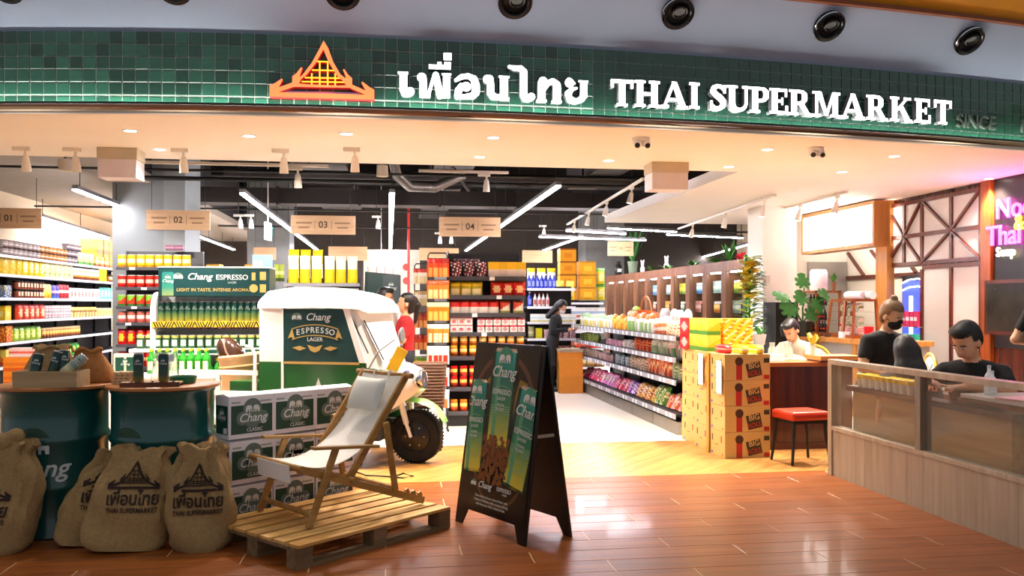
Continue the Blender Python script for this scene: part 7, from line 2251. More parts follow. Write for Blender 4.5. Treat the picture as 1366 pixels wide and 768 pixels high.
# lattice: bays along y with white ribbed panes and diagonal bars; y runs towards the camera to the right in the picture
def yat(px): return atX(px, 400, XW).y
bars = set()
def framed(y0, y1, z0, z1, diag=0, parent=wr, w=.05):
    """one pane with its frame and an optional diagonal; diag +1 rises towards the mall"""
    MB().box(XW - .012, XW, y0 + w / 2, y1 - w / 2, z0 + w / 2, z1 - w / 2).build('pane', m_rib, parent)
    x0, x1 = XW - .035, XW - .001
    for yy in (y0, y1):
        if ('s', round(yy, 2), round(z0, 2)) not in bars:
            bars.add(('s', round(yy, 2), round(z0, 2))); MB().box(x0, x1, yy - w / 2, yy + w / 2, z0 + w / 2, z1 - w / 2).build('stile', m_mahx, parent)
    for zz in (z0, z1):
        if ('r', round(y0, 2), round(zz, 2)) not in bars:
            bars.add(('r', round(y0, 2), round(zz, 2))); MB().box(x0 - .004, x1, y0 - w / 2, y1 - w / 2, zz - w / 2, zz + w / 2).build('rail', m_mahx, parent)
    if diag:
        a, b = ((y1, z0), (y0, z1)) if diag > 0 else ((y1, z1), (y0, z0))
        MB().bar((XW - .025, *a), (XW - .025, *b), .03, .045, up=(1, 0, 0)).build('brace', m_mahx, parent)
ys = [yat(p) for p in (1186, 1208, 1232, 1271, 1311)]
zt_, zm, zb_ = ZS - .08, 2.30, 1.93
for i in range(4):
    far, near = ys[i], ys[i + 1]
    dgs = ((-1, 1), (1, -1), (-1, 1), (1, -1))[i]
    framed(near, far, zm, zt_, dgs[0]); framed(near, far, zb_, zm, dgs[1])
for i in (2, 3):
    framed(ys[i + 1], ys[i], .25, zb_ - .06)
MB().box(XW - .05, XW, yat(1326), yat(1313), 0, ZS).build('orange_post', wood('orange_red_oak', '#a4501e', '#7d3812', 'Z', rough=.3, rnd=.02), wr)  # post in an even orange-brown oak tone
# drinks fridge in the recess under the first two bays
fr_y0, fr_y1 = ys[2] + .03, ys[0]
df = thing('drinks_fridge', 'upright blue-lit drinks fridge behind the waitress', 'fridge', (XW + .06, ys[1] - .16, 0), R(-90))
MB().box(-.30, .30, -.02, .25, 0, 1.78).build('cabinet', m_shb, df)
m_fbl = mat('fridge_blue_glow', '#2a3ad0', emit=1.3, ecol='#3a48e0')
MB().box(-.27, .27, -.03, -.02, .15, 1.70).build('blue_back', m_fbl, df)
for x in (-.10, -.06):
    MB().box(x - .012, x + .012, -.04, -.03, .3, 1.5).build('light_tube', mat('fridge_tube', '#e8f4ff', emit=6), df)
for z in (1.58, 1.68):
    MB().tube([(-.27, -.04, z), (-.1, -.05, z + .04), (.1, -.05, z + .05), (.27, -.04, z + .02)], .008, 6).build('arc_light', mat('fridge_tube', '#e8f4ff', emit=6), df)
for z in (.5, .8, 1.1):
    MB().box(-.26, .26, -.16, -.03, z - .01, z).build('rack', m_chrome, df)
for z, c, lb in ((1.1, '#d83a6a', 'pink drink cartons in the blue fridge'), (.8, '#3ac8a0', 'mint drink cartons in the blue fridge'), (.5, '#3a9ad8', 'blue drink cartons in the blue fridge')):
    row('drink_carton', carton(.07, .2, .07, (c, '#f0f0f4', c), 'band'), 'drink', lb, lb, (XW - .04, ys[1] + .06, z + .001), (XW - .04, ys[1] - .38, z + .001), 5, R(-90))
# dark front area with the neon sign, on the same wall nearer the mall
m_neon = mat('pink_neon', '#ff3ad8', emit=6); m_neono = mat('orange_neon', '#ffb020', emit=5); m_neonw = mat('white_neon', '#fff2c8', emit=3)
MB().box(XW - .015, XW - .001, 7.2, yat(1328), 0.9, ZS).build('dark_sign_panel', mat('near_black_panel', '#17100e', rough=.4), wr)
ns = thing('neon_sign', 'pink neon lettering on dark wall at right edge', 'sign', (XW - .03, yat(1334), 2.2), R(-90))
def neon(tx, px, py, size, m, tone=.0):
    p = atX(px, py, XW - .03)
    o = link('neon_word', text_mesh(tx, size, .02, bold=.004, align='LEFT', m=m), ns)
    o.location = (-(p.y - ns.location.y), -.02, p.z - ns.location.z)
    return o
neon('Noodle', 1330, 281, .32, m_neon); neon('&', 1355, 298, .24, m_neono); neon('Thai Tea', 1318, 317, .32, m_neon); neon('Soup', 1331, 337, .15, m_neonw)
for dz in (2.35, 2.1):
    l = lamp('POINT', 'neon_glow', (XW - .25, yat(1350), dz), 1.6, (1, .15, .8), .1)
gp = thing('wall_mirror', 'framed dark mirror picture on the wall right of ribbed panels', 'mirror', (XW - .02, yat(1347), 1.05), R(-90))
MB().box(-.35, .45, -.03, 0, 0, .62).build('frame', m_mahx, gp); MB().box(-.31, .41, -.033, -.03, .04, .58).build('picture', mat('smoky_picture', '#3a3630', rough=.15, var=.5, scale=4), gp)
# wooden post and menu light box
yp0, yp1 = atX(1168, 400, 6.74).y, atX(1183, 400, 6.74).y
slab('trim_3', 6.74, XW, yp1, yp0, 0, ZS, m_oak)
ym0 = atX(1167, 400, 6.48).y
mb = thing('menu_light_box', 'bright white lit menu box in a wooden frame', 'light box', (6.5, (ym0 + 12.95) / 2, 2.18), R(-90))
L_ = 12.95 - ym0
m_menu = mat('lit_menu', '#fff4ee', emit=5.5, ecol='#fff6f0')
MB().box(-L_ / 2 + .05, L_ / 2 - .05, -.02, .18, .05, .57).build('lit_panel', m_menu, mb)
for n_, bx in (('frame_top', (-L_ / 2, L_ / 2, -.03, .2, .57, .62)), ('frame_bottom', (-L_ / 2, L_ / 2, -.03, .2, 0, .05)), ('frame_side', (-L_ / 2, -L_ / 2 + .05, -.03, .2, .05, .57)), ('frame_side', (L_ / 2 - .05, L_ / 2, -.03, .2, .05, .57))):
    MB().box(*bx).build(n_, m_oak, mb)
# kitchen wall behind, white pillar
wk = slab('wall_kitchen', 7.6, 7.7, 11.0, 15.0, 0, ZS, mat('kitchen_tile', '#e6dccb', rough=.35, var=.04))
pil = slab('pillar', 5.33, 5.85, 11.85, 12.38, 0, ZS, m_plaster)
wk2 = slab('wall_kitchen_end', 5.98, 7.6, 13.6, 13.75, 0, ZS, m_plaster)
MB().box(6.9, 7.58, 13.55, 13.6, .9, 2.1).build('steel_splash', mat('brushed_splash', '#a8a29c', rough=.35, metal=.6), wk2)
for k in range(3):
    MB().bar((7.57, 11.6 + k * .7, 1.85), (7.57, 12.1 + k * .7, 2.25), .03, .05, up=(1, 0, 0)).build('brace', m_mahx, wk)
MB().box(7.56, 7.6, 11.0, 13.6, 1.80, 1.86).build('rail', m_mahx, wk)
sw = thing('wall_socket_pipe', 'small grey pipe stub on the white pillar', 'fixture', atY(1018, 372, 11.83)); MB().cyl((-.1, 0, 0), (.05, 0, .01), .025, n=8).box(.03, .1, -.02, .02, -.05, .05).build('stub', P('#d8d0c4'), sw)
bl = thing('black_cabinet', 'tall black cabinet standing before the white pillar', 'cabinet', (atY(1029, 450, 11.5).x + .08, 11.60, 0), 0)
MB().box(-.06, .26, -.2, .2, 0, 1.42).build('cabinet_body', m_blackm, bl); MB().box(-.06, .26, -.21, -.2, .66, .70).build('steel_band', m_chrome, bl)
# back counter
bcx = 5.95
kc = thing('service_counter', 'wooden topped counter with grey panels behind the customers', 'counter', (bcx, 10.6, 0), R(-90))
MB().box(-1.3, 1.3, -.30, .35, .90, .96).build('counter_top', m_oak, kc, bevel=.005)
MB().box(-1.28, 1.28, -.24, .3, 0, .90).build('counter_front', mat('grey_laminate', '#9c938b', rough=.5), kc)
for x in (-1.28, -.35, .55, 1.2):
    MB().box(x, x + .08, -.26, -.24, 0, .90).build('pilaster', m_oak, kc)
# display cabinets on the counter
m_cabw = wood('orange_cabinet_wood', '#a85a28', '#8a4318', 'X', scale=2, rough=.3, rnd=.05)
def show(px, w, h, lb, slant):
    p = atX(px, 440, bcx)
    t = thing('pastry_cabinet', lb, 'display cabinet', (bcx, p.y, .96), R(-90), 'pastry cabinets on the counter')
    d = .34; s = .05 if slant else 0
    for sx in (-1, 1):
        MB().bar((sx * w / 2, -d / 2, 0), (sx * (w / 2 - s), -d / 2 + s, h), .03, .03).build('post', m_cabw, t)
        MB().bar((sx * w / 2, d / 2, 0), (sx * (w / 2 - s), d / 2, h), .03, .03).build('post', m_cabw, t)
    MB().box(-w / 2, w / 2, -d / 2, d / 2, 0, .04).build('base', m_cabw, t)
    MB().box(-w / 2 + s - .015, w / 2 - s + .015, -d / 2 + s - .015, d / 2 + .015, h - .03, h).build('lid', m_cabw, t)
    if slant:
        MB().bar((w * .12, -d / 2, 0), (w * .10, -d / 2 + s, h), .03, .03).build('mullion', m_cabw, t)
    for k in (1, 2):
        MB().box(-w / 2 + .03, w / 2 - .03, -d / 2 + .04, d / 2 - .02, h * k / 3 - .004, h * k / 3 + .004).build('glass_shelf', m_glass, t)
    return t, p
t, p = show(1091, .58, .62, 'tall brown cabinet with bottles left of the pastry case', False)
for k in range(3):
    row('sauce_bottle', bottle_m(.03, .16, ('#2a1a14', '#c83a20', '#4a2a1a', '#8a1a10'), 'band'), 'bottle', 'dark sauce bottle in the %s tier of brown cabinet' % ('bottom', 'middle', 'top')[k], 'sauce bottles in the cabinet', (bcx, p.y + .24, .965 + .04 * (k == 0) + .62 * k / 3), (bcx, p.y - .24, .965 + .04 * (k == 0) + .62 * k / 3), 6, R(-90))
t, p = show(1136, .66, .50, 'slanted glass pastry case with mahogany frame', True)
for k in range(3):
    row('pastry_pack', vb((('#d8b8a0', '#d83a4a', '#f2ece0'), ('#a8b890', '#f4f0e0', '#d86a50'), ('#f0e8dc', '#4ab83a', '#d84a40'))[k], 'spots', .12, .11), 'pastry', 'wrapped sweets, %s tier of the pastry case' % ('bottom', 'middle', 'top')[k], 'sweets in the pastry case', (bcx, p.y + .26, .965 + .04 * (k == 0) + .50 * k / 3), (bcx, p.y - .26, .965 + .04 * (k == 0) + .50 * k / 3), 5, R(-90))
for s in range(2):
    o = MB().cyl((0, -.2, 0), (0, .2, 0), .05, n=16).build('paper_roll', m_tagw, None, (bcx + .02 + .06 * s, p.y - .05 - .12 * s, 1.46 + .05)); tag(o, '%s white paper roll on top of the pastry case' % ('left', 'right')[s], 'roll')
pt = atX(1092, 372, bcx); t = thing('white_canister', 'white canister with dark lid on the brown cabinet', 'canister', (bcx, pt.y, 1.58)); MB().lathe([(.11, 0), (.12, .02), (.12, .26), (.10, .30)], 18).build('canister_body', m_tagw, t)
tuft('sprig_vase', 'small vase with a green sprig on the brown cabinet', (bcx, atX(1112, 372, bcx).y, 1.58), 5, .16, .05, m_leaf, 9, .9, (.035, .12, P('#8a5a3a')))
pr_ = atX(1155, 450, bcx - .2); tag(MB().lathe([(.05, 0), (.06, .16), (.055, .16), (.045, .02), (.001, .02)], 16, caps=False).build('red_tumbler', P('#c8141c', .3), None, (bcx - .16, pr_.y, .96)), 'red tumbler on the counter below the pastry case', 'cup')
tag(MB().box(-.05, .05, -.05, .05, 0, .08).build('white_tissue_box', m_tagw, None, (bcx - .16, atX(1122, 450, bcx - .2).y, .96)), 'small white box on the counter by the pastry case', 'box')
for px, c, lb in ((1085, '#b8843a', 'small amber bowl at the left of the counter'), (1102, '#8a8078', 'flat grey tray on the counter')):
    tag(MB().lathe([(.05, 0), (.08, .04), (.07, .04), (.001, .015)], 14, caps=False).build('bowl', P(c, .3), None, (bcx - .16, atX(px, 450, bcx - .2).y, .96)), lb, 'bowl', 'bowls on the counter')
# monstera
mpp = atY(1078, 445, 10.9)
mo = thing('monstera', 'monstera plant with large split leaves in a black pot', 'plant', (mpp.x - .05, 10.95, .962), 0)
MB().lathe([(.09, 0), (.13, .2), (.12, .2), (.1, .17), (.001, .17)], 18, caps=False).build('pot', m_blackm, mo)
def mon_leaf(base, c, r, nrm):
    """heart shaped leaf with notches, one mesh; stalk separate"""
    b = MB(); c = Vector(c); nrm = Vector(nrm).normalized()
    u = (c - Vector(base)); u -= nrm * u.dot(nrm); u.normalize(); v = nrm.cross(u)
    pts = []; N_ = 36
    for i in range(N_):
        a = 2 * PI * i / N_
        rr_ = r * (1 - .28 * max(0, math.cos(a - PI)) ** 6 * 2) * (1.0 + .12 * math.cos(a))
        if i % 4 == 0 and .5 < (a if a < PI else 2 * PI - a) < 2.6: rr_ *= .62
        pts.append(c + u * rr_ * math.cos(a) + v * rr_ * .85 * math.sin(a) - nrm * .12 * r * math.sin(a) ** 2)
    vs = [c] + pts
    b.add(vs, [(0, 1 + i, 1 + (i + 1) % N_) for i in range(N_)], 0, True)
    b.build('leaf', m_leafd, mo)
    MB().tube([base, Vector(base).lerp(c, .5) + Vector((0, 0, .05)), c - u * r * .5], .009, 6).build('stalk', m_leafd, mo)
for c, r, n_ in (((-.02, -.05, .72), .13, (0, -1, .4)), ((-.30, -.05, .53), .14, (.1, -.7, .8)), ((-.06, -.1, .50), .13, (0, -1, .5)), ((-.22, -.12, .36), .15, (-.1, -1, .4)), ((.16, -.1, .40), .15, (.3, -1, .5)), ((.28, -.05, .55), .13, (.4, -.8, .6)), ((.05, -.14, .28), .13, (.2, -1, .4))):
    mon_leaf((0, 0, .17), c, r, n_)
bp2 = thing('black_planter', 'small black pot beside the monstera', 'pot', (mpp.x - .28, 10.95, .962)); MB().lathe([(.07, 0), (.09, .12), (.08, .12), (.001, .1)], 14, caps=False).build('pot', m_blackm, bp2)

# front dining counter (mahogany) and stool
dc = thing('dining_counter', 'dark mahogany dining counter beside the snack cartons', 'counter', (3.95, 8.05, 0), 0)
MB().box(-.40, .52, -.28, .42, .80, .84).build('counter_top', wood('red_oak_top', '#a85a24', '#8a4416', 'X', rough=.3, rnd=.02), dc, bevel=.004)
MB().box(-.34, .50, -.20, .40, 0, .80).build('counter_body', m_mah, dc)
MB().box(-.345, -.34, -.12, .34, .1, .74).build('side_panel', wood('mahogany_painted_lit', '#8a3412', '#6a240c', 'Z', rough=.3, rnd=.02), dc)  # lighter copy of the mahogany, light on this side painted in
MB().box(-.36, .51, -.22, .41, 0, .06).build('plinth', m_mahx, dc)
MB().box(.10, .52, -.34, .0, .86, .90).build('raised_top', wood('honey_top', '#c27a36', '#a4622a', 'X', rough=.3, rnd=.02), dc)
MB().box(.12, .50, -.30, -.02, .84, .86).build('raised_base', m_mah, dc)
sp = atz(1073, 624, 0)
st_ = thing('red_stool', 'red leather stool with dark splayed legs by the partition', 'stool', (3.60, 7.22, 0), R(8))
m_redl = mat('red_leather', '#c8361c', rough=.35, var=.08, coat=.2)
MB().box(-.19, .19, -.17, .17, .38, .46).build('seat', m_redl, st_, bevel=.025)
MB().box(-.17, .17, -.15, .15, .355, .38).build('seat_frame', m_blackm, st_)
for sx in (-1, 1):
    for sy in (-1, 1):
        MB().cyl((sx * .15, sy * .13, .36), (sx * .19, sy * .16, 0), .018, .012, n=10).build('leg', m_blackm, st_)
# things on the dining counter
gl = mat('clear_glassware', '#dfe8e2', rough=.03, alpha=.35)
for k, (px, lb) in enumerate(((1030, 'cloudy glass carafe on the dining counter, left'), (1043, 'cloudy glass carafe on the dining counter, middle'), (1052, 'cloudy glass carafe on the dining counter, right'))):
    p = atY(px, 480, 8.2); t = thing('glass_carafe', lb, 'carafe', (p.x, 8.2, .841), 0, 'carafes on the dining counter')
    MB().lathe([(.038, 0), (.045, .02), (.04, .10), (.024, .14), (.03, .17), (.027, .17)], 14).build('vessel', mat('frosted_glass', '#b8c4b4', rough=.2, alpha=.5), t)
tag(MB().box(-.08, .08, -.06, .06, 0, .07).build('white_napkin_box', m_tagw, None, (atY(1033, 500, 8.0).x, 8.0, .841)), 'white napkin box on the dining counter', 'box')
p = atY(1079, 480, 8.0); tuft('lily_glass', 'glass with yellow-green flowers on the dining counter', (p.x, 7.93, .901), 6, .17, .05, m_yel, 31, .95, (.03, .10, mat('frosted_glass', '#d8e0d2', rough=.2)))
tag(MB().box(-.16, .16, -.10, .10, 0, .006).build('paper_menu', m_tagw, None, (4.06, 8.28, .841), (0, 0, R(6))), 'white paper menu lying on the dining counter', 'paper')

# rattan chairs with round chevron backs
m_gold2 = mat('brass_frame', '#c89a3a', rough=.3, metal=.6); m_chev = mat('cream_weave', '#e8e2d6', rough=.7); m_chevd = mat('black_weave', '#222222', rough=.7)
def rattan(loc, rz, lb):
    t = thing('rattan_chair', lb, 'chair', loc, rz, 'round-backed rattan chairs')
    for sx in (-1, 1):
        for sy in (-1, 1):
            MB().cyl((sx * .2, sy * .2, .45), (sx * .22, sy * .22, 0), .015, n=8).build('leg', m_gold2, t)
    MB().lathe([(.24, .44), (.25, .46), (.24, .48), (.001, .485)], 24, caps=False).build('seat', m_chev, t)
    N_ = 28
    MB().tube([(.21 * math.cos(2 * PI * i / N_), .22, .72 + .21 * math.sin(2 * PI * i / N_)) for i in range(N_)], .018, 8, closed=True).build('back_ring', m_gold2, t)
    for s in (-1, 1): MB().cyl((s * .12, .2, .46), (s * .13, .22, .56), .014, n=8).build('back_post', m_gold2, t)
    b = MB(); b.T = Matrix.Translation((0, .22, .72)) @ Matrix.Rotation(R(90), 4, 'X'); b.lathe([(.001, .004), (.2, .004), (.2, -.004), (.001, -.004)], 28, caps=False)
    bk = b.build('back_panel', m_chev, t)
    b = MB()
    for k in range(-5, 6):
        for s in (-1, 1):
            for yy in (.2145, .2255):
                pts = [(x, z) for x, z in ((0, k * .045), (s * .18, k * .045 + .13), (s * .18, k * .045 + .15), (0, k * .045 + .02))]
                pts = [(x, z) for x, z in pts]
                if all(x * x + z * z < .036 for x, z in pts): b.add([(x, yy, .72 + z) for x, z in pts], [(0, 1, 2, 3)])
                else:
                    q = .09; pts = [(0, k * .045), (s * q, k * .045 + .065), (s * q, k * .045 + .085), (0, k * .045 + .02)]
                    if all(x * x + z * z < .038 for x, z in pts): b.add([(x, yy, .72 + z) for x, z in pts], [(0, 1, 2, 3)])
    b.build('chevron_weave', m_chevd, bk)
    return t
rattan((4.80, 8.35, 0), R(250), 'round-backed rattan chair behind the dining counter'); rattan((4.78, 7.50, 0), R(252), 'round-backed rattan chair partly behind the partition top rail')

# ------------------------------------------------------------------ glass partition
XP = 3.57
m_part = wood('grey_oak_laminate', '#b3a48d', '#9c8c76', 'Z', scale=3, rough=.45, rnd=.03)
m_partd = wood('grey_oak_dark', '#8f8270', '#7d705e', 'Z', scale=3, rough=.45, rnd=.02)
m_pane = mat('partition_glass', '#b9b09a', rough=.03, alpha=.16, spec=.6)
gp_ = thing('glass_partition', 'low grey wood partition with glass panes at right', 'partition', (XP, 6.66, 0), R(-90))
# local x runs towards the camera (world -y), front at -y = world -x
LP = 3.6
for k in range(20):
    x = k * .18
    MB().box(x + .001, x + .179, 0, .05, 0, .37).build('base_panel', m_part, gp_)
MB().box(0, LP, -.01, .07, .37, .405).build('sill', m_part, gp_, bevel=.003)
MB().box(0, LP, -.012, .075, .905, .945).build('top_rail', m_part, gp_, bevel=.003)
for x, nm in ((0, 'post'), (1.19, 'post'), (2.5, 'post')):
    MB().box(x, x + .06, -.012, .075, 0 if x == 0 else .405, .905).build(nm, m_partd if x else m_part, gp_)
for x0, x1 in ((.06, 1.19), (1.25, 2.5), (2.56, LP)):
    MB().box(x0, x1, .026, .034, .405, .905).build('pane', m_pane, gp_)
# inside: low ledge with yellow topped glasses, tables
ld = thing('low_ledge', 'low wooden ledge with dark red edge behind the glass', 'ledge', (3.74, 6.10, 0), R(-90))
MB().box(-.45, 1.45, -.08, .06, .70, .74).build('ledge_top', mat('dark_red_edge', '#4a1a18', rough=.3), ld)
MB().box(-.4, 1.4, -.05, .04, 0, .70).build('ledge_front', wood('tan_ledge', '#a5824e', '#8d6c3c', 'X', rough=.5, rnd=.02), ld)
yg = turned([(.028, 0, 0), (.030, .03, 0), (.032, .07, 0), (.034, .075, 3), (.034, .10, 3), (.02, .105, 3)], ['#d8d8c8', '#f0f0e8', '#c8c8b8', '#e6c81c'], 'plain', 'yellow_glass', h=.1)
for k in range(2):
    row('yellow_topped_glass', yg, 'glass', 'small glass with yellow top, %s row on ledge behind partition' % ('front', 'rear')[k], 'yellow topped glasses, %s row' % ('front', 'rear')[k], (3.705 + .065 * k, 6.45, .742), (3.705 + .065 * k, 5.70, .742), 9, 0)
dt = thing('white_table', 'white topped dining table in front of the man in black', 'table', (4.05, 4.88, 0), 0)
MB().box(-.36, .5, -.42, .30, .79, .815).build('table_top', mat('white_marble', '#e9e6e2', rough=.2, var=.03), dt, bevel=.004)
MB().box(-.37, .51, -.43, .31, .765, .79).build('table_edge', m_mahx, dt)
MB().cyl((.05, 0, .02), (.05, 0, .765), .035, n=12).build('pedestal', m_blackm, dt); MB().lathe([(.24, 0), (.24, .015), (.05, .03)], 20, c=(.05, 0, 0)).build('foot', m_blackm, dt)
for x, y, h, r, lb in ((3.80, 5.05, .19, .03, 'white squeeze bottle on the white table'), (3.86, 5.10, .15, .028, 'small clear bottle on the white table')):
    o = put('squeeze_bottle', bottle_m(r, h, ('#e8e6e2', '#d8d8d8', '#f0f0f0', '#c8c8c8')), (x, y, .816), 0, lb, 'bottle', 'bottles on the white table')
tag(MB().lathe([(.05, 0), (.06, .14), (.055, .14), (.001, .01)], 16, caps=False).build('tissue_tub', m_tagw, None, (4.30, 4.85, .816)), 'white tub on the white table at right edge', 'tub')
tag(MB().box(-.14, .14, -.1, .1, 0, .012).build('menu_book', P('#e8c8b0'), None, (3.82, 4.75, .816), (0, 0, R(12))), 'pale menu lying on the white table', 'menu')
# ------------------------------------------------------------------ people
def skinm(h): return mat('skin_' + h.lstrip('#'), h, rough=.5, var=.06, scale=8)
def cloth(h): return mat('cloth_' + h.lstrip('#'), h, rough=.85, var=.1, scale=14, bump=.1)
def person(label, loc, rz, seated=False, lean=0., head=(0., 0.), arms=None, skin='#d9a27e', shirt='#222222', trousers='#2a2a30', shoes='#1a1a1a', hair=('short', '#17120f'), mask=None, scale=1., res=.012, sleeve=.55, extra=None, seat=.45, reach=.42, group=None, name='person'):
    """local frame: the person faces -y, feet on z=0; arms: ((elbow),(wrist),(finger direction)) for right(-x) and left(+x)"""
    t = thing(name, label, 'person', loc, rz, group)
    t.scale = (scale, scale, scale)
    hz = seat + .10 if seated else .90
    S, K, TR, SH = 0, 1, 2, 3
    Tm = Matrix.Translation((0, 0, hz)) @ Matrix.Rotation(lean, 4, 'X')       # torso frame, lean>0 bends forward (-y)
    def T(x, y, z): return tuple(Tm @ Vector((x, y, z)))
    Rt = Tm.to_3x3()
    rowsT = [tuple(Rt.col[i]) for i in range(3)]
    Hm = Tm @ Matrix.Translation((0, -.005, .53)) @ Matrix.Rotation(head[1], 4, 'Z') @ Matrix.Rotation(head[0], 4, 'X')
    def Hd(x, y, z): return tuple(Hm @ Vector((x, y, z)))
    Rh = Hm.to_3x3()
    rowsH = [tuple(Rh.col[i]) for i in range(3)]
    P_ = []
    cap = lambda a, ra, b, rb, k, m: P_.append(('cap', a, ra, b, rb, k, m))
    ell = lambda c, r, k, m, rows=None: P_.append(('ell', c, r, k, m) + ((rows,) if rows else ()))
    # trunk
    ell(T(0, 0, .02), (.158, .112, .12), .04, TR, rowsT)
    ell(T(0, -.005, .16), (.145, .105, .17), .05, K, rowsT)
    ell(T(0, .0, .33), (.172, .112, .17), .05, K, rowsT)
    cap(T(-.10, .01, .42), .062, T(.10, .01, .42), .062, .05, K)
    cap(T(0, .01, .44), .058, T(0, .0, .47), .050, .02, K)
    cap(T(0, .005, .46), .050, Hd(0, .01, .02), .046, .015, S)
    # head
    ell(Hd(0, .015, .135), (.074, .095, .098), .02, S, rowsH)
    ell(Hd(0, -.028, .075), (.056, .062, .070), .025, S, rowsH)
    cap(Hd(0, -.086, .105), .010, Hd(0, -.100, .078), .014, .012, S)
    for s in (-1, 1):
        ell(Hd(s * .076, .012, .095), (.012, .022, .032), .008, S, rowsH)
    # legs
    for s in (-1, 1):
        hip = (s * .09, .0, hz)
        if seated:
            knee = (s * .12, -reach, seat + .06); ank = (s * .12, -reach + .06, .09)
        else:
            knee = (s * .10, -.03, .48); ank = (s * .10, .02, .09)
        cap(hip, .088, knee, .060, .04, TR); cap(knee, .058, ank, .040, .02, TR)
        cap((ank[0], ank[1] + .02, .05), .042, (ank[0] + s * .01, ank[1] - .16, .035), .034, .015, SH)
    # arms with hands
    arms = arms or (((-.23, .02, hz + .18), (-.22, -.08, hz - .04), (0, -.3, -1)), ((.23, .02, hz + .18), (.22, -.08, hz - .04), (0, -.3, -1)))
    for s, (el, wr, fd) in zip((-1, 1), arms):
        sh = Vector(T(s * .175, .01, .41)); el, wr = Vector(el), Vector(wr)
        md = sh.lerp(el, sleeve)
        cap(tuple(sh), .060, tuple(md), .055, .035, K)
        cap(tuple(sh.lerp(el, sleeve * .9)), .046, tuple(el), .040, .008, S if sleeve < .95 else K)
        if sleeve >= .95:
            cap(tuple(el), .044, tuple(el.lerp(wr, .9)), .034, .015, K)
        cap(tuple(el), .040, tuple(wr), .027, .012, S)
        fd = Vector(fd).normalized()
        sd = fd.cross(Vector((0, 0, 1)))
        if sd.length < .2: sd = fd.cross(Vector((0, 1, 0)))
        sd.normalize(); nn = sd.cross(fd)
        pc = wr + fd * .05
        rows = [tuple(sd), tuple(fd), tuple(nn)]
        ell(tuple(pc), (.038, .048, .017), .012, S, rows)
        for i in range(4):
            o = pc + sd * (-.030 + .020 * i) + fd * .038
            L_ = (.060, .070, .066, .050)[i]
            m1 = o + fd * L_ * .55 - nn * .006; m2 = m1 + fd * L_ * .45 - nn * .022
            cap(tuple(o), .0095, tuple(m1), .0090, .004, S); cap(tuple(m1), .0090, tuple(m2), .0078, .003, S)
        th = pc - sd * .030 * s * -1 - fd * .02
        cap(tuple(th), .013, tuple(th - sd * .03 * s * -1 + fd * .03), .010, .006, S); cap(tuple(th - sd * .03 * s * -1 + fd * .03), .010, tuple(th - sd * .03 * s * -1 + fd * .06), .0085, .004, S)
    me = sdf_mesh('body', P_, res, [skinm(skin), cloth(shirt), cloth(trousers), mat('shoe_' + shoes.lstrip('#'), shoes, rough=.5)])
    body = link('body', me, t)
    # hair
    Q = []
    kind, hc = hair
    Q.append(('ell', Hd(0, .024, .150), (.083, .100, .098), .01, 0, rowsH))
    if kind in ('long', 'pony', 'back'):
        Q.append(('ell', Hd(0, .055, .09), (.080, .070, .10), .03, 0, rowsH))
    if kind in ('long', 'back'):
        for s in (-1, 0, 1):
            Q.append(('cap', Hd(s * .05, .06, .10), .050, Hd(s * .075, .085, -.16), .045, .05, 0))
            if kind == 'back': Q.append(('cap', Hd(s * .06, .07, -.05), .055, Hd(s * .11, .095, -.30), .05, .05, 0))
    if kind == 'pony':
        Q.append(('cap', Hd(0, .11, .17), .03, Hd(0, .15, .10), .032, .02, 0)); Q.append(('cap', Hd(0, .15, .10), .034, Hd(0, .13, -.10), .018, .02, 0))
    if kind == 'bun':
        Q.append(('ell', Hd(0, .05, .250), (.032, .032, .028), .012, 0, rowsH)); Q.append(('ell', Hd(0, .05, .10), (.078, .065, .09), .03, 0, rowsH))
    if kind == 'short':
        Q.append(('ell', Hd(0, .045, .10), (.079, .068, .08), .03, 0, rowsH)); Q.append(('ell', Hd(0, -.03, .215), (.066, .055, .030), .02, 0, rowsH))
    cutm = (.064, .075, .105)
    hm = sdf_mesh('hair', Q, res * .8, [mat('hair_' + hc.lstrip('#'), hc, rough=.45, var=.25, scale=30)])
    # keep the face clear: drop hair in front of the brow line
    import bmesh
    bm = bmesh.new(); bm.from_mesh(hm)
    Hi = Hm.inverted()
    kill = []
    for v in bm.verts:
        q = Hi @ v.co
        if kind != 'back' and q.y < -.022 and q.z < .175 and abs(q.x) < .085: kill.append(v)
        elif kind in ('short', 'bun', 'pony') and q.y < .03 and q.z < .12: kill.append(v)
    bmesh.ops.delete(bm, geom=kill, context='VERTS'); bm.to_mesh(hm); bm.free()
    for p in hm.polygons: p.use_smooth = True
    link('hair', hm, t)
    # face
    dark = mat('iris_dark', '#1c120d', rough=.2); wht = mat('eye_white', '#eee8e2', rough=.3); lip = mat('lip_rose', '#a8584c', rough=.5)
    Rm = Hm.copy()
    def fpart(nm, c, r, m):
        b = MB(); b.T = Hm; b.ball(c, 1, 10, 8, sx=r[0], sy=r[1], sz=r[2]); return b.build(nm, m, t)
    if kind != 'back':
        for s in (-1, 1):
            e = fpart('eye', (s * .031, -.077, .112), (.011, .007, .0035), wht); fpart('iris', (s * .031, -.0825, .112), (.0055, .004, .0038), dark).parent = t
            b = MB(); b.T = Hm; b.tube([(s * .016, -.083, .131), (s * .032, -.084, .135), (s * .05, -.074, .130)], .0042, 6).build('eyebrow', MATS['hair_' + hc.lstrip('#')], t)
        if not mask:
            fpart('mouth', (0, -.0865, .048), (.022, .006, .007), lip)
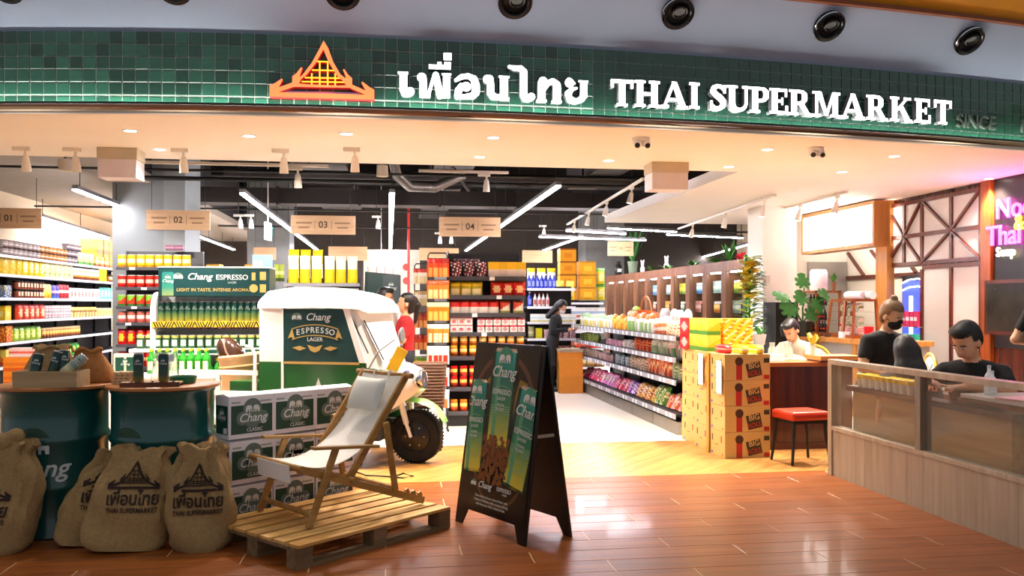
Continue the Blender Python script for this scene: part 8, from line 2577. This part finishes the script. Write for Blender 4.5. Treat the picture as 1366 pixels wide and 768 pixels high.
    if mask:
        Q = [('ell', Hd(0, -.042, .058), (.062, .060, .052), .01, 0, rowsH), ('ell', Hd(0, -.075, .085), (.03, .03, .035), .02, 0, rowsH)]
        mm_ = sdf_mesh('face_mask', Q, .007, [cloth(mask)])
        bm = bmesh.new(); bm.from_mesh(mm_)
        bmesh.ops.delete(bm, geom=[v for v in bm.verts if (Hi @ v.co).y > -.015], context='VERTS'); bm.to_mesh(mm_); bm.free()
        link('face_mask', mm_, t)
        for s in (-1, 1):
            b = MB(); b.T = Hm; b.tube([(s * .058, -.03, .08), (s * .078, .01, .09)], .003, 5).build('mask_strap', cloth(mask), t)
    return t, Hm, Tm
# woman in red behind the tuk-tuk, facing left
person('person in a red shirt with dark tied hair behind the tuk-tuk', (.15, 9.25, 0), R(-86), head=(R(-4), 0), shirt='#b3161c', trousers='#22242c', skin='#d39a74', hair=('pony', '#1a1210'), scale=.91,
       arms=(((-.22, -.05, 1.12), (-.10, -.26, 1.14), (.4, -.8, .3)), ((.22, -.05, 1.12), (.12, -.26, 1.12), (-.3, -.8, .3))), sleeve=.7)
person('person in a white top half hidden behind the tuk-tuk windscreen', (-.07, 9.85, 0), R(58), head=(R(8), R(10)), shirt='#e6dcd4', trousers='#3a3a40', skin='#cf9570', hair=('short', '#1c1411'), scale=.95)
# woman in black reading
WX = atY(737, 430, 13.55).x
person('person in black with long hair and mask looking at a phone', (WX, 13.55, 0), R(66), lean=R(10), head=(R(28), 0), shirt='#17171c', trousers='#1c1c20', skin='#c98f70', hair=('long', '#1a1412'), mask='#d8d6d2', scale=.89, sleeve=1.,
       arms=(((-.21, -.06, 1.10), (-.06, -.30, 1.10), (.3, -.9, .2)), ((.21, -.06, 1.10), (.08, -.30, 1.12), (-.2, -.9, .2))))
pp = thing('phone', 'pale phone held by the person in black', 'phone', (WX + .32, 13.55 - .12, 1.02), R(72)); MB().box(-.05, .05, -.006, .006, -.02, .13).build('phone_body', m_tagw, pp)
#, m_blackm, None, (2.02, 11.02, .72)), 'black shoulder bag hanging at the side of the person in black', 'bag')
# customer at the dining counter
person('person in a pale T-shirt bent over the dining counter', (4.50, 9.0, 0), R(-58), seated=True, lean=R(16), head=(R(24), 0), shirt='#a39680', trousers='#33343c', skin='#d6a07a', hair=('short', '#1a1512'), scale=.97,
       arms=(((-.24, -.22, .82), (-.06, -.36, .90), (.5, -.7, .4)), ((.24, -.22, .80), (.05, -.40, .88), (-.4, -.8, .3))))
rattan((4.55, 9.04, 0), R(-58), 'round-backed rattan chair under the customer in pale T-shirt')
# waitress
person('person standing in black T-shirt and black mask with blond bun', (4.03, 6.76, 0), R(14), seated=True, seat=.62, reach=.22, lean=R(16), head=(R(10), R(8)), shirt='#1f1d1c', trousers='#1a1a1c', skin='#d7a683', hair=('bun', '#8a6844'), mask='#121214', scale=.98, res=.010,
       arms=(((-.25, -.12, .90), (-.18, -.34, .84), (.6, -.7, -.2)), ((.25, -.12, .90), (.18, -.34, .84), (-.4, -.8, -.2))))
STOOLS = [((4.03, 6.76, 0), 'dark tall stool under the masked person in black', .60)]
person('person seated with long dark hair seen from behind', (3.93, 6.10, 0), R(170), seated=True, seat=.33, reach=.30, lean=R(8), head=(R(10), 0), shirt='#5a5658', trousers='#2c2c34', skin='#d3a07c', hair=('back', '#2a2422'), scale=.97)
g_, gH, gT = person('person seated in black T-shirt with white chest print looking down', (4.10, 5.56, 0), R(-55), seated=True, seat=.37, reach=.26, lean=R(14), head=(R(20), R(-14)), shirt='#131315', trousers='#24242c', skin='#d49a76', hair=('short', '#1b1310'), scale=1.06, res=.010,
       arms=(((-.25, -.20, .78), (-.12, -.40, .80), (.3, -.9, 0)), ((.25, -.20, .78), (.06, -.40, .80), (-.4, -.8, 0))))
b = MB(); b.T = gT
b.hexa([(.03, -.118, .33), (.10, -.108, .33), (.10, -.100, .33), (.03, -.108, .33)], [(.03, -.112, .365), (.10, -.102, .365), (.10, -.094, .365), (.03, -.104, .365)]).build('chest_print', m_tagw, g_)
person('person standing in black, cut by right edge, bent elbow showing', (5.38, 6.40, 0), R(120), lean=R(6), shirt='#141416', trousers='#202024', skin='#d9a680', hair=('short', '#1b1310'), scale=1.0,
       arms=(((-.26, .10, 1.16), (-.16, -.16, 1.10), (.5, -.8, 0)), ((.26, .04, 1.10), (.16, -.18, 1.06), (-.4, -.8, 0))))
def stool(loc, lb, h):
    t = thing('dining_stool', lb, 'stool', loc, 0, 'dark dining stools')
    MB().lathe([(.16, h - .05), (.18, h - .04), (.18, h - .01), (.16, h)], 20).build('seat', m_mahx, t)
    for k in range(4):
        a = R(45 + 90 * k); MB().cyl((.11 * math.cos(a), .11 * math.sin(a), h - .04), (.16 * math.cos(a), .16 * math.sin(a), 0), .014, n=8).build('leg', m_blackm, t)
for q_ in STOOLS: stool(*q_)
stool((3.93, 6.10, 0), 'dark stool under the person with long dark hair', .32 * .97); stool((4.10, 5.56, 0), 'dark stool under the man in black with chest print', .36 * 1.06)
